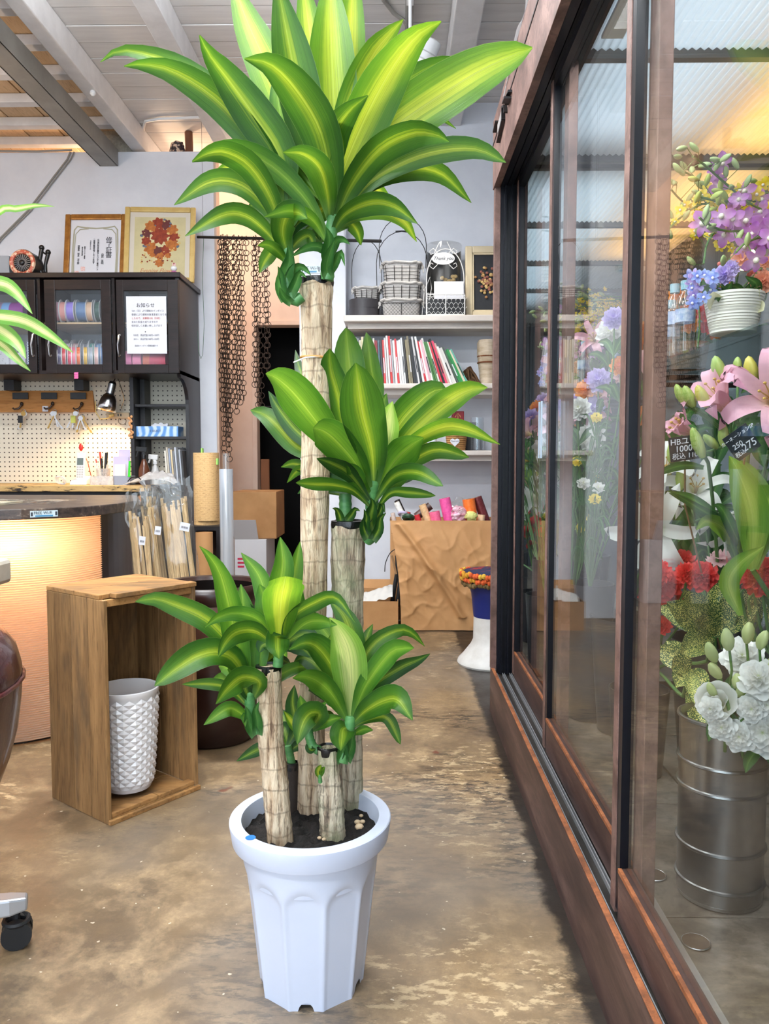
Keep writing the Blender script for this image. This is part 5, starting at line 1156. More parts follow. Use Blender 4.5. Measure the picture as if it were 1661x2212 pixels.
# ---- cardboard boxes by the doorway
zw=P(540,1165,4.95).z; bxa=P(506,1165,4.95).x; bxb=P(575,1165,4.95).x
def carton(name,label,x0,x1,Ya,Yb,z0,z1,m,tape=None):
    t=thing(name,label,'box',((x0+x1)/2,(Ya+Yb)/2,z0)); make(B().box((x0,Ya,z0),(x1,Yb,z1)),'carton',m,t,bevel=.004)
    if tape: make(B().box((x0,(Ya+Yb)/2-.02,z1),(x1,(Ya+Yb)/2+.02,z1+.001)),'tape',tape,t)
    return t
t=carton('cardboard_box','white cardboard box with red stripes under brown box',bxa,bxb,4.95,5.30,0,zw,WHITEC)
for i in range(3): make(B().box((bxa+.02,4.948,zw-.13-.025*i),(bxa+.085-.012*i,4.9495,zw-.118-.025*i)),'red_stripe',mat('red_print',srgb(206,40,80),.6),t)
q=B(); q.add([(bxa,4.95,zw),(bxb-.05,4.95,zw),(bxb-.05,4.955,zw),(bxa,4.955,zw),(bxa,4.86,zw+.13),(bxb-.05,4.86,zw+.13),(bxb-.05,4.865,zw+.13),(bxa,4.865,zw+.13)],[(0,3,2,1),(4,5,6,7),(0,1,5,4),(1,2,6,5),(2,3,7,6),(3,0,4,7)]); make(q,'open_flap',WHITEC,t)
zt2=P(540,1062,4.98).z
carton('cardboard_box','plain brown cardboard box stacked on white box by doorway',P(500,1100,4.98).x,P(597,1100,4.98).x,4.98,5.34,zw+.001,zt2,CARD,mat('brown_tape',srgb(196,160,110),.3))
tag(make(B().box((P(563,1000,5.5).x,5.5,0),(P(581,1000,5.5).x,5.53,P(570,992,5.5).z)),'cardboard_sheet',mat('cardboard_dark',srgb(120,76,46),.8),bevel=.003),'tall folded cardboard strip standing in dark doorway','cardboard')
# ---- swivel tub chair (mostly out of frame)
LEA=mat('burgundy_leather',srgb(58,22,24),.22,var=srgb(76,32,32),scale=4,bmp=.12,bscale=90,coat=.3)
sil=[(0,1347),(20,1362),(42,1392),(53,1430),(55,1480),(53,1550),(46,1620),(32,1680),(12,1735),(-20,1775),(-70,1800)]
tip=P(36,1992,1.40); Yc=tip.y-.33*math.sin(R(22)); cxm=tip.x-.33*math.cos(R(22)); CHX=thing('tub_chair','burgundy leather swivel tub chair on silver castor base','chair',(cxm,Yc,0))
prof=[(P(x-48,y+(42 if y<1440 else 20 if y<1500 else 0),Yc).x-cxm,P(x,y+(42 if y<1440 else 20 if y<1500 else 0),Yc).z) for x,y in sil]; prof=[(prof[0][0]-.03,prof[0][1]+.005)]+prof
q=B(); vs=[];fs=[]; n=48; m_=len(prof)
for i in range(n):
    a=2*math.pi*i/n
    for r_,z in prof: vs.append((cxm+r_*math.cos(a),Yc+r_*.92*math.sin(a),z))
for i in range(n):
    i2=(i+1)%n
    for j in range(m_-1): fs.append((i*m_+j,i2*m_+j,i2*m_+j+1,i*m_+j+1))
fs.append([i*m_+m_-1 for i in range(n)]); q.add(vs,fs); make(q,'shell',LEA,CHX,smooth=True)
zt3=prof[0][1]; q=B(); q.lathe([(prof[0][0],zt3),(prof[0][0]-.03,zt3-.02),(prof[0][0]-.05,zt3-.2),(0,zt3-.21)],(cxm,Yc,0),40); make(q,'seat',LEA,CHX,smooth=True)
q=B(); q.tube([(cxm+(prof[5][0]+.002)*math.cos(a),Yc+(prof[5][0]*.92+.002)*math.sin(a),prof[5][1]) for a in [2*math.pi*i/40 for i in range(40)]],.004,6,closed=True); make(q,'seam_piping',LEA,CHX,smooth=True)
ALU=mat('cast_aluminium',srgb(176,178,182),.35,.6)
q=B(); q.cyl((cxm,Yc,.10),(cxm,Yc,prof[-1][1]+.02),.028,n=18); make(q,'gas_column',BLACKM,CHX,smooth=True)
a0=math.atan2(tip.y-Yc,tip.x-cxm); LR=math.hypot(tip.x-cxm,tip.y-Yc)
for k in range(5):
    a=a0+2*math.pi*k/5; e=Vector((cxm+LR*math.cos(a),Yc+LR*math.sin(a),.085))
    q=B(); d=(Vector((e.x-cxm,e.y-Yc,0))).normalized(); s_=Vector((-d.y,d.x,0))
    vs=[]; 
    for f,hw,z0,z1 in ((.06,.03,.075,.125),(.6,.024,.07,.108),(.97,.021,.066,.096),(1.06,.015,.07,.092)):
        c_=Vector((cxm,Yc,0))+d*LR*f
        vs+=[c_-s_*hw+Vector((0,0,z0)),c_+s_*hw+Vector((0,0,z0)),c_+s_*hw*.8+Vector((0,0,z1)),c_-s_*hw*.8+Vector((0,0,z1))]
    fs=[(0,3,2,1),(12,13,14,15)]+[(4*i+j,4*i+(j+1)%4,4*i+4+(j+1)%4,4*i+4+j) for i in range(3) for j in range(4)]
    q.add(vs,fs); lg=make(q,'base_arm',ALU,CHX,bevel=.004)
    cs=B(); w2=Vector((e.x,e.y,.0265)); cs.cyl(w2-s_*.020,w2-s_*.006,.0265,n=20); cs.cyl(w2+s_*.006,w2+s_*.020,.0265,n=20); cs.cyl(w2-s_*.006,w2+s_*.006,.01,n=10); cs.cyl((e.x,e.y,.03),(e.x,e.y,.07),.007,n=8)
    cs.torus((e.x,e.y,.048),.021,.005,16,6); make(cs,'castor',BLACKR,CHX,smooth=True)
# ---- stone topped table, far left
ST=mat('pale_stone',srgb(206,200,186),.5,var=srgb(176,168,152),scale=7)
zt4=P(26,1207,2.14).z; zt5=P(26,1260,2.14).z; xR=P(27,1230,2.16).x
t=thing('stone_table','pale stone slab table beside glowing ribbed counter','table',(xR-.4,2.0,0))
make(B().box((xR-.75,1.90,zt5),(xR,2.16,zt4)),'slab',ST,t,bevel=.012); 
for x in (xR-.70,xR-.14): make(B().box((x,1.95,0),(x+.06,2.11,zt5)),'leg',BLKW,t)
# ---- striped dracaena pot on that table: only leaf tips reach the picture
LC=leafmat('leaf_cream_striped',srgb(92,150,62),srgb(120,170,74),srgb(236,228,170),.16,.4)
t=thing('potted_striped_plant','green and cream striped leafy plant on pale stone table','potted plant',(xR-.22,2.03,zt4))
q=B(); q.lathe([(0,0),(.06,0),(.085,.14),(.09,.14),(.09,.155),(.078,.155),(.074,.12),(0,.12)],(xR-.22,2.03,zt4),28); make(q,'pot',mat('terracotta',srgb(168,96,66),.7),t,smooth=True)
stem0=Vector((xR-.22,2.03,zt4+.12)); stt=P(-110,700,1.98)
q=B(); q.tube([stem0,stem0.lerp(stt,.5)+Vector((.01,0,0)),stt],.010,8); make(q,'stem',SHOOTM,t,smooth=True)
for px,wp,Yt in [([(-110,640),(-60,520),(0,455),(36,451),(78,444),(118,446)],14,1.72),([(-110,690),(-60,620),(0,612),(35,632),(70,678)],30,1.75),([(-110,700),(-50,682),(0,684),(54,694),(108,725),(158,762)],30,1.68),([(-110,705),(-50,690),(0,712),(36,740),(56,775)],34,1.78),([(-110,710),(-60,715),(0,742),(36,775),(66,802)],22,1.80),([(-110,690),(-200,600),(-260,620)],30,2.0),([(-110,690),(-150,560),(-190,520)],30,2.1)]:
    pleaf(t,px,1.98,Yt,wp,LC,peak=.55,base=.5)
# ================================================================== hanging rod, chains, ceiling bits
YR0,YR1=4.80,4.20
def rodY(x): return YR0+(YR1-YR0)*(x-427)/(823-427)
ra=P(427,512,YR0); rb_=P(823,521,YR1)
t=thing('hanging_rod','thin black metal rod hung across in front of white wall','rod',(ra+rb_)/2)
q=B(); q.cyl(ra,rb_,.0085,n=12); make(q,'bar',BLACKM,t,smooth=True)
for x,yy in ((440,0),(752,0)):
    p=ra.lerp(rb_,(x-427)/396); q=B(); q.tube([p+Vector((0,0,.0)),Vector((p.x+.002,p.y,ZC))],.0012,5); make(q,'hanging_wire',mat('dull_wire',srgb(120,118,116),.5),t)
p=ra.lerp(rb_,(745-427)/396); q=B(); q.cbox((p.x,p.y-.01,p.z+.075),(.035,.012,.05)); make(q,'white_clip',WHITEP,t,bevel=.006)
# green string looped from rod to hutch side
q=B(); q.tube([P(440,513,YR0-.02),P(437,600,YR0-.02),P(441,700,YR0-.02),P(438,765,YR0-.03),P(434,775,YR0-.03),P(429,760,YR0-.02),P(427,715,YR0-.02)],.0016,5)
tag(make(q,'green_string',mat('green_string',srgb(70,104,84),.6)),'thin green string looped from black rod beside hutch','string')
RUST=mat('rusty_iron',srgb(40,27,20),.55,.4,var=srgb(66,46,34),scale=60)
def torus_mesh(Rr,r_,n=12,k=5):
    q=B(); q.torus((0,0,0),Rr,r_,n,k,(0,1,0)); me=bpy.data.meshes.new('chain_ring'); me.from_pydata(q.v,[],q.f); me.polygons.foreach_set('use_smooth',[True]*len(me.polygons)); me.materials.append(RUST); return me
RM=torus_mesh(.0175,.0022)
def chain(x,yb,label,grp,dYc=0,y0=None,x2=None,hook=True):
    f=(x-427)/396; p=ra.lerp(rb_,f); p=Vector((p.x,p.y+dYc,p.z)); zb=P(x,yb,p.y).z; pitch=.0288; z=p.z-.006
    if y0 is not None: z=P(x,y0,p.y).z
    t=thing('ring_chain',label,'chain',(p.x,p.y,zb),grp); rn=random.Random(int(x*13+yb)); i=0
    if hook and y0 is None: q=B(); q.torus((p.x,p.y,p.z),.0125,.0017,12,5,(1,0,0)); make(q,'hanger',RUST,t)
    z-=.02; ph=rn.random()*3
    while z>zb+.016:
        o=bpy.data.objects.new('link',RM); COL.objects.link(o); o.parent=t; dx=(P(x2,yb,p.y).x-p.x)*(p.z-z)/(p.z-zb) if x2 else 0
        o.location=(dx+.003*math.sin(z*11+ph),.003*math.cos(z*9+ph),z-zb); o.rotation_euler=(rn.uniform(-.15,.15),rn.uniform(-.2,.2),(0.0 if i%2==0 else R(85))+rn.uniform(-.35,.35)); z-=pitch; i+=1
g1='ring chains in the dense bunch nearest hutch'; l1='long rusty ring chain in dense bunch on black rod beside hutch'
for x,yb,d in ((481,900,.01),(485,985,-.012),(488,940,.02),(491,950,-.03),(494,975,.0),(497,930,.03),(500,1000,-.02)): chain(x,yb,l1,g1,d)
g2='ring chains of middle length next to dense bunch'; l2='rusty ring chain of middle length in loose group right of dense bunch'
for x,yb,d in ((511,880,.0),(516,895,-.02),(520,870,.02),(526,885,-.01),(533,868,.0)): chain(x,yb,l2,g2,d)
chain(543,588,'short rusty ring chain between two chain groups on rod',None)
g3='ring chains hanging over the dark doorway'; l3='rusty ring chain hanging in front of dark doorway'
for x,yb,d in ((560,845,.0),(566,885,-.02),(571,890,.02),(585,800,.0),(590,810,-.02)): chain(x,yb,l3,g3,d)
# Wi-Fi sign on the pillar
t=thing('wifi_sign','FREE Wi-Fi sticker on white pillar above tall cane','sign',P(672,590,YPI-.01)); wifi(t,P(671,582,YPI-.003),.105,.040)
# brown pole and printed bag on top of the partition, bundles, conduit
zp=min(P(200,328,YP).z,ZB-.004)
q=B(); p=P(408,300,YP+.06); q.cyl((p.x,YP+.06,zp),(p.x,YP+.06,ZC),.021,n=14); t=thing('rope_pole','pole wound with brown rope standing on partition wall','pole',(p.x,YP+.06,zp)); make(q,'pole',mat('rope_brown',srgb(110,70,48),.8),t)
zz=zp; pts=[]; 
for i in range(300): a=i*.9; pts.append((p.x+.022*math.cos(a),YP+.06+.022*math.sin(a),zp+.005+(ZC-zp-.01)*i/299))
make(B().tube(pts,.0035,5),'rope',mat('rope_brown',srgb(110,70,48),.8),t)
q=B(); pq=P(383,325,YP+.05)
q.grid(lambda u,v:(pq.x+(u-.5)*(.10-.04*abs(v-.3))+.012*mnoise.noise(Vector((u*5,v*5,1))),YP+.05+.03*math.sin(math.pi*u)*(1 if v<.9 else .3)*-1,zp+.082*v*(1-.25*abs(u-.5))),10,8)
q.grid(lambda u,v:(pq.x+(u-.5)*(.10-.04*abs(v-.3)),YP+.05+.03*math.sin(math.pi*u),zp+.082*v*(1-.25*abs(u-.5))),10,8)
tag(make(q,'printed_bag',mat('dark_print',srgb(48,40,48),.35,var=srgb(196,170,150),scale=45,contrast=(.52,.56))),'crumpled dark printed bag on partition wall beside pole','bag')
q=B(); pq=P(240,322,YP+.05)
q.grid(lambda u,v:(pq.x-.10+.26*u+.0*v,YP+.055-.045*math.sin(math.pi*u)*math.sin(math.pi*min(v+.1,1)),zp+.19*v*max(0,(1-((u-.35)/.65)**2 if u>.35 else 1-((.35-u)/.42)**2))**.6*(.9+.1*mnoise.noise(Vector((u*6,v*6,0))))),18,12)
q.grid(lambda u,v:(pq.x-.10+.26*u,YP+.055+.045*math.sin(math.pi*u)*math.sin(math.pi*min(v+.1,1)),zp+.19*v*max(0,(1-((u-.35)/.65)**2 if u>.35 else 1-((.35-u)/.42)**2))**.6),18,12)
tag(make(q,'mesh_bundle',mat('grey_mesh',srgb(150,146,134),.7,var=srgb(176,170,156),scale=70,bmp=.6,bscale=90),smooth=True),'grey wrapped mesh bundle on partition wall under beam','bundle')
q=B(); pq=P(203,312,YP-.06); q.cbox((pq.x,YP+.03,zp+.035),(.045,.04,.07)); q.tube([(pq.x,YP+.03,zp+.07),P(198,280,YP+.02),P(199,235,YP+.02)],.004,6); q.tube([(pq.x+.01,YP+.03,zp+.07),P(206,262,YP+.02),P(192,285,YP+.0)],.002,5)
tag(make(q,'cable_adapter',BLACKR),'black cable adapter with wires on partition wall top','adapter')
q=B(); q.tube([P(152,328,YP-.012),P(145,345,YP-.012),P(110,390,YP-.012),P(60,455,YP-.012),P(0,515,YP-.012),P(-60,590,YP-.012)],.0055,6); q.tube([P(160,328,YP-.012),P(152,345,YP-.012),P(117,390,YP-.012),P(67,455,YP-.012),P(6,515,YP-.012),P(-55,590,YP-.012)],.004,6)
q.tube([P(155,324,YP-.01),P(80,327,YP-.01),P(-30,326,YP-.01)],.006,6)
tag(make(q,'wall_cable',mat('grey_cable2',srgb(150,146,140),.5),smooth=True),'grey cable running diagonally down white partition wall','cable')
# white conduit under the ceiling boards, insulator knob
t=thing('white_conduit','thin white conduit bent along ceiling boards above partition','conduit',PZ(370,260,ZC-.012)); zc_=ZC-.012
q=B(); q.tube([(PZ(285,322,zc_)),(PZ(309,322,zc_)),(PZ(310,275,zc_)),(PZ(314,262,zc_)),(PZ(345,257,zc_)),(PZ(425,254,zc_)),(PZ(440,254,zc_))],.0085,8); make(q,'pipe',WHITEP,t,smooth=True)
pi=PZ(462,290,ZC-.0); q=B(); q.lathe([(0,0),(.02,0),(.024,-.012),(.014,-.02),(.022,-.03),(.016,-.042),(0,-.044)],(pi.x,pi.y,ZC-.001),16); tag(make(q,'ceiling_insulator',WHITEP,smooth=True),'small white porcelain insulator knob on ceiling boards','insulator')
pi=P(245,197,5.0); pi=PZ(243,196,ZB); q=B(); q.lathe([(0,0),(.012,0),(.016,-.014),(.006,-.026),(0,-.026)],(b1[1]-.02,pi.y,ZB-.0005),12); tag(make(q,'beam_socket',WHITEP,smooth=True),'tiny white socket under first ceiling beam','socket')
# track with two white spotlights
tx=PZ(884,40,2.88).x; t=thing('light_track','grey lighting track running under ceiling above plant','lighting track',(tx,3.4,2.86))
make(B().box((tx-.018,1.4,2.865),(tx+.018,4.42,ZC)),'rail',mat('track_grey',srgb(150,148,142),.5),t)
make(B().box((tx-.008,1.4,2.862),(tx+.008,4.42,2.866)),'slot',mat('track_slot',srgb(70,68,64),.5),t)
def spotlamp(label,x,y,zc,dx,dy,power):
    c=PZ(x,y,zc); d=Vector((dx,dy,-1)).normalized(); t=thing('spotlight',label,'spotlight',(c.x,c.y,zc))
    q=B(); q.cyl(c-d*.07,c+d*.07,.042,n=24); q.cyl(c-d*.075,c-d*.07,.030,.042,n=24); make(q,'barrel',WHITEP,t,smooth=True)
    q=B(); q.torus(c-d*.02,.0425,.0025,24,5,d); q.torus(c+d*.01,.0425,.0025,24,5,d); make(q,'ring_groove',mat('groove_grey',srgb(190,190,190),.5),t)
    q=B(); q.cyl(c+d*.066,c+d*.0712,.034,n=24); make(q,'lens',mat('lit_lens',(1,.95,.85),.3,emit=(1,.90,.74),es=6),t,smooth=True)
    q=B(); q.tube([c-d*.03+Vector((-.045,0,0)),Vector((tx,c.y,c.z+.10)),Vector((tx,c.y,2.862))],.007,8); q.cbox((tx,c.y,2.85),(.03,.09,.024)); make(q,'bracket',WHITEP,t,smooth=True)
    spot(t.name+'_light',c+d*.08,c+d*2,power,(1,.92,.80),80,.03,.7)
spotlamp('white cylinder spotlight on ceiling track farther from shelf wall',918,125,2.60,-.5,.35,18)
spotlamp('white cylinder spotlight on ceiling track nearest shelf wall',872,285,2.52,.28,.25,18)
q=B(); q.tube([PZ(820,-60,ZC-.012),PZ(828,0,ZC-.012),PZ(850,28,ZC-.012),PZ(872,44,ZC-.03),(tx,PZ(878,50,ZC).y,2.90)],.009,8); tag(make(q,'ceiling_cable',mat('grey_cable2',srgb(150,146,140),.5),smooth=True),'grey cable running across ceiling to lighting track','cable')
# unseen fluorescent pendants added to brighten ceiling and leaves, above and behind the camera
for i,(x,y_,lab) in enumerate(((-.9,2.62,'added unseen fluorescent lamp over the counter side'),(-.9,1.0,'added unseen fluorescent lamp above the potted dracaena'),(-.9,-.8,'added unseen fluorescent lamp near the shop window'))):
    zl_=2.60; t=thing('added_fluorescent_pendant',lab,'added ceiling light',(x,y_,zl_)); make(B().box((x-.62,y_-.03,zl_+.03),(x+.62,y_+.03,zl_+.05)),'housing',WHITEP,t,bevel=.004)
    for s in (-.5,.5): make(B().tube([(x+s,y_,zl_+.05),(x+s,y_,ZC)],.004,6),'suspension_wire',STEEL,t)
    q=B(); q.cyl((x-.59,y_,zl_),(x+.59,y_,zl_),.015,n=12); make(q,'tube_lamp',mat('lit_tube',(1,1,1),.4,emit=(.95,.98,1),es=5),t,smooth=True)
    area('added_fill_down_%d'%i,(x,y_,zl_-.02),(0,0,0),1.2,.10,FLUO_FILL,(.93,.97,1.0)); area('added_fill_up_%d'%i,(x,y_,zl_+.055),(R(180),0,0),1.2,.10,FLUO_FILL*1.35,(.93,.97,1.0))
# bare warm pendant bulb over the left bay
pbx,pby=-2.32,3.70; t=thing('pendant_bulb','bare warm pendant bulb hanging in left ceiling bay','lamp',(pbx,pby,2.275))
make(B().tube([(pbx,pby,2.40),(pbx,pby,ZC-.05)],.003,6),'flex',BLACKR,t); make(B().cyl((pbx,pby,2.34),(pbx,pby,2.40),.018,n=14),'lamp_holder',BLACKM,t,smooth=True)
make(B().sphere((pbx,pby,2.305),.03,14,10),'bulb',mat('lit_bulb',(1,.9,.7),.4,emit=(1,.78,.45),es=14),t,smooth=True)
point('pendant_bulb_light',(pbx,pby,2.30),30,(1.0,.68,.40),.035)
# ================================================================== shelves on the back wall
SHW=mat('shelf_white',srgb(222,214,206),.55,var=srgb(206,196,188),scale=6,stretch=(.5,2,2))
SF=4.30; sxl=P(742,690,SF).x; sxr=1.05
SHZ=[]
for y,lab in ((680,'thick white wall shelf holding wire baskets, top one'),(828,'white wall shelf holding leaning books, middle one'),(973,'white wall shelf holding cans and basket, lowest one')):
    z=P(800,y,SF).z; SHZ.append(z); t=thing('wall_shelf',lab,'shelf',((sxl+sxr)/2,4.46,z-.05))
    th_=.036 if y==680 else .028
    make(B().box((sxl,SF,z-th_),(sxr,YA-.002,z)),'board',SHW,t,bevel=.006); make(B().box((sxl+.02,SF+.05,z-th_-.03),(sxr,YA-.002,z-th_)),'rail',SHW,t)
Z1,Z2,Z3=SHZ; WIRE=mat('black_wire',srgb(32,30,32),.4,.4); WWIRE=mat('white_wire',srgb(232,230,228),.4); LIN=mat('linen_liner',srgb(196,192,188),.85,var=srgb(180,176,172),scale=90,bmp=.3,bscale=120)
def rrect(cx,cy,z,w_,d_,n=32,p=4):
    out=[]
    for i in range(n):
        a=2*math.pi*i/n; c,s=math.cos(a),math.sin(a); out.append((cx+w_/2*math.copysign(abs(c)**(2/p),c),cy+d_/2*math.copysign(abs(s)**(2/p),s),z))
    return out
def basket(label,x0,x1,y0,y1,Yq,zb,style='bars',handle=None,grp=None):
    a=P(x0,y1,Yq-.07); b=P(x1,y1,Yq-.07); w_=(b.x-a.x); cx=(a.x+b.x)/2; h=P(x0,y0,Yq-.07).z-P(x0,y1,Yq-.07).z; d_=.16
    t=thing('wire_basket',label,'basket',(cx,Yq,zb),grp)
    q=B(); n=48; rows=6
    ring=[rrect(cx,Yq,zb+.004+(h-.004)*j/rows,w_*(.88+.08*j/rows),d_*(.88+.08*j/rows),n) for j in range(rows+1)]
    vs=[p for r_ in ring for p in r_]; fs=[(j*n+i,j*n+(i+1)%n,(j+1)*n+(i+1)%n,(j+1)*n+i) for j in range(rows) for i in range(n)]+[list(range(n))]; q.add(vs,fs)
    q.tube([(p[0]+.003*math.sin(i*2.1),p[1],p[2]+.003*math.sin(i*1.3)) for i,p in enumerate(rrect(cx,Yq,zb+h,w_*1.0,d_*1.0,n))],.008,6,closed=True); make(q,'fabric_liner',LIN,t,smooth=True)
    if style=='bars':
        for j in range(5):
            q=B(); q.tube(rrect(cx,Yq,zb+h*.04+h*.78*j/4.6,w_*(.92+.07*j/5),d_*(.92+.07*j/5),36),.0012,4,closed=True); make(q,'hoop_wire',WIRE,t)
        for u in (-.42,-.2,.0,.2,.42):
            q=B(); q.tube([(cx+u*w_*.92,Yq-d_*.48,zb+.002),(cx+u*w_,Yq-d_*.52,zb+h*.82)],.0017,5); make(q,'upright_wire',WIRE,t)
    else:
        q=B()
        for j in range(13):
            x=cx-w_/2+w_*j/12
            for s in (-1,1):
                x2=x+s*h*.8; q.tube([(min(max(x,cx-w_/2),cx+w_/2),Yq-d_*.49,zb+.003),(min(max(x2,cx-w_/2),cx+w_/2),Yq-d_*.51,zb+.003+h*.8*(1 if cx-w_/2<x2<cx+w_/2 else abs((cx-w_/2 if x2<cx else cx+w_/2)-x)/(h*.8)))],.0009,4)
        for s in (-1,1):
            for k in range(6): q.tube([(cx+s*w_*.48,Yq-d_*.45+d_*.9*k/6,zb+.003),(cx+s*w_*.5,Yq-d_*.45+d_*.9*(k+1)/6,zb+h*.8)],.0009,4)
        for z_ in (zb+.002,zb+h*.8): q.tube(rrect(cx,Yq,z_,w_,d_,36),.0016,5,closed=True)
        q.tube([(cx,Yq-d_*.515,zb),(cx,Yq-d_*.52,zb+h*.8)],.0016,5); make(q,'mesh_wire',WIRE,t)
    if handle:
        hx0,hx1,hy=handle; top=P((hx0+hx1)/2,hy,Yq).z; L=P(hx0,hy,Yq).x; Rr=P(hx1,hy,Yq).x; q=B()
        q.tube([(cx+(L-cx)*1.0,Yq,zb+h*.85)]+[((L+Rr)/2+(Rr-L)/2*math.cos(math.pi-math.pi*i/12)*1.02,Yq,zb+h+ (top-zb-h)*(.42+.58*math.sin(math.pi*i/12))) for i in range(13)]+[(Rr,Yq,zb+h*.85)],.0022,6); make(q,'handle',WIRE,t,smooth=True)
        q=B(); q.tube([((L+Rr)/2-.035,Yq,top),((L+Rr)/2,Yq,top+.002),((L+Rr)/2+.035,Yq,top)],.004,6); make(q,'grip',WIRE,t,smooth=True)
    for s in (-1,1):
        q=B(); q.sphere((cx+s*w_*.53,Yq-.03,zb+h*.85),(.010,.008,.014),8,6); q.tube([(cx+s*w_*.53,Yq-.03,zb+h*.85),(cx+s*w_*.57,Yq-.035,zb+h*.55)],.003,5); make(q,'tie_bow',LIN,t,smooth=True)
    return zb+h
YB=4.42
h1=basket('square wire basket with mesh front, lowest of three stacked baskets',823,911,642,678,YB,Z1,'mesh')
h2=basket('wire basket with bar sides, middle of three stacked baskets',824,911,602,638,YB,h1+.001,'bars',(814,922,500))
h3=basket('wire basket with bar sides, topmost of three stacked baskets',826,910,548,592,YB,h2+.001,'bars',(820,920,470))
basket('wire basket on top of black round box, tall looped handles',763,821,604,630,4.47,Z1+.100,'bars',(760,824,520))
p=P(786,678,4.36); rr=.082; t=thing('round_box','flat black round cardboard box with lid under wire basket','box',(p.x,4.40,Z1))
BLKC=mat('black_card',srgb(52,50,54),.55)
q=B(); q.lathe([(0,0),(rr,0),(rr,.055),(0,.055)],(p.x,4.42,Z1),40); make(q,'base',BLKC,t,smooth=True); q=B(); q.lathe([(rr+.002,.05),(rr+.003,.098),(0,.099),(0,.05)],(p.x,4.42,Z1),40); make(q,'lid',BLKC,t,smooth=True)
# clear drum of dried flowers
p=P(959,678,4.45); r_=.10; h=P(959,522,4.40).z-Z1; t=thing('clear_drum','tall clear drum holding black panel and dried flowers','container',(p.x,4.49,Z1))
q=B(); q.lathe([(r_,0),(r_,h),(r_*.98,h+.004),(0,h+.004)],(p.x,4.49,Z1),36); make(q,'drum_wall',CLEAR,t,smooth=True)
q=B(); q.lathe([(0,0),(r_*.97,0),(r_*.97,.006),(0,.006)],(p.x,4.49,Z1),36); make(q,'base',BLACKM,t); q=B(); q.grid(lambda u,v:(p.x+r_*.95*math.cos(math.pi*u),4.49+r_*.95*math.sin(math.pi*u),Z1+.006+(h-.03)*v),16,1); make(q,'black_lining',BLACKM,t,smooth=True)
q=B(); q.lathe([(0,0),(.03,0),(.035,.10),(.03,.10),(.025,.01)],(p.x-.01,4.46,Z1+.06),16); make(q,'glass_cup',CLEARG,t,smooth=True)
rn=random.Random(5)
for i in range(22):
    q=B(); a=rn.uniform(0,6.3); r2=rn.uniform(0,.05); q.sphere((p.x+.02+r2*math.cos(a)*1.2,4.45+r2*math.sin(a)*.5,Z1+.20+rn.uniform(-.035,.04)),(.013,.012,.011),7,5); make(q,'dried_floret',mat('dried_straw',srgb(190,160,104),.8),t,smooth=True)
# white wire card holder with Thank you oval
t=thing('card_holder','white wire card holder with Thank you oval plaque','card holder',P(960,678,4.33)); ch0=P(922,678,4.31); ch1=P(1004,678,4.31); W=ch1.x-ch0.x; cx=(ch0.x+ch1.x)/2; zt_=P(960,536,4.36).z; hb_=P(960,636,4.31).z-Z1
q=B(); yb=4.375; q.tube([(cx-W/2,yb,Z1+.002)]+[(cx+W/2*math.cos(math.pi-math.pi*i/16),yb,Z1+(zt_-Z1)*.55+(zt_-Z1)*.45*math.sin(math.pi*i/16)) for i in range(17)]+[(cx+W/2,yb,Z1+.002)],.0028,6); make(q,'arch',WWIRE,t,smooth=True)
q=B(); q.tube([(cx-W*.62,yb+.02,Z1+.002),(cx-W*.55,yb+.02,Z1+.15),(cx-W*.40,yb+.02,Z1+.22),(cx-W*.36,yb+.02,Z1+.16),(cx-W*.46,yb+.02,Z1+.06)],.0024,6); make(q,'arch',WWIRE,t,smooth=True)
for zq in (Z1+.003,Z1+hb_):
    q=B(); q.tube(rrect(cx,4.345,zq,W,.06,28,8),.0028,6,closed=True); make(q,'basket_rim',WWIRE,t)
for u in (-.5,0,.5):
    q=B(); q.tube([(cx+u*W,4.315,Z1+.003),(cx+u*W,4.315,Z1+hb_)],.0028,6); make(q,'basket_post',WWIRE,t)
q=B()
for j in range(4):
    for i in range(9):
        x=cx-W/2+W*(i+.5*(j%2))/8.5; z_=Z1+.008+hb_*.9*j/4
        for (dx,dz2) in ((W/17,hb_*.12),(-W/17,hb_*.12)):
            q.tube([(x,4.316,z_),(x+dx,4.316,z_+dz2)],.001,4)
        q.tube([(x,4.316,z_-hb_*.06),(x,4.316,z_)],.001,4)
make(q,'hex_mesh',WWIRE,t)
make(B().box((cx-W*.48,4.322,Z1+.004),(cx+W*.48,4.37,Z1+hb_*.8)),'black_liner',BLACKM,t)
for i in range(12): q=B(); q.torus((cx-W/2+W*(i+.5)/12,4.315,Z1+hb_),W/26,.002,10,4,(0,1,0),(math.pi,2*math.pi)); make(q,'scallop',WWIRE,t)
ov=P(958,557,4.355); q=B(); q.M=Matrix.Translation((ov.x,4.368,ov.z))@Matrix.Diagonal((1,1,.52,1)); q.cyl((0,0,0),(0,.004,0),.062,n=36); make(q,'oval_plaque',WHITEP,t)
textmesh('Thank you',.026,(ov.x,4.367,ov.z),INK,'lettering',t,shear=.3)
for sx in (-1,1):
    for sz in (-1,1):
        q=B(); q.tube([(ov.x+sx*.03,4.372,ov.z+sz*.03),(ov.x+sx*.055,4.372,ov.z+sz*.055),(ov.x+sx*.075,4.372,ov.z+sz*.04),(ov.x+sx*.068,4.372,ov.z+sz*.022),(ov.x+sx*.055,4.372,ov.z+sz*.03)],.0022,5); make(q,'scroll',WWIRE,t,smooth=True)
    q=B(); q.tube([(ov.x+sx*.02,4.373,ov.z+.09),(ov.x+sx*.05,4.373,ov.z+.03)],.0022,5); make(q,'scroll',WWIRE,t)
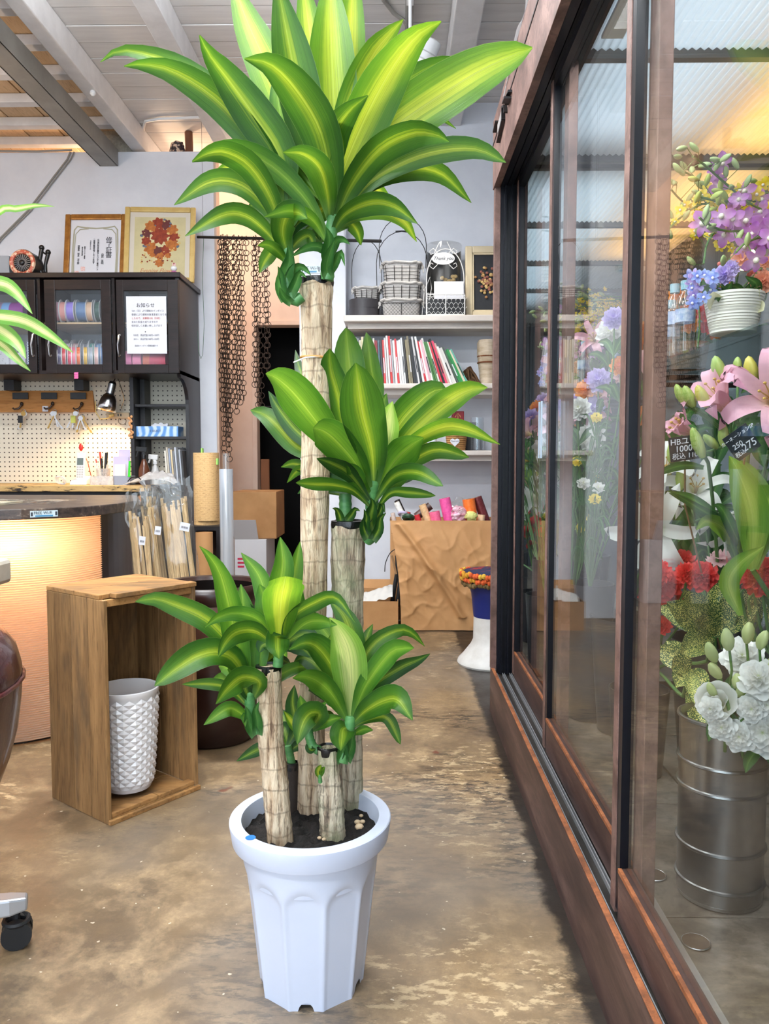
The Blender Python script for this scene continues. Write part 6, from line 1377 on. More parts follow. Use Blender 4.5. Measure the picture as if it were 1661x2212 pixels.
ca=P(938,606,4.345); cb=P(1002,606,4.345); q=B(); q.M=Matrix.Translation(((ca.x+cb.x)/2,4.352,Z1+hb_*.8+.001))@Matrix.Rotation(R(-8),4,'X'); q.box((-(cb.x-ca.x)/2,0,0),((cb.x-ca.x)/2,.002,ca.z-Z1-hb_*.8)); tag(make(q,'message_card',PAPER),'blank white envelope card in white wire holder','card')
# cream frame with dried flowers on dark ground
t=thing('picture_frame','cream framed dried flower picture on dark ground on top shelf','picture frame',P(1045,678,4.42))
CREAM=mat('cream_frame',srgb(214,198,166),.4,var=srgb(202,184,150),scale=5)
M,W,H,fw=framed(t,1006,529,1112,678,4.40,R(7),15,CREAM,mat('navy_ground',srgb(22,24,30),.6),.03,Z1)
f=B(); f.M=M
for (p,q2) in [((-W/2+fw,.006,fw),(-W/2+fw+.008,.014,H-fw)),((W/2-fw-.008,.006,fw),(W/2-fw,.014,H-fw)),((-W/2+fw,.006,H-fw-.008),(W/2-fw,.014,H-fw)),((-W/2+fw,.006,fw),(W/2-fw,.014,fw+.008))]: f.box(p,q2)
make(f,'inner_lip',CREAM,t)
for i in range(60):
    a=rn.uniform(0,6.3); r2=rn.uniform(.0,.09)*math.sqrt(rn.random()+.1); q=B(); q.sphere(on(M,-.015+r2*math.cos(a)*.75,.008,H*.5+r2*math.sin(a)*1.15),(.009,.006,.008),6,5); make(q,'dried_floret',[mat('dried_straw',srgb(190,160,104),.8),mat('dried_tan',srgb(150,110,72),.8),mat('dried_rose',srgb(140,86,74),.8)][i%3],t,smooth=True)
# ---- books on the middle shelf
bc=[(150,30,40),(40,40,46),(230,226,220),(120,124,130),(214,206,180),(216,200,160),(224,220,214),(210,196,150),(226,222,214),(214,190,140),(206,200,190),(170,30,40),(120,20,30),(70,96,110),(40,44,50),(206,60,60),(200,196,196),(226,222,220),(196,40,40),(160,160,166),(236,234,232),(190,50,54),(214,214,216),(236,236,236),(220,222,224),(40,36,34),(130,120,92),(120,112,90),(30,30,32),(60,62,70),(206,204,204),(44,46,50),(226,226,224),(190,30,44),(236,232,232),(220,170,180),(230,228,220),(60,110,50),(70,120,60),(226,222,210),(200,40,60),(30,28,30),(206,60,90),(190,160,150),(236,234,230),(214,212,206),(226,222,216),(70,80,70),(34,120,60),(40,140,70),(220,206,180),(90,170,150)]
names={}
bx=P(756,820,4.36).x; bend=P(1012,820,4.36).x; nb=len(bc); rn=random.Random(9); pos=bx; step=(bend-bx)/nb
def cname(c):
    r,g,b=c; mx=max(c); mn=min(c)
    if mx-mn<26: return 'white' if mn>215 else 'pale grey' if mn>150 else 'mid grey' if mn>80 else 'black'
    if r==mx and g<110: return 'red' if r>180 else 'dark red'
    if g==mx: return 'green' if g<160 else 'turquoise'
    if r==mx and r>190: return 'cream' if g>180 else 'tan'
    if r==mx: return 'olive brown'
    return 'slate blue'
groups={}
for i,c in enumerate(bc):
    f=i/nb; lean=R(0 if f<.2 else 2+ (f-.2)*14 if f<.55 else 8+ (f-.55)*44)
    w_=step*rn.uniform(.72,.98); h=rn.uniform(.235,.262) if i<44 else rn.uniform(.20,.225)
    d_=rn.uniform(.16,.19); y0=4.335+rn.uniform(0,.012)
    cn=cname(c); nm='%s spined book on middle wall shelf'%cn
    if i>=nb-5: nm='%s book leaning steeply at end of book row'%cn
    t=thing('book',nm,'book',(pos,y0+d_/2,Z2),'%s books in the row on middle shelf'%cn)
    M=Matrix.Translation((pos+w_,y0,Z2))@Matrix.Rotation(-lean,4,'Y')
    q=B(); q.M=M; q.box((-w_,0,0),(-w_*.90,d_,h)); q.box((-w_*.10,0,0),(0,d_,h)); q.box((-w_*.90,0,0),(-w_*.10,.003,h)); make(q,'cover',mat('book_%d_%d_%d'%c,srgb(*c),.4),t)
    q=B(); q.M=M; q.box((-w_*.88,.003,.003),(-w_*.12,d_-.003,h-.004)); make(q,'pages',mat('page_edge',srgb(226,218,204),.8),t)
    if i%3==0 and cn!='black':
        q=B(); q.M=M; q.box((-w_*.75,-.0006,h*.25),(-w_*.25,.0004,h*.6)); make(q,'spine_title',INK if sum(c)>330 else PAPER,t)
    pos+=step if f<.8 else step*1.02
# twig bundle and vase
t=thing('bark_bundle','rolled brown bark bundle behind end of book row','bark',(P(1020,823,4.45).x,4.45,Z2))
for i in range(14):
    q=B(); M=Matrix.Translation((P(1036,823,4.45).x,4.42+.004*i,Z2+.006+.0*i))@Matrix.Rotation(R(-38+rn.uniform(-8,8)),4,'Y'); q.M=M
    q.tube([(rn.uniform(-.03,.0),0,0.0),(rn.uniform(-.03,.01),.01,.06),(rn.uniform(-.03,.01),0,.115)],.007,6); make(q,'bark_strip',mat('dark_twig',srgb(78,52,34),.9,var=srgb(110,78,50),scale=50),t)
p=P(1052,823,4.44); t=thing('birch_vase','birch bark vase with brown cords at cabinet edge of middle shelf','vase',(p.x,4.44,Z2)); BIR=mat('birch_bark',srgb(206,190,168),.8,var=srgb(170,148,120),scale=10,stretch=(1,1,4))
q=B(); q.lathe([(0,0),(.036,0),(.052,.14),(.056,.17),(.056,.235),(.048,.25),(.044,.25),(.04,.2),(0,.18)],(p.x,4.44,Z2),26,lambda a,z,j:1+.03*math.sin(7*a)); make(q,'body',BIR,t,smooth=True)
for z_ in (.125,.160): q=B(); q.torus((p.x,4.44,Z2+z_),.053,.0045,24,5); make(q,'cord',mat('cord_brown',srgb(120,70,40),.7),t)
# ---- lowest shelf
def can(x,label,c,c2):
    p=P(x,972,4.38); t=thing('spray_can',label,'can',(p.x,4.40,Z3)); q=B(); q.lathe([(0,0),(.026,0),(.026,.13),(.018,.145),(0,.145)],(p.x,4.40,Z3),22); make(q,'can_body',mat('can_%d'%c[0],srgb(*c),.35,var=srgb(60,90,150),scale=40,contrast=(.55,.6)),t,smooth=True); q=B(); q.lathe([(.019,.142),(.022,.145),(.022,.18),(0,.182)],(p.x,4.40,Z3),18); make(q,'cap',mat('cap_%d'%c2[0],srgb(*c2),.35),t,smooth=True)
    q=B(); q.lathe([(.0265,.10),(.0265,.122)],(p.x,4.40,Z3),22); make(q,'red_band',mat('red_band',srgb(214,50,40),.4),t)
can(897,'white and blue spray can with red band on lowest shelf',(226,226,230),(236,236,236)); can(914,'spray can with dark cap and gold label on lowest shelf',(214,190,110),(60,56,60))
p=P(934,972,4.36); q=B(); q.lathe([(0,0),(.03,0),(.035,.02),(.02,.075),(.012,.11),(.012,.125),(0,.125)],(p.x,4.38,Z3),22); tag(make(q,'white_bottle',mat('pale_bottle',srgb(214,222,230),.3),smooth=True),'pale squeeze bottle beside spray cans on lowest shelf','bottle')
t=thing('wicker_basket','small wicker basket with heart tag on lowest shelf','basket',P(986,972,4.36)); p=P(986,972,4.36)
WICK=mat('wicker',srgb(186,140,84),.75,var=srgb(150,104,56),scale=60)
for j in range(9): q=B(); q.torus((p.x,4.38,Z3+.006+.0105*j),.046+.0012*j,.006,28,6); make(q,'woven_row',WICK,t,smooth=True)
q=B(); q.lathe([(0,.002),(.045,.002),(.055,.095)],(p.x,4.38,Z3),24); make(q,'lining',WICK,t)
hp=B(); hs=[]
for i in range(28):
    a=2*math.pi*i/28; hs.append((p.x-.012+.0016*16*math.sin(a)**3,P(0,955,4.3).z+.0016*(13*math.cos(a)-5*math.cos(2*a)-2*math.cos(3*a)-math.cos(4*a))))
hp.prism(hs,4.322,4.325,'Y'); make(hp,'heart_tag',PAPER,t); textmesh('Thank you',.010,(p.x-.012,4.3215,P(0,953,4.3).z),INK,'lettering',t)
for s in (-.01,.0): q=B(); q.tube([(p.x-.05+s,4.40,Z3+.09),(p.x+.0+s,4.41,Z3+.22),(p.x+.055+s,4.40,Z3+.10)],.002,5); make(q,'wire_handle',WIRE,t)
a,b=pb(976,888,1002,935,4.46,4.475); t=thing('red_booklet','small dark red box with gold characters behind wicker basket','box',((a[0]+b[0])/2,4.47,Z3)); make(B().box((a[0],4.46,Z3),(b[0],4.50,a[2])),'box',mat('deep_red',srgb(130,20,30),.4),t,bevel=.003); textmesh('小\n箱',.034,((a[0]+b[0])/2,4.459,a[2]-.045),mat('gold_ink',srgb(220,170,90),.4),'lettering',t,lines=.9)
a,b=pb(1002,912,1032,972,4.44,4.50); tag(make(B().box((a[0],4.44,Z3),(b[0],4.52,a[2])),'black_box',BLKC,bevel=.003),'plain black box behind glass cylinder on lowest shelf','box')
p=P(1031,972,4.36); q=B(); q.lathe([(0,.004),(.036,.004),(.037,.185),(.035,.185),(.034,.008),(0,.008)],(p.x,4.38,Z3-.003),26); tag(make(q,'glass_cylinder',CLEARG,smooth=True),'clear glass cylinder vase on lowest shelf','vase')
# ================================================================== kraft bag, rolls, box, stool
YB0=4.12; bl=P(866,1352,YB0); bt0=P(842,1126,YB0); br=P(1075,1126,YB0).x; hbag=bt0.z
t=thing('kraft_bag','large creased kraft paper bag of ribbon rolls below shelves','bag',((bl.x+br)/2,YB0+.13,0))
def bagf(u,v):
    xl=bl.x+(bt0.x-bl.x)*(v**1.2)-.012*math.sin(v*math.pi)*-1; x=xl+(br-xl)*u; z=hbag*v
    rd=lambda q:1-2*abs(mnoise.noise(q))
    f=-.014*rd(Vector((u*2.0+v*1.6,v*1.8-u*1.0,.3)))**3-.008*rd(Vector((u*4.2-v*3.0,v*3.6+u*2.4,4)))**4-.004*rd(Vector((u*9+v*3,v*9,7)))**3+.022*mnoise.noise(Vector((u*2.2,v*2,2)))
    d=abs((u*1.0-.06)-(1-v)*.66); crease=-.030*math.exp(-(d/.035)**2)*(1 if .12<v<.97 else .2)
    return (x,YB0+f*math.sin(math.pi*min(max(v,.05),.97))**.6+crease-.02*math.sin(math.pi*v),z+.004)
make(B().grid(bagf,90,90),'front_sheet',KRAFT,t,smooth=True,angle=70)
q=B(); q.grid(lambda u,v:(lambda p0:(p0[0]+.008*math.sin(u*3)*0,p0[1]+(.27)*u,p0[2]))(bagf(0,v)),16,24); make(q,'side_sheet',KRAFT,t,smooth=True)
q=B(); q.grid(lambda u,v:(bt0.x+(br-bt0.x)*u,YB0+.27,.004+hbag*1.0*v),8,4); make(q,'back_sheet',KRAFT,t)
q=B(); q.grid(lambda u,v:(bl.x+(br-bl.x)*u,YB0+.01+.25*v,.003),4,2); make(q,'bottom_sheet',KRAFT,t)
q=B(); q.grid(lambda u,v:(bt0.x+.01+(br-bt0.x-.02)*u,YB0+.02+.24*v,hbag-.07+.01*mnoise.noise(Vector((u*8,v*4,0)))),10,4); make(q,'inner_fill',KRAFT,t)
def rroll(x,y,L,r_,tilt,c,label,Yq,axis='up',tilty=0,core=True):
    p=P(x,y,Yq); d=Vector((math.sin(tilt),math.sin(tilty),math.cos(tilt))).normalized(); base=p-d*L
    if base.z<hbag-.10: pass
    t=thing('ribbon_roll',label,'ribbon roll',(base.x,base.y,base.z)); q=B(); q.cyl(base,p,r_,n=18); make(q,'roll',mat('roll_%d_%d'%(c[0],c[1]),srgb(*c),.4,var=tuple(min(1,v*1.35+.03) for v in srgb(*c)),scale=60),t,smooth=True)
    if core: q=B(); q.cyl(p-d*.002,p+d*.0012,r_*.45,n=12); make(q,'core',mat('core_tan',srgb(150,120,90),.8),t)
for a in [(856,1085,.10,.016,-.45,(226,220,214),'white paper ribbon roll at bag corner',4.22),(864,1092,.0,0,0,0,0,0),(848,1108,.08,.012,-.2,(200,180,170),'pale narrow ribbon roll at bag edge',4.2),(912,1090,.12,.020,-.35,(214,176,130),'tan ribbon roll leaning in bag',4.2),(938,1105,.10,.028,-.2,(240,100,140),'short bright pink ribbon roll',4.19),(960,1076,.16,.030,-.22,(226,80,150),'tall patterned pink ribbon roll',4.21),(1012,1078,.15,.034,-.15,(240,110,30),'orange mesh ribbon roll',4.22),(1030,1074,.15,.026,-.35,(96,20,26),'dark maroon ribbon roll behind orange one',4.26),(900,1112,.07,.016,-.3,(190,30,40),'small red ribbon roll',4.22),(882,1106,.06,.014,.2,(176,30,36),'tiny dark red ribbon roll',4.28),(930,1092,.10,.022,.9,(60,34,28),'brown ribbon roll lying across the bag',4.27),(1040,1112,.08,.02,.1,(240,190,150),'peach ribbon roll near cabinet post',4.2)]:
    if a[2]: rroll(*a[:8])
q=B(); q.torus(P(870,1110,4.2),.020,.008,20,8,(.1,.6,1)); tag(make(q,'ribbon_ring',mat('lilac_tape',srgb(196,186,214),.4),smooth=True),'lilac ribbon ring lying in kraft bag','ribbon roll')
q=B(); q.torus(P(882,1118,4.17),.021,.014,20,8,(.1,.5,1)); tag(make(q,'ribbon_ring',mat('green_tape',srgb(40,70,48),.4),smooth=True),'dark green ribbon ring lying in kraft bag','ribbon roll')
q=B(); p=P(862,1088,4.24); q.cyl(p-Vector((-.03,0,.07)),p+Vector((-.012,0,.02)),.016,n=14); tag(make(q,'ribbon_roll',mat('near_black',srgb(40,32,30),.5),smooth=True),'black ribbon roll standing in kraft bag corner','ribbon roll')
rn=random.Random(4)
t=thing('foil_bundle','crinkled clear and pink cellophane bundle between ribbon rolls','cellophane',P(990,1126,4.2))
q=B(); pf=P(990,1112,4.2); q.sphere(pf,(.05,.03,.05),16,12); q.v=[v+Vector((.014*mnoise.noise(v*60),.01*mnoise.noise(v*70+Vector((3,0,0))),.014*mnoise.noise(v*55+Vector((0,5,0))))) for v in q.v]; make(q,'crinkle',mat('pink_foil',srgb(214,130,160),.2,.3,var=srgb(236,216,220),scale=70),t)
q=B(); pf=P(992,1092,4.22); q.sphere(pf,(.045,.03,.04),16,12); q.v=[v+Vector((.016*mnoise.noise(v*60),.01*mnoise.noise(v*70),.016*mnoise.noise(v*50))) for v in q.v]; make(q,'clear_crinkle',CLEAR,t)
q=B(); pf=P(1018,1116,4.16); q.sphere(pf,(.034,.025,.026),14,10); q.v=[v+Vector((.01*mnoise.noise(v*70),0,.01*mnoise.noise(v*60))) for v in q.v]; tag(make(q,'tissue_pack',mat('pale_lime',srgb(214,214,130),.5)),'pale lime tissue packet tucked in front of orange roll','packet')
# low open carton with film and tools
a=P(770,1350,4.14); b=P(860,1350,4.14); zc1=P(820,1299,4.14).z; t=thing('open_carton','low open cardboard carton beside kraft bag','box',((a.x+b.x)/2,4.25,0)); q=B(); th=.004
for p0,p1 in [((a.x,4.14,0),(b.x,4.144,zc1)),((a.x,4.38,0),(b.x,4.384,zc1+.03)),((a.x,4.144,0),(a.x+th,4.38,zc1)),((b.x-th,4.144,0),(b.x,4.38,zc1)),((a.x+th,4.144,0),(b.x-th,4.38,.004))]: make(B().box(p0,p1),'wall',CARD,t)
q=B(); q.add([(a.x,4.384,zc1+.03),(b.x,4.384,zc1+.03),(b.x,4.42,zc1+.075),(a.x,4.42,zc1+.075)],[(0,1,2,3)]); make(q,'flap',CARD,t,solid=.004)
q=B(); q.grid(lambda u,v:(a.x+.02+(b.x-a.x-.05)*u,4.17+.18*v,zc1-.03+.05*math.sin(math.pi*v)+.05*u+.014*mnoise.noise(Vector((u*6,v*6,0)))),24,14); tag(make(q,'film_sheets',mat('milky_film',srgb(214,212,208),.25),smooth=True),'folded milky plastic film lying in low open carton','film')
t=thing('garden_tools','black handled hand tools standing in open carton','tools',P(848,1320,4.26))
for pts,r_,m in [([P(846,1310,4.25),P(852,1270,4.25),P(858,1235,4.25),P(858,1200,4.25)],.012,'k'),([P(858,1310,4.22),P(864,1260,4.22),P(868,1225,4.24)],.012,'k'),([P(856,1240,4.24),P(850,1215,4.24),P(846,1200,4.24)],.006,'t'),([P(866,1240,4.24),P(864,1210,4.24),P(866,1190,4.25)],.005,'t')]: make(B().tube(crom(pts,8),r_,8),'tool_handle' if m=='k' else 'tool_neck',BLACKR if m=='k' else mat('tan_wood',srgb(150,116,80),.6),t,smooth=True)
make(B().tube(crom([P(866,1225,4.24),P(862,1188,4.24),P(845,1192,4.24),P(833,1215,4.24),P(831,1235,4.24)],14),.0025,6),'cord_loop',mat('cord_brown',srgb(120,70,40),.7) if 0 else BLACKR,t,smooth=True)
# stool with crocheted cover
Ys=3.46; sc=P(1062,1350,Ys); t=thing('pedestal_stool','blue and white pedestal stool with colourful crocheted seat cover','stool',(sc.x,Ys,0)); zs_=P(1040,1232,Ys).z
STW=mat('stool_white',srgb(214,212,208),.5,var=srgb(196,192,186),scale=12); STB=mat('stool_blue',srgb(14,34,110),.4)
zm=P(1040,1340,Ys-.1).z
q=B(); q.lathe([(0,0),(.148,0),(.152,.008),(.148,.02),(.125,.045),(.094,.085),(.082,.11),(.080,zm)],(sc.x,Ys,0),44); make(q,'foot',STW,t,smooth=True)
q=B(); q.lathe([(.0805,zm-.001),(.0815,zm+.002),(.092,zs_-.10),(.112,zs_-.035),(.118,zs_-.02),(0,zs_-.02)],(sc.x,Ys,0),44); make(q,'upper_body',STB,t,smooth=True)
rn=random.Random(8); YA_=[mat('yarn_%d'%i,srgb(*c),.9,bmp=.6,bscale=150) for i,c in enumerate([(196,140,36),(206,90,40),(150,110,30),(214,170,60),(110,88,50)])]
for k in range(58):
    a=2*math.pi*k/58
    for j in range(3):
        q=B(); q.sphere((sc.x+(.134-.006*j+.008*rn.random())*math.cos(a+j*.07),Ys+(.136-.006*j)*math.sin(a+j*.07),zs_-.012-.022*j+rn.uniform(-.006,.006)),(.0105,.0105,.013),7,5); make(q,'crochet_knot',YA_[rn.choice((0,0,1,1,3)) if j<2 else 4],t,smooth=True)
q=B(); q.lathe([(0,0),(.06,.004),(.12,.002),(.132,-.008)],(sc.x,Ys,zs_),36,lambda a,z,j:1+.01*math.sin(22*a)); make(q,'cover_top',mat('yarn_navy',srgb(36,42,74),.9,var=srgb(150,40,44),scale=14,contrast=(.5,.56),bmp=.7,bscale=120),t,smooth=True)
# ================================================================== flower cabinet with sliding glass doors
XO=.339; YE=2.787; YN=-.55; ZSL=.165; ZH0=1.83; ZH1=2.06; XB=1.33; YM=2.72
def rustm(name,c1,c2,c3,scale=6,rough=.55,metal=.25,st=(1,1,1)):
    m,nt,b=newmat(name); n=noise(nt,coords(nt,st),scale,8,.68,.4); n2=noise(nt,coords(nt,st),scale*9,4,.6)
    c=ramp(nt,n,[(.36,c1),(.52,c2),(.68,c3)]); c=mixc(nt,ramp(nt,n2,[(.52,(0,0,0)),(.66,(.55,.55,.55))]),c,c1)
    nt.links.new(c,b.inputs['Base Color']); b.inputs['Roughness'].default_value=rough; b.inputs['Metallic'].default_value=metal; bump(nt,b,n2,.15,.002); MATS[name]=m; return m
COR=rustm('brown_patina_steel',srgb(84,62,54),srgb(120,92,84),srgb(146,116,106),7)
CORD=rustm('dark_patina_steel',srgb(58,42,38),srgb(86,64,58),srgb(116,92,84),5,.5,.35,(1,.4,3))
RUSTE=rustm('orange_rust_edge',srgb(96,54,30),srgb(138,80,44),srgb(164,100,58),20,.7,.1)
NAVY=mat('black_navy_frame',srgb(10,12,20),.32,spec=.3)
FC=thing('flower_cabinet','long brown steel flower cabinet with sliding glass doors','flower cabinet',(.85,1.1,0))
# base beam: outer plate, rusty top edge, track rails
make(B().box((XO,YN,.0),(XO+.008,YE,ZSL-.003)),'base_plate',CORD,FC)
make(B().box((XO,YN,ZSL-.003),(XO+.011,YE,ZSL)),'rusty_edge',RUSTE,FC,bevel=.001)
make(B().box((XO+.008,YN,0),(XO+.10,YE-.01,ZSL-.022)),'track_bed',mat('track_metal',srgb(58,54,50),.45,.3,var=srgb(26,24,22),scale=9),FC)
for x in (XO+.017,XO+.036,XO+.042,XO+.061,XO+.067): make(B().box((x,YN,ZSL-.022),(x+.002,YE-.05,ZSL-.012)),'track_rail',ALU,FC)
# far post (brown outer jamb, black inner jamb), end wall
make(B().box((XO-.002,YE-.030,ZSL-.003),(XO+.018,YE,ZH1-.02)),'corner_post',COR,FC,bevel=.001)
make(B().box((XO+.018,YE-.035,ZSL-.02),(XO+.088,YE-.002,ZH1-.02)),'black_jamb',NAVY,FC)
for x in (XO+.03,XO+.052,XO+.072): make(B().box((x,YE-.05,ZSL-.015),(x+.006,YE-.035,ZH0+.02)),'jamb_bead',NAVY,FC)
make(B().box((XO+.088,YM+.006,.0),(XB,YE-.002,ZH1-.02)),'end_wall',COR,FC)
make(B().box((XO+.104,YM,.13),(XB-.004,YM+.005,1.90)),'end_mirror',mat('mirror',(.86,.90,.90),.015,1),FC)
# header: brown fascia, black channel
make(B().box((XO-.006,YN,ZH0),(XO+.016,YE-.001,ZH1)),'header_fascia',COR,FC,bevel=.001)
make(B().box((XO-.008,YN,ZH1-.085),(XO-.004,YE-.002,ZH1-.079)),'fascia_seam',mat('seam_dark',srgb(40,30,28),.6),FC)
for i,x in enumerate((XO+.016,XO+.040,XO+.064,XO+.088)): make(B().box((x,YN,ZH0-.012*i*0+.004*i),(x+.020,YE-.036,ZH1-.03)),'top_channel',NAVY,FC)
make(B().box((XO+.016,YN,ZH1-.03),(XB,YE-.036,ZH1-.02)),'roof_panel',mat('roof_white',srgb(206,206,206),.6),FC)
# black wrought letters on the fascia, seen edge on
def fx(x,y): return PX(x,y,XO-.012)
def wr(pts,w_=.012):
    q=B()
    for a,b in zip(pts,pts[1:]): q.bar(fx(*a),fx(*b),.006,w_,(1,0,0))
    return q
sg=thing('fascia_sign','black wrought iron emblem on brown cabinet fascia','sign',fx(1090,300))
for pts in ([(1076,307),(1087,258),(1087,230)],[(1068,285),(1073,262)],[(1087,232),(1091,228),(1092,243)],[(1094,226),(1097,205),(1102,196)]): make(wr(pts),'iron_bar',BLACKM,sg)
make(wr([(1095,222),(1100,210)],.03),'iron_knob',BLACKM,sg)
q=B(); a,b,c,d=fx(1075,290),fx(1083,258),fx(1083,240),fx(1075,270); q.add([a,b,c,d],[(0,1,2,3)]); make(q,'grey_plate',mat('grey_plate',srgb(150,146,144),.5),sg,solid=.002)
# crumpled film on the cabinet roof
q=B(); q.grid(lambda u,v:(XO-.012+.30*v+.02*mnoise.noise(Vector((u*9,v*5,0))),1.55+.95*u,ZH1+.004+.13*(math.sin(math.pi*min(v*1.3+.12,1)))*math.sin(math.pi*min(u*.9+.1,1))+.05*abs(mnoise.noise(Vector((u*8,v*8,2))))-.05*max(0,.25-v)*4),30,14); tag(make(q,'dust_sheet',mat('pale_sheet',srgb(206,204,204),.5,trans=.3),smooth=True),'crumpled pale plastic sheet on cabinet roof','plastic sheet')
# sliding doors
def sdoor(x,y0,y1,handle):
    d0=B(); t_=.022; sw=.045; rh=.085; z0,z1=ZSL-.010,ZH0+.03
    d0.box((x,y1-sw*.55,z0),(x+t_,y1,z1))
    d=make(d0,'sliding_door',COR,FC,bevel=.0015); make(B().box((x,y0,z0),(x+t_,y0+sw,z1)),'door_stile',COR,d,bevel=.0015)
    make(B().box((x+.002,y1-sw,z0+.01),(x+t_-.002,y1-sw*.55,z1-.01)),'black_stile_bead',NAVY,d)
    make(B().box((x,y0+sw,z0),(x+t_,y1-sw,z0+rh)),'bottom_rail',CORD,d); make(B().box((x-.001,y0+sw,z0+rh-.006),(x+.005,y1-sw,z0+rh+.001)),'rail_edge',RUSTE,d)
    make(B().box((x+.001,y0+sw,z1-.05),(x+t_-.001,y1-sw,z1)),'top_rail',NAVY,d)
    make(B().box((x+t_*.4,y0+sw*.9,z0+rh-.006),(x+t_*.4+.005,y1-sw*.9,z1-.045)),'pane',PANE,d)
    if handle:
        ha=PX(1195,870,x-.004); hb=PX(1195,980,x-.004); q=B()
        q.box((x-.020,y1-.035,.905),(x-.0005,y1-.001,1.05)); hd=make(q,'acrylic_handle',CLEARG,d,bevel=.006)
        for yy in (y1-.035,y1-.004): make(B().box((x-.021,yy,.906),(x-.017,yy+.003,1.049)),'handle_highlight',mat('pale_highlight',srgb(214,228,240),.3,trans=.4),d)  # pale strips drawn as rim highlights so the clear handle shows
sdoor(XO+.070,1.93,YE-.052,False); sdoor(XO+.046,1.20,2.03,True); sdoor(XO+.022,.42,1.285,False); sdoor(XO+.070,-.5,.46,False)
# interior: floor slabs, drain plates, light rail, back wall, near wall
FLS=rustm('stained_slab',srgb(62,54,46),srgb(104,94,84),srgb(138,128,118),5,.3,.0)
ys=-.5
k=0
while ys<YM-.02:
    ye_=min(ys+.46,YM-.003)
    for xa,xb in ((XO+.135,XO+.36),(XO+.363,XB-.005)):
        make(B().box((xa,ys+.0015,.06),(xb,ye_-.0015,.100+.001*(k%2))),'floor_slab',FLS,FC,bevel=.0015); k+=1
    ys=ye_
make(B().box((XO+.10,YN,0),(XB,YM,.06)),'plinth',BLACKM,FC)
RAILM=mat('pale_rail',srgb(150,148,144),.35,.3)
make(B().box((XO+.100,YN,.05),(XO+.118,YM,.108)),'drip_rail',RAILM,FC); make(B().box((XO+.122,YN,.05),(XO+.134,YM,.104)),'drip_rail',RAILM,FC)
for x,y in ((1503,2035),(1412,1890)):
    p=PZ(x,y,.102); q=B(); q.lathe([(0,0),(.022,0),(.022,.0025),(0,.0025)],(p.x,p.y,.1012),26); make(q,'drain_plate',mat('drain_brown',srgb(88,70,58),.4,.4),FC); q=B(); q.torus((p.x,p.y,.1025),.0225,.0012,26,5); make(q,'drain_ring',STEEL,FC)
make(B().box((XB,YN,0),(XB+.03,YE,ZH1-.02)),'back_wall',mat('blue_grey_panel',srgb(34,40,48),.4,var=srgb(24,29,36),scale=2),FC)
make(B().box((XO+.1,YN-.03,0),(XB+.03,YN,ZH1-.02)),'near_wall',mat('blue_grey_panel2',srgb(60,68,78),.5),FC)
for z in (.55,.98,1.55): make(B().box((XB-.012,YN,z),(XB,YM,z+.02)),'back_rib',BLACKM,FC)
# ribbed glowing ceiling and its bars
def ribm():
    m,nt,b=newmat('ribbed_ceiling_glass'); b.inputs['Base Color'].default_value=c4(srgb(226,234,240)); b.inputs['Roughness'].default_value=.22
    w_=nt.nodes.new('ShaderNodeTexBrick'); w_.inputs['Scale'].default_value=60; w_.inputs['Mortar Size'].default_value=.03; nt.links.new(coords(nt,(1,1,1)),w_.inputs[0]); bump(nt,b,w_.outputs['Fac'],.5,.004)
    t=nt.nodes.new('ShaderNodeBsdfTranslucent'); t.inputs[0].default_value=(.9,.94,.97,1); mx=nt.nodes.new('ShaderNodeMixShader'); mx.inputs[0].default_value=.5
    nt.links.new(b.outputs[0],mx.inputs[1]); nt.links.new(t.outputs[0],mx.inputs[2]); nt.links.new(mx.outputs[0],nt.nodes['Material Output'].inputs[0]); return m
RC=ribm(); bars=[-.45,.08,.72,1.37,2.02,YM-.03]
for ya_,yb_ in zip(bars,bars[1:]):
    n=int((XB-XO-.11)/.0050); q=B(); q.grid(lambda u,v:(XO+.105+(XB-XO-.11)*u,ya_+.012+(yb_-ya_-.024)*v,1.906+.0036*math.cos(u*n*math.pi/2)),n,1); make(q,'ribbed_panel',RC,FC,smooth=True,angle=80)
for y_ in bars: make(B().box((XO+.1,y_-.012,1.885),(XB,y_+.012,1.912)),'ceiling_bar',mat('bar_grey',srgb(84,84,80),.45),FC)
make(B().box((XO+.1,YN,1.88),(XO+.112,YM,1.92)),'ceiling_bar',mat('bar_grey',srgb(84,84,80),.45),FC)
area('cabinet_cool_tubes',(.70,1.4,2.02),(0,0,0),.42,2.3,5.2,(.72,.86,1.0))
area('cabinet_warm_tubes',(1.16,2.05,2.02),(0,0,0),.26,1.2,3.6,(1.0,.47,.10))
point('cabinet_warm_bulb',(1.25,2.55,1.62),2.2,(1.0,.66,.30),.04)
make(B().box((.475,.3,1.876),(.525,1.9,1.884)),'added_strip_lamp',WHITEP,FC); area('cabinet_added_strip',(.50,1.1,1.872),(0,0,0),.04,1.5,9,(.97,.98,1.0))  # strip and housing added to light the flower fronts
# glass shelf
ZG=1.185; make(B().box((.75,.25,ZG-.006),(XB-.002,YM-.01,ZG)),'glass_shelf',glass('shelf_glass',(.80,.88,.86),.06,0,.8),FC)
for y_ in (.4,1.5,2.6): make(B().bar((XB-.02,y_,ZG-.02),(.80,y_,ZG-.014),.012,.016),'shelf_bracket',BLACKM,FC)
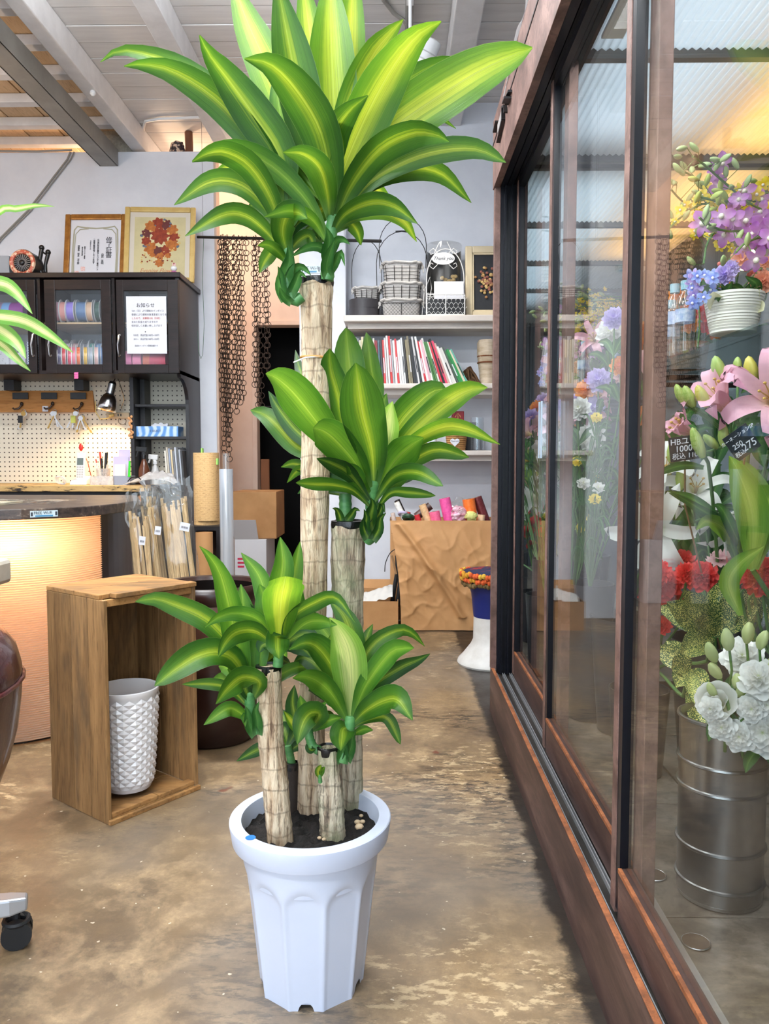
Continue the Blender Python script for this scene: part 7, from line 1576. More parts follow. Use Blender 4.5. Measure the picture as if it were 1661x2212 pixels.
# ---------------------------------------------------------------- vessels
def bucket(label,x,y,z,r0,r1,h,m,rings=(),name='flower_bucket'):
    t=thing(name,label,'bucket',(x,y,z)); q=B(); q.lathe([(0,0),(r0,0),(r0*1.01,.006)]+[(r0+(r1-r0)*i/10,.006+(h-.006)*i/10) for i in range(11)]+[(r1-.003,h),(r1-.004,h-.01),(r0-.004,.012),(0,.012)],(x,y,z),44); make(q,'body',m,t,smooth=True)
    for f in rings: q=B(); q.torus((x,y,z+h*f),r0+(r1-r0)*f+.001,.0035,44,6); make(q,'ring',m,t,smooth=True)
    q=B(); q.lathe([(0,h*.8),(r1-.008,h*.8)],(x,y,z),30); make(q,'water',mat('dark_water',srgb(24,28,26),.1),t)
    return t
FZ=.103
bk=PZ(1552,1925,FZ); TIN=mat('galvanised_tin',(.42,.42,.43),.28,1,var=(.30,.29,.28),scale=6); DTIN=mat('dark_bucket',srgb(42,42,46),.4)
bucket('ribbed galvanised tin bucket on cabinet floor holding white blooms',bk.x,bk.y,FZ,.074,.076,.335,TIN,(.10,.30,.62,.76,.99))
b2=(.80,1.92); bucket('dark plastic bucket of lilies in cabinet',b2[0],b2[1],FZ,.09,.12,.36,DTIN)
b3=(.68,2.30); bucket('dark plastic bucket of white lilies at cabinet end',b3[0],b3[1],FZ,.08,.105,.34,DTIN)
b4=(.92,1.62); bucket('dark bucket of wrapped bouquets near cabinet back wall',b4[0],b4[1],FZ,.09,.12,.34,DTIN)
b5=(.66,2.00); bucket('short dark bucket of red carnations',b5[0]-.04,b5[1]-.02,FZ,.06,.075,.22,DTIN,(),'flower_bucket')
b6=(.56,2.52); bucket('slim dark bucket of small yellow flowers by mirror',b6[0],b6[1],FZ,.06,.075,.3,DTIN)
p=PZ(1440,1535,FZ); bucket('low black tray on cabinet floor behind carnations',.74,2.30-.28+.1,FZ,.05,.06,.10,BLACKR) if False else None
# ---------------------------------------------------------------- flower parts
def petalmat(name,c1,c2,c3=None,trans=.35,pos=(.0,.35,.9)):
    m,nt,b=newmat(name); u=nt.nodes.new('ShaderNodeUVMap'); s=nt.nodes.new('ShaderNodeSeparateXYZ'); nt.links.new(u.outputs[0],s.inputs[0])
    st=noise(nt,u.outputs[0],14,2); f=math1(nt,'ADD',s.outputs[1],math1(nt,'MULTIPLY',math1(nt,'SUBTRACT',st,.5),.15))
    c=ramp(nt,f,[(pos[0],c1),(pos[1],c2),(pos[2],c3 or c2)]); nt.links.new(c,b.inputs['Base Color']); b.inputs['Roughness'].default_value=.5
    t=nt.nodes.new('ShaderNodeBsdfTranslucent'); nt.links.new(c,t.inputs[0]); mx=nt.nodes.new('ShaderNodeMixShader'); mx.inputs[0].default_value=trans
    nt.links.new(b.outputs[0],mx.inputs[1]); nt.links.new(t.outputs[0],mx.inputs[2]); nt.links.new(mx.outputs[0],nt.nodes['Material Output'].inputs[0]); MATS[name]=m; return m
PKL=petalmat('pink_lily_petal',srgb(226,206,120),srgb(236,190,200),srgb(232,170,196)); WHL=petalmat('white_lily_petal',srgb(214,220,150),srgb(240,240,234),srgb(246,246,244))
CRN=petalmat('carnation_red',srgb(170,20,24),srgb(226,40,40),srgb(240,70,64)); LIS=petalmat('lisianthus_white',srgb(206,214,150),srgb(240,238,228),srgb(248,247,244)); 
PKC=petalmat('carnation_peach',srgb(214,120,90),srgb(240,160,130),srgb(246,180,150)); ORC=petalmat('orchid_mauve',srgb(236,220,232),srgb(206,150,206),srgb(186,110,196)); ONC=petalmat('oncidium_yellow',srgb(236,170,20),srgb(246,216,40),srgb(250,230,80))
DEL=petalmat('delphinium_blue',srgb(120,130,220),srgb(140,160,236),srgb(176,196,246)); LAV=petalmat('lavender_bloom',srgb(150,120,210),srgb(184,160,232),srgb(206,190,240)); ORG=petalmat('orange_bloom',srgb(196,70,20),srgb(240,130,40),srgb(246,160,60)); PKG=petalmat('pink_gerbera',srgb(214,150,160),srgb(236,186,190),srgb(240,200,200))
BUDM=mat('lily_bud_green',srgb(146,176,84),.4,var=srgb(196,206,120),scale=10,stretch=(6,6,1),trans=.2); BUDY=mat('lily_bud_yellow',srgb(206,190,90),.4,var=srgb(176,180,80),scale=10,stretch=(6,6,1),trans=.2)
STM=mat('flower_stem',srgb(84,126,60),.5); FLG=leafmat('flower_leaf',srgb(40,92,40),srgb(66,124,50),srgb(96,150,70),.05,.3); BRL=leafmat('broad_leaf',srgb(96,140,44),srgb(130,166,58),srgb(160,186,84),.08,.45); CRE=leafmat('cream_edge_leaf',srgb(60,110,50),srgb(80,130,56),srgb(90,140,60),.1,.3)
def aucm():
    m,nt,b=newmat('aucuba_leaf'); n=noise(nt,coords(nt,(1,1,1)),520,2,.5); u=nt.nodes.new('ShaderNodeUVMap'); s=nt.nodes.new('ShaderNodeSeparateXYZ'); nt.links.new(u.outputs[0],s.inputs[0])
    du=math1(nt,'ABSOLUTE',math1(nt,'SUBTRACT',s.outputs[0],.5)); f=math1(nt,'SUBTRACT',n,math1(nt,'MULTIPLY',du,.10)); c=ramp(nt,f,[(.495,srgb(34,80,40)),(.53,srgb(222,214,126))]); nt.links.new(c,b.inputs['Base Color']); b.inputs['Roughness'].default_value=.3; MATS['auc']=m; return m
AUC=aucm()
def stem(t,pts,r_=.003,name='stem',m=None): return make(B().tube(crom(pts,10),r_,6),name,m or STM,t,smooth=True)
def frame_from(ax):
    ax=Vector(ax).normalized(); u=ax.orthogonal().normalized(); return ax,u,ax.cross(u)
def lily(t,c,ax,s,m,rot=0,n=6,opn=1.0):
    ax,u,w_=frame_from(ax)
    for i in range(n):
        a=rot+2*math.pi*i/n; r_=u*math.cos(a)+w_*math.sin(a); k=.9 if i%2 else 1.0
        pts=[c,c+ax*.30*s+r_*.08*s*opn,c+ax*.60*s*k+r_*.26*s*opn,c+ax*.82*s*k+r_*.55*s*opn,c+ax*(.84-.12*opn)*s*k+r_*.82*s*opn,c+ax*(.72-.34*opn)*s*k+r_*(.98)*s*opn]
        mb,uv=leaf_mb(pts,s*(.36 if i%2 else .28),face=(r_-ax),n=18,base=.35,peak=.5,fold=.35,wave=.04); make(mb,'petal',m,t,smooth=True,uv=uv,angle=80)
    q=B()
    for i in range(6):
        a=rot+.5+2*math.pi*i/6; r_=u*math.cos(a)+w_*math.sin(a); e=c+ax*.75*s+r_*.16*s; q.tube([c,c+ax*.5*s+r_*.05*s,e],.0012,4); q.sphere(e,(.004,.003,.003),6,4)
    make(q,'stamens',mat('stamen',srgb(176,140,60),.6),t)
def bud(t,p,d,L,r_,m,name='bud'):
    d=Vector(d).normalized(); M=Matrix.Translation(p)@d.to_track_quat('Z','Y').to_matrix().to_4x4(); q=B(); q.M=M
    q.lathe([(0,0),(r_*.45,.03*L),(r_*.8,.2*L),(r_,.45*L),(r_*.85,.7*L),(r_*.45,.92*L),(0,L)],(0,0,0),18,lambda a,z,j:1+.10*math.cos(3*a)); return make(q,name,m,t,smooth=True)
def ruffle(t,c,ax,r_,m,layers=5,name='bloom',seed=0,frill=9,cup=.5):
    ax,u,w_=frame_from(ax); q=B(); uv=[]
    for L in range(layers):
        f=1-L/(layers+1.0); n=40; ph=seed*1.7+L*.9; lift=.9*L/layers
        def g(a_,b_,f=f,ph=ph,lift=lift):
            a=2*math.pi*a_; rr=r_*f*b_*(1+.12*math.sin(frill*a+ph*3)); h=r_*(lift*.75+cup*(b_**2)*(1-f*.75)+.13*b_*b_*math.sin(frill*1.7*a+ph)+.07*b_*math.sin(23*a+ph))
            return c+(u*math.cos(a)+w_*math.sin(a))*rr+ax*h
        q.grid(g,n,5); uv+=[(i/n,j/5) for j in range(6) for i in range(n+1)]
    return make(q,name,m,t,smooth=True,uv=uv,angle=180)
def rose(t,c,ax,r_,m,seed=0,name='bloom'):
    ax,u,w_=frame_from(ax); q=B(); uv=[]; rn=random.Random(seed)
    for k in range(13):
        ring=0 if k<3 else 1 if k<7 else 2; a0=k*2.4+rn.uniform(-.2,.2); rad=r_*(.13,.38,.68)[ring]; wid=(2.9,1.9,1.35)[ring]; hh=r_*(1.12,1.06,.92)[ring]; fl=(.02,.10,.20)[ring]
        def g(x,y,a0=a0,rad=rad,wid=wid,hh=hh,fl=fl,k=k):
            a=a0+(x-.5)*wid*2*(.35+.65*math.sin(math.pi*(.12+.76*y))); rr=rad*(.25+.75*math.sin(math.pi/2*min(y*1.3,1)))+r_*fl*y**3+r_*.05*math.sin(9*x+k)*y*y
            return c+(u*math.cos(a)+w_*math.sin(a))*rr+ax*(hh*y-r_*.25*fl*y**4)
        q.grid(g,10,7); uv+=[(i/10,j/7) for j in range(8) for i in range(11)]
    return make(q,name,m,t,smooth=True,uv=uv,angle=180)
def orchid(t,c,ax,s,m,rot=0,name='bloom',lip=None):
    ax,u,w_=frame_from(ax); q=B(); uv=[]
    for i in range(5):
        a=rot+2*math.pi*i/5; r_=u*math.cos(a)+w_*math.sin(a); k=1.0 if i in (1,4) else .9
        mb,v2=leaf_mb([c,c+r_*.35*s*k+ax*.06*s,c+r_*.75*s*k+ax*.05*s,c+r_*1.0*s*k-ax*.04*s],s*(.75 if i in (1,4) else .5),face=-ax,n=6,base=.3,peak=.55,fold=.15)
        o=len(q.v); q.v+=mb.v; q.f+=[[j+o for j in f] for f in mb.f]; q.mi+=mb.mi; uv+=v2
    ob=make(q,name,m,t,smooth=True,uv=uv,angle=80)
    q=B(); q.sphere(c+ax*.12*s,(.2*s,.2*s,.2*s),8,6); make(q,'lip',lip or mat('orchid_lip',srgb(240,232,214),.5),ob,smooth=True)
def cleaf(t,px,Y0,Y1,w_,m,**k): return pleaf(t,px,Y0,Y1,w_,m,**k)
CAMV=Vector((0,0,HC))
def toward(p,dx=0,dz=0): 
    d=(CAMV-p).normalized(); return (d+Vector((dx,0,dz))).normalized()
# ---------------------------------------------------------------- white lisianthus in the tin bucket
base=Vector((bk.x,bk.y,FZ+.05)); Yl=1.36
for i,(x,y,rp,kind) in enumerate([(1605,1425,46,'l'),(1570,1512,50,'r'),(1640,1470,44,'l'),(1650,1580,52,'l'),(1560,1570,30,'l'),(1625,1530,34,'l'),(1598,1590,34,'l'),(1535,1530,26,'l'),(1660,1520,36,'l')]):
    Yq=Yl+(.03 if y<1450 else -.05); p=P(x,y,Yq); t=thing('white_lisianthus',['ruffled white lisianthus bloom at back of tin bucket','rose shaped white lisianthus bloom facing the door','white lisianthus bloom with open cup and green buds','large drooping white lisianthus over tin bucket rim','small half hidden white lisianthus at bucket edge','white lisianthus tucked between two larger blooms','white lisianthus resting low on tin bucket rim','small white lisianthus nearest speckled leaf','white lisianthus bloom beside large drooping one'][i],'flower',(bk.x+.01*math.cos(i),bk.y+.01*math.sin(i),FZ+.02))
    stem(t,[(bk.x+.02*math.cos(i),bk.y+.02*math.sin(i),FZ+.02),(bk.x+.03*math.cos(i),bk.y+.03*math.sin(i),FZ+.25),p+Vector((.02,.03,-.05)),p])
    r_=rp*Yq/F
    if kind=='l': ruffle(t,p,toward(p,-.1,.5 if y<1500 else -.1),r_,LIS,6,'bloom',i,5,.7)
    else: rose(t,p+Vector((0,.03,-.02)),toward(p,-.2,.35),r_,LIS,3)
    if i<4:
        for k in range(2): pleaf(t,[(x,y+20),(x+20-50*k,y+60),(x+30-70*k,y+90)],Yq+.02,Yq,26,FLG)
for i,(x,y,dx,L,w_) in enumerate([(1545,1405,-.5,46,16),(1575,1380,-.3,48,17),(1612,1365,.0,44,16),(1640,1378,.2,40,15),(1556,1440,-.8,40,15),(1545,1480,-.6,34,12),(1588,1462,.0,32,12),(1648,1440,.3,44,17),(1640,1520,.1,36,14),(1598,1482,-.2,26,11)]):
    p=P(x,y+18,Yl-.03); t=thing('lisianthus_bud','closed pale green lisianthus bud among white blooms','flower bud',(bk.x,bk.y,FZ+.02),'green buds among the white lisianthus')
    stem(t,[(bk.x,bk.y,FZ+.02),(bk.x,bk.y-.0,FZ+.28),p+Vector((.01,.01,-.04)),p],.0022); bud(t,p-Vector((0,0,.005)),(dx,-.3,1),L*1.15*Yl/F,w_*Yl/F*.80,mat('pale_bud',srgb(206,214,160),.45,var=srgb(176,196,116),scale=12,trans=.25))
# ---------------------------------------------------------------- speckled aucuba branches
def rosette(label,cx,cy,Yq,leaves,src,grp=None):
    t=thing('aucuba_branch',label,'greenery',(src[0],src[1],FZ+.02),grp); c=P(cx,cy,Yq); stem(t,[(src[0],src[1],FZ+.02),(src[0],src[1],FZ+.25),c+Vector((0,.03,-.06)),c],.004)
    for tx,ty,w_,dY in leaves:
        mx,my=(cx+tx)/2,(cy+ty)/2-8; pleaf(t,[(cx,cy),(mx,my),(tx,ty)],Yq,Yq+dY,w_,AUC,base=.2,peak=.5,fold=.4,wave=.05)
rosette('big speckled aucuba branch beside white lisianthus',1541,1375,1.62,[(1478,1275,62,-.04),(1440,1300,60,-.02),(1560,1252,56,.02),(1625,1268,56,.0),(1640,1310,50,-.06),(1590,1290,50,-.03),(1470,1420,56,-.08),(1500,1340,50,-.05),(1420,1310,50,.05)],b5)
rosette('speckled aucuba branch with low hanging leaf',1490,1450,1.55,[(1410,1400,46,.04),(1440,1385,40,.06),(1450,1445,50,-.02),(1530,1490,36,-.05),(1460,1485,44,-.05),(1535,1640,52,-.16),(1500,1520,30,-.1)],b5)
rosette('dark speckled aucuba branch near wrapped bouquet',1650,1330,1.72,[(1600,1290,50,.0),(1680,1280,50,.02),(1610,1340,46,-.06),(1690,1345,46,-.04),(1655,1280,44,.03)],b4)
# ---------------------------------------------------------------- red carnations
for i,(x,y,rp) in enumerate([(1422,1228,30),(1444,1255,34),(1476,1208,30),(1518,1240,38),(1416,1290,32),(1452,1280,26),(1488,1232,26),(1430,1345,24)]):
    Yq=1.78+.05*(i%3); p=P(x,y,Yq); t=thing('red_carnation',['red carnation at bunch edge closest to door stile','full red carnation in middle of bunch','pale red carnation standing highest in bunch','bright red open carnation beside speckled leaves','low red carnation at bunch edge','small red carnation between larger ones','red carnation bud partly open behind others','single red carnation below speckled leaves'][i],'flower',(b5[0]-.04,b5[1],FZ+.02))
    stem(t,[(b5[0]-.04,b5[1],FZ+.02),(b5[0]-.04,b5[1]-.02,FZ+.22),p+Vector((.0,.05,-.08)),p+Vector((0,.01,-.02))]); ruffle(t,p+Vector((0,.01,-.01)),toward(p,.0,.6),rp*Yq/F,CRN,6,'bloom',i,11,.6)
    bud(t,p+Vector((0,.012,-.03)),(0,-.2,1),.03,.009,STM,'calyx')
# cream edged leaves behind
t=thing('variegated_branch','upright green leaves with cream margins behind red carnations','greenery',(b5[0]-.04,b5[1],FZ+.02)); stem(t,[(b5[0]-.04,b5[1],FZ+.02),P(1460,1230,1.95)])
CRM=leafmat('cream_margin',srgb(70,110,60),srgb(96,136,70),srgb(84,124,66),.28,.3)
for px in ([(1470,1240),(1440,1200),(1410,1180)],[(1470,1240),(1465,1190),(1460,1165)],[(1475,1240),(1478,1190),(1476,1165)],[(1480,1240),(1492,1200),(1496,1172)],[(1485,1240),(1505,1215),(1520,1205)]): pleaf(t,px,1.95,1.9,22,CRM,base=.4,peak=.4)
# pink gerbera
p=P(1560,1210,1.85); t=thing('pink_gerbera','single flat pale pink gerbera behind red carnations','flower',(b2[0],b2[1],FZ+.02)); stem(t,[(b2[0],b2[1],FZ+.02),p+Vector((0,.03,-.12)),p]); ruffle(t,p,(-.2,-.35,1),.034,PKG,2,'bloom',2,14,.2)
# ---------------------------------------------------------------- lilies
def lilystem(label,c,ax,s,m,src,rot=0,buds=(),leaves=(),opn=1.0,cat='flower'):
    t=thing('lily',label,cat,(src[0],src[1],FZ+.02)); stem(t,[(src[0],src[1],FZ+.02),(src[0],src[1],FZ+.35),c-Vector(ax).normalized()*.06+Vector((0,.02,-.05)),c],.004)
    if s: lily(t,c,ax,s,m,rot,6,opn)
    for (x,y,Yq,d,L,w_,bm) in buds:
        pb_=P(x,y,Yq); stem(t,[c+Vector((0,.02,-.04)),(c+pb_)/2+Vector((0,.0,-.02)),pb_],.0025,'bud_stem'); bud(t,pb_,d,L*Yq/F,w_*.5*Yq/F,bm)
    for (px,Y0,Y1_,w_) in leaves: pleaf(t,px,Y0,Y1_,w_,FLG,base=.35,peak=.4)
    return t
Yp=1.62
lilystem('half open pink lily pointing up beside green buds',P(1590,905,Yp),(-.75,-.25,.75),.125,PKL,b2,.3,[(1563,828,Yp,(-.35,0,1),62,30,BUDM),(1594,805,Yp+.05,(-.05,0,1),34,19,BUDM),(1630,830,Yp,(-.25,0,1),62,30,BUDY),(1500,880,Yp-.02,(-.5,0,1),52,24,BUDM),(1478,872,Yp,(-.45,0,1),46,20,BUDM),(1530,880,Yp-.04,(-.55,0,1),54,26,BUDY)],[([(1600,900),(1640,860),(1660,790)],Yp,Yp-.05,40),([(1600,910),(1640,930),(1690,980)],Yp,Yp,50)],.62)
lilystem('open pink lily with curled petals beside price card',P(1672,880,Yp-.02),(-.45,-.75,.3),.115,PKL,b2,.8,[],[([(1670,890),(1640,960),(1650,1010)],Yp,Yp-.02,40),([(1670,900),(1700,960),(1680,1020)],Yp,Yp-.02,50),([(1665,860),(1630,830),(1600,850)],Yp+.02,Yp,26)],1.0)
lilystem('drooping pink lily bud opening above dark price card',P(1500,945,Yp+.1),(-.6,-.2,.35),.08,PKL,b2,.1,[(1520,990,Yp-.05,(-.4,0,1),72,26,BUDM),(1562,965,Yp-.02,(.0,0,1),52,22,BUDM),(1552,968,Yp,(-.7,0,.6),44,20,BUDM),(1448,1000,Yp,(.1,0,1),52,22,BUDM)],[],.4)
Yw=1.95
for i,(x,y,ax,s,rot,lab) in enumerate([(1420,1130,(-.35,-.8,-.15),.125,.4,'large white lily with curled petals near door stile'),(1500,1075,(-.2,-.7,.5),.10,.1,'white lily opening upward behind long leaf'),(1540,1110,(.4,-.7,-.3),.095,.9,'white lily turned sideways with rolled petals'),(1445,1035,(-.4,-.6,.6),.09,1.3,'white lily at top of its bunch under price card')]):
    lilystem(lab,P(x,y,Yw),ax,s,WHL,b3,rot,[(1470,1060,Yw-.05,(.0,0,1),56,22,BUDM)] if i==1 else [],[([(1500,1130),(1450,1070),(1420,1090)],Yw,Yw-.1,22),([(1560,1150),(1500,1090),(1445,1065)],Yw-.1,Yw-.15,24)] if i==0 else [])
# long arching leaves and broad leaf
t=thing('arching_leaf_spray','long arching green leaves crossing in front of white lilies','greenery',(b4[0],b4[1],FZ+.02)); c=P(1600,1230,1.6); stem(t,[(b4[0],b4[1],FZ+.02),(b4[0],b4[1],FZ+.3),c],.005)
for px,w_ in [([(1600,1230),(1560,1140),(1500,1080),(1440,1060)],24),([(1600,1190),(1560,1130),(1520,1105),(1450,1062)],20),([(1605,1220),(1570,1150),(1530,1125),(1503,1145)],34),([(1610,1200),(1590,1160),(1560,1100),(1540,1090)],24),([(1520,1010),(1480,1005),(1440,1015),(1421,1030)],18)]: pleaf(t,px,1.6,1.5,w_,BRL if w_>25 else FLG,base=.5,peak=.5)
t=thing('broad_leaf_spray','broad translucent green leaf standing in front of lilies','greenery',(b4[0],b4[1],FZ+.02)); c=P(1625,1230,1.5); stem(t,[(b4[0],b4[1],FZ+.02),(b4[0]-.02,b4[1]-.02,FZ+.3),c],.005)
for px,w_,dY in [([(1625,1230),(1625,1110),(1595,1020),(1575,985)],66,-.03),([(1630,1230),(1645,1120),(1620,1030),(1590,990)],60,.05),([(1630,1230),(1640,1130),(1661,1080),(1690,1060)],46,-.02),([(1600,1330),(1575,1260),(1600,1215),(1650,1180)],40,-.05)]: pleaf(t,px,1.5,1.5+dY,w_,BRL,base=.25,peak=.5)
# wrapped red bouquet
t=thing('wrapped_bouquet','red flowers wrapped in clear film beside broad leaf','bouquet',(b4[0]+.03,b4[1],FZ+.02))
for i,(x,y) in enumerate([(1625,1245),(1650,1235),(1670,1255),(1640,1262)]): p=P(x,y,1.56); stem(t,[(b4[0]+.03,b4[1],FZ+.02),p+Vector((.0,.02,-.1)),p],.003); ruffle(t,p,toward(p,0,.7),.032,CRN,5,'bloom',i,11,.6)
q=B(); cw=P(1650,1300,1.56); q.lathe([(.03,-.15),(.045,-.05),(.065,.05),(.08,.16)],cw,24,lambda a,z,j:1+.06*math.sin(6*a+j)); make(q,'clear_wrap',CLEAR,t,smooth=True)
# price cards
def pcard(label,x0,y0,x1,y1,Yq,rot,lines):
    c=P((x0+x1)/2,(y0+y1)/2,Yq); w_=(x1-x0)*Yq/F; h_=(y1-y0)*Yq/F; t=thing('price_card',label,'price card',(c.x,c.y,FZ+.02)); M=Matrix.Translation(c)@Matrix.Rotation(rot,4,'Y')
    q=B(); q.M=M; q.box((-w_/2,-.0008,-h_/2),(w_/2,.0008,h_/2)); make(q,'card',mat('slate_card',srgb(38,44,48),.4),t)
    q=B(); q.tube([M@Vector((0,.003,-h_/2+.01)),c+Vector((.04,.10,-.12)),(b2[0],b2[1]-.02,FZ+.30),(b2[0],b2[1],FZ+.05)],.002,5); make(q,'stick',mat('tan_wood',srgb(150,116,80),.6),t)
    for tx,fx_,fz_,sz_ in lines: textmesh(tx,sz_*h_,M@Vector((fx_*w_,-.0014,fz_*h_)),PAPER,'lettering',t,rot=(R(90),rot,0),shear=.1)
pcard('dark price card lettered HBユリ 1000 among lilies',1446,942,1512,994,1.58,R(-8),[('HBユリ',-.02,.28,.34),('1000',-.05,-.02,.36),('税込 1100',.02,-.32,.28)])
pcard('dark price card lettered 275 tilted steeply among buds',1572,926,1632,986,1.50,R(-36),[('カーネーションSP',.0,.30,.17),('250',-.18,.0,.26),('税込',-.26,-.30,.2),('275',.16,-.22,.38)])
# ---------------------------------------------------------------- glass shelf: water bottles, basket arrangement
BOT=glass('bottle_plastic',(.93,.95,.96),.08,.03,.8,.10)
def bottle(label,x,Yq):
    p=P(x,760,Yq); t=thing('water_bottle',label,'bottle',(p.x,Yq,ZG)); r_=.026
    q=B(); q.lathe([(0,.002),(r_*.9,0),(r_,.008)]+[(r_*(1-.05*(i%2)),.012+.10*i/12) for i in range(13)]+[(r_,.125),(r_*.8,.148),(r_*.45,.165),(r_*.42,.176)],(p.x,Yq,ZG),24); make(q,'bottle',BOT,t,smooth=True)
    q=B(); q.lathe([(r_*.5,.172),(r_*.52,.196),(0,.197)],(p.x,Yq,ZG),20); make(q,'cap',mat('cap_blue',srgb(150,200,220),.4),t,smooth=True)
    q=B(); q.lathe([(r_*1.01,.085),(r_*1.01,.12)],(p.x,Yq,ZG),24); make(q,'label_band',mat('bottle_label',srgb(206,220,236),.4,var=srgb(130,160,210),scale=40),t,smooth=True)
bottle('clear water bottle with blue cap nearest white basket on glass shelf',1478,2.16); bottle('clear water bottle beside another on glass shelf, nearer door',1455,2.20)
bottle('clear water bottle at the mirror end of glass shelf',1448,2.42)
vp=Vector((P(1507,735,2.12).x,2.12,ZG)); t=thing('bud_vase','slim glass bud vase with green stem on glass shelf','vase',vp); q=B(); q.lathe([(0,.002),(.016,.0),(.018,.05),(.012,.10),(.014,.11)],vp,16); make(q,'vase',CLEARG,t,smooth=True); stem(t,[vp+Vector((0,0,.005)),vp+Vector((.004,0,.08)),vp+Vector((-.004,0,.16))],.0022); bud(t,vp+Vector((-.004,0,.15)),(-.2,0,1),.04,.014,mat('lav_bud',srgb(206,196,226),.5))
# white textured pot with mixed flowers
pp=Vector((P(1583,715,1.82).x,1.82,ZG)); t=thing('flower_arrangement','mixed blue and peach flowers in white woven pot on glass shelf','flower arrangement',pp); POTR=.062
for j in range(14): q=B(); q.torus((pp.x,pp.y,pp.z+.005+.0062*j),.046+.0012*j,.0042,30,5); make(q,'woven_row',mat('white_weave',srgb(226,222,212),.7),t,smooth=True)
q=B(); q.lathe([(0,.001),(.045,.001),(.062,.09)],pp,28); make(q,'pot_wall',mat('white_weave',srgb(226,222,212),.7),t,smooth=True)
top=pp+Vector((0,0,.085))
for px in ([(1560,680),(1545,650),(1540,630)],[(1570,680),(1575,650),(1590,628)],[(1600,680),(1620,650),(1640,625)],[(1610,685),(1635,665),(1650,670)]): pleaf(t,px,1.82,1.76,34,mat('cream_wrap',srgb(226,222,180),.6,trans=.3),base=.6,peak=.5)
rn=random.Random(21)
for i in range(22):
    p=P(1510+rn.uniform(-22,36),620+rn.uniform(-30,40),1.80+rn.uniform(-.04,.04)); orchid(t,p,toward(p,rn.uniform(-.4,.4),rn.uniform(-.2,.5)),.017,DEL if i%3 else LAV,rn.random()*6,'blue_floret',mat('floret_eye',srgb(236,236,246),.5))
    if i%4==0: stem(t,[top,p],.0018)
for i,(x,y,r_) in enumerate([(1565,595,24),(1578,580,20)]): p=P(x,y,1.80); ruffle(t,p,toward(p,-.1,.6),r_*1.8/F,LAV,5,'lavender_bloom',i,9,.5); stem(t,[top,p],.002)
for i,(x,y,r_,k) in enumerate([(1648,610,26,'c'),(1600,563,22,'g'),(1655,568,14,'c'),(1512,608,10,'c')]):
    p=P(x,y,1.80); stem(t,[top,p],.002); ruffle(t,p,toward(p,-.1,.5),r_*1.8/F,PKC,5 if k=='c' else 3,'peach_bloom',i,7,.6)
for i in range(22):
    p=P(rn.choice((1560,1570,1620,1630,1640))+rn.uniform(-12,12),575+rn.uniform(-10,22),1.82); q=B(); q.sphere(p,.0052,7,5); make(q,'berry',mat('coral_berry',srgb(206,104,90),.4),t,smooth=True); 
for i in range(14):
    x=1540+rn.uniform(-20,110); y=640+rn.uniform(-20,20); pleaf(t,[(1585,690),(x,y),(x+rn.uniform(-25,25),y-rn.uniform(10,35))],1.83,1.80+rn.uniform(-.05,.05),22,FLG)
# orchid sprays from a tall vase at the back of the shelf
vz=Vector((1.06,2.06,ZG)); t=thing('tall_vase','tall smoky glass vase of orchid sprays on glass shelf','vase',vz); q=B(); q.lathe([(0,.0),(.05,.0),(.055,.01),(.06,.24),(.066,.26),(.062,.262),(.056,.24),(.05,.012),(0,.012)],vz,30); make(q,'vase_body',mat('smoky_vase',srgb(70,82,96),.15),t,smooth=True)
vt=vz+Vector((0,0,.05))
def spray(label,pts,Y0,Y1_,n,m,s,kind,seed,budm=None,nb=0):
    rn=random.Random(seed); t=thing('orchid_spray',label,'flower',(vz.x,vz.y,ZG+.02)); k=len(pts)-1; P3=[P(x,y,Y0+(Y1_-Y0)*i/k) for i,(x,y) in enumerate(pts)]; path=[vt,vz+Vector((-.01,0,.26))]+P3; make(B().tube(crom(path,24),.0026,6),'stem',STM,t,smooth=True); sp=crom(P3,40)
    for i in range(n):
        f=(i+.5)/n; c=sp[int(f*.72*40)]+Vector((rn.uniform(-.045,.045),rn.uniform(-.05,.02),rn.uniform(-.05,.03))); sz=s*rn.uniform(.8,1.15)
        make(B().tube([sp[int(f*.72*40)],c],.0012,4),'pedicel',STM,t); orchid(t,c,toward(c,rn.uniform(-.5,.5),rn.uniform(-.4,.4)),sz,m,rn.random()*6)
    for i in range(nb):
        f=.45+.55*(i+1)/nb; c=sp[int(f*40)]+Vector((rn.uniform(-.03,.03),rn.uniform(-.03,.02),rn.uniform(-.03,.03))); make(B().tube([sp[int(f*40)],c],.001,4),'pedicel',STM,t); bud(t,c,(rn.uniform(-1,.3),-.2,rn.uniform(-.2,.8)),.030,.0065,budm or mat('orchid_bud',srgb(160,180,120),.5))
spray('mauve orchid spray arching low above water bottles',[(1690,480),(1640,490),(1580,500),(1540,490),(1510,470)],1.9,1.75,14,ORC,.030,'o',1,None,5)
spray('mauve orchid spray with long row of green buds',[(1680,470),(1620,440),(1560,390),(1520,355),(1496,338)],1.95,1.8,8,ORC,.028,'o',2,None,12)
spray('mauve orchid spray drooping towards basket arrangement',[(1690,500),(1650,510),(1610,525),(1590,545)],1.85,1.72,10,ORC,.030,'o',3,None,2)
spray('orchid spray with yellow green buds nearest back wall',[(1680,460),(1650,440),(1600,430),(1560,436),(1510,425)],2.0,1.85,5,ORC,.026,'o',4,mat('orchid_bud2',srgb(176,190,90),.5),14)
spray('loose yellow oncidium spray reaching towards door stile',[(1650,470),(1580,455),(1520,440),(1470,470),(1440,500)],2.1,2.0,30,ONC,.015,'y',5,None,6)
spray('yellow oncidium spray hanging down beside mauve orchids',[(1640,470),(1570,480),(1530,520),(1520,570)],2.05,1.95,26,ONC,.016,'y',6,None,3)
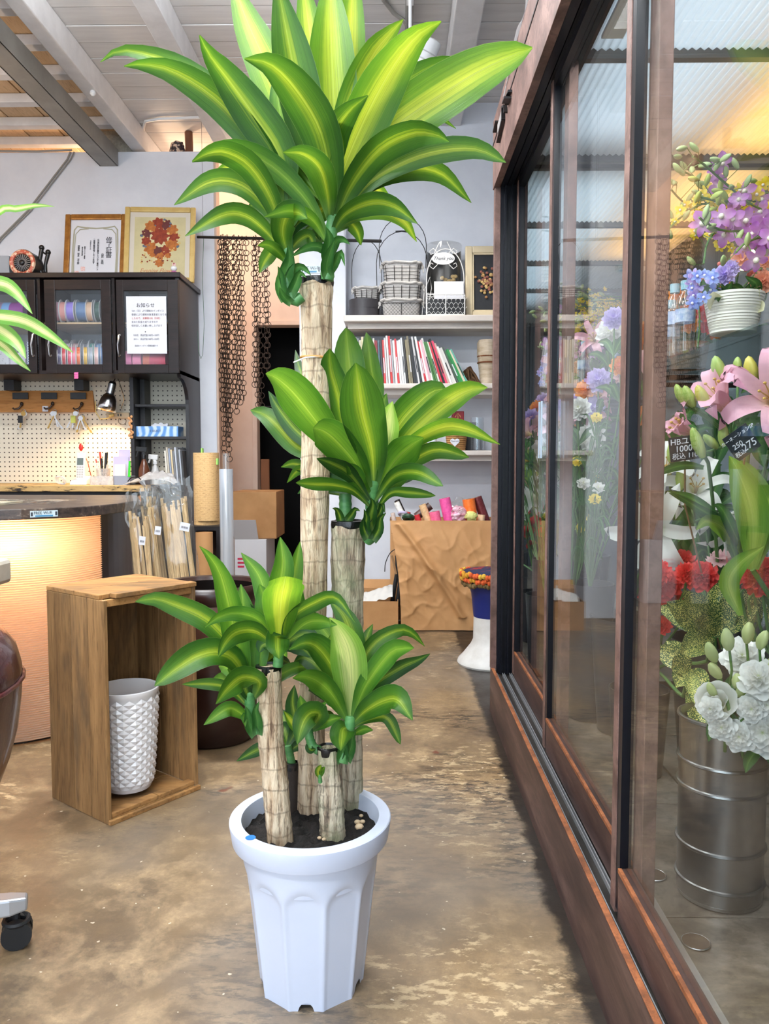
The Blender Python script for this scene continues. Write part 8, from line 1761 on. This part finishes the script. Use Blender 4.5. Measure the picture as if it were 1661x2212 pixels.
spray('thin yellow oncidium spray rising under ribbed ceiling',[(1640,460),(1560,430),(1510,390),(1480,372)],2.15,2.05,18,ONC,.014,'y',7,None,6)
spray('yellow oncidium spray with bright blooms by back wall',[(1680,450),(1640,415),(1600,420),(1570,430)],2.0,1.95,16,ONC,.022,'y',8,None,3)
spray('pale yellow oncidium spray near mirror',[(1640,480),(1540,470),(1480,440),(1450,410)],2.2,2.1,20,ONC,.014,'y',9,None,8)
# orange arrangement by the mirror on the shelf
po=Vector((P(1450,600,2.5).x+.06,2.5,ZG)); t=thing('flower_arrangement','orange flower arrangement in basket at mirror end of glass shelf','flower arrangement',po); q=B(); q.lathe([(0,0),(.05,0),(.06,.08),(.055,.08),(.045,.005)],po,20); make(q,'basket',WICK,t,smooth=True)
for i in range(18):
    c=po+Vector((rn.uniform(-.10,.10),rn.uniform(-.07,.05),rn.uniform(.10,.24))); stem(t,[po+Vector((0,0,.05)),c],.002); ruffle(t,c,toward(c,0,.6),rn.uniform(.02,.034),ORG if i%3 else CRN,4,'orange_bloom',i,8,.5)
for i in range(10): c=po+Vector((rn.uniform(-.1,.1),rn.uniform(-.05,.05),rn.uniform(.08,.18))); mb,uv=leaf_mb([po+Vector((0,0,.06)),(po+c)/2+Vector((0,0,.05)),c],.04,n=8); make(mb,'leaf',FLG,t,smooth=True,uv=uv)
# ---------------------------------------------------------------- small flowers seen through the middle door
for i in range(16):
    x=1215+rn.uniform(0,95); y=rn.choice((900,960,1030,1060,1110))+rn.uniform(-25,40); Yq=2.25+rn.uniform(-.2,.3); p=P(x,y,Yq)
    if p.x<XO+.13: p.x=XO+.13+rn.random()*.05
    kind=i%3; t=thing('field_flower',['small yellow button flower on thin stem behind middle door','small white flower on thin stem behind middle door','feathery green stem behind middle door'][kind],'flower',(b6[0],b6[1]-.1*kind*0,FZ+.02),['yellow button flowers in the slim bucket','white flowers in the slim bucket','feathery stems in the slim bucket'][kind])
    stem(t,[(b6[0],b6[1],FZ+.02),(b6[0],b6[1],FZ+.28),p.lerp(Vector((b6[0],b6[1],p.z)),.3)-Vector((0,0,.12)),p],.002)
    if kind==0: ruffle(t,p,toward(p,0,.7),.016,ONC,3,'bloom',i,9,.5)
    elif kind==1: ruffle(t,p,toward(p,0,.7),.018,LIS,4,'bloom',i,6,.6)
    for k in range(7):
        e=p+Vector((rn.uniform(-.05,.05),rn.uniform(-.03,.03),rn.uniform(-.14,.03))); mb,uv=leaf_mb([p-Vector((0,0,.06)),(p+e)/2,e],.008,n=5); make(mb,'leaf',FLG,t,smooth=True,uv=uv)
# green filler foliage in the lily bucket
for i in range(14):
    x=1440+rn.uniform(0,200); y=1060+rn.uniform(-160,150); Yq=2.05+rn.uniform(-.1,.3); t=thing('filler_branch','dark green leafy filler stem behind the lilies','greenery',(b2[0],b2[1],FZ+.02),'filler branches behind the lilies'); c=P(x,y,Yq); c.x=min(max(c.x,.55),1.25); stem(t,[(b2[0],b2[1],FZ+.02),(b2[0],b2[1],FZ+.34),c],.003)
    for k in range(6):
        a=rn.uniform(0,6.3); e=c+Vector((.09*math.cos(a),.05*math.sin(a),rn.uniform(-.05,.09))); mb,uv=leaf_mb([c-Vector((0,0,.05)),(c+e)/2+Vector((0,0,.02)),e],.035,n=7); make(mb,'leaf',FLG,t,smooth=True,uv=uv)
# mixed bouquet seen through the middle door, near the mirror
bq=(.60,2.42); bucket('tall dark bucket of mixed bouquet near mirror',bq[0],bq[1],FZ,.06,.075,.42,DTIN)
for i in range(20):
    c=Vector((bq[0]+rn.uniform(-.10,.16),bq[1]+rn.uniform(-.22,.12),FZ+rn.uniform(.78,1.24))); k=i%5
    t=thing(['pink_carnation','white_carnation','orange_gerbera','lilac_carnation','pink_lily'][k],['pink frilled flower in mixed bouquet near mirror','white frilled flower in mixed bouquet near mirror','orange daisy flower in mixed bouquet near mirror','lilac frilled flower in mixed bouquet near mirror','small pink lily in mixed bouquet near mirror'][k],'flower',(bq[0],bq[1],FZ+.02),['pink','white','orange','lilac','lily'][k]+' flowers of the mixed bouquet')
    stem(t,[(bq[0],bq[1],FZ+.02),(bq[0],bq[1],FZ+.40),c-Vector((0,0,.12)),c],.0022)
    if k<4: ruffle(t,c,toward(c,rn.uniform(-.3,.3),.4),rn.uniform(.028,.042),[PKG,LIS,ORG,LAV][k],5,'bloom',i,10,.5)
    else: lily(t,c,toward(c,-.2,.3),.07,PKL,i)
    for j in range(3):
        a=rn.uniform(0,6.3); e=c+Vector((.07*math.cos(a),.05*math.sin(a),-.06)); mb,uv=leaf_mb([c-Vector((0,0,.10)),(c+e)/2-Vector((0,0,.03)),e],.022,n=6); make(mb,'leaf',FLG,t,smooth=True,uv=uv)
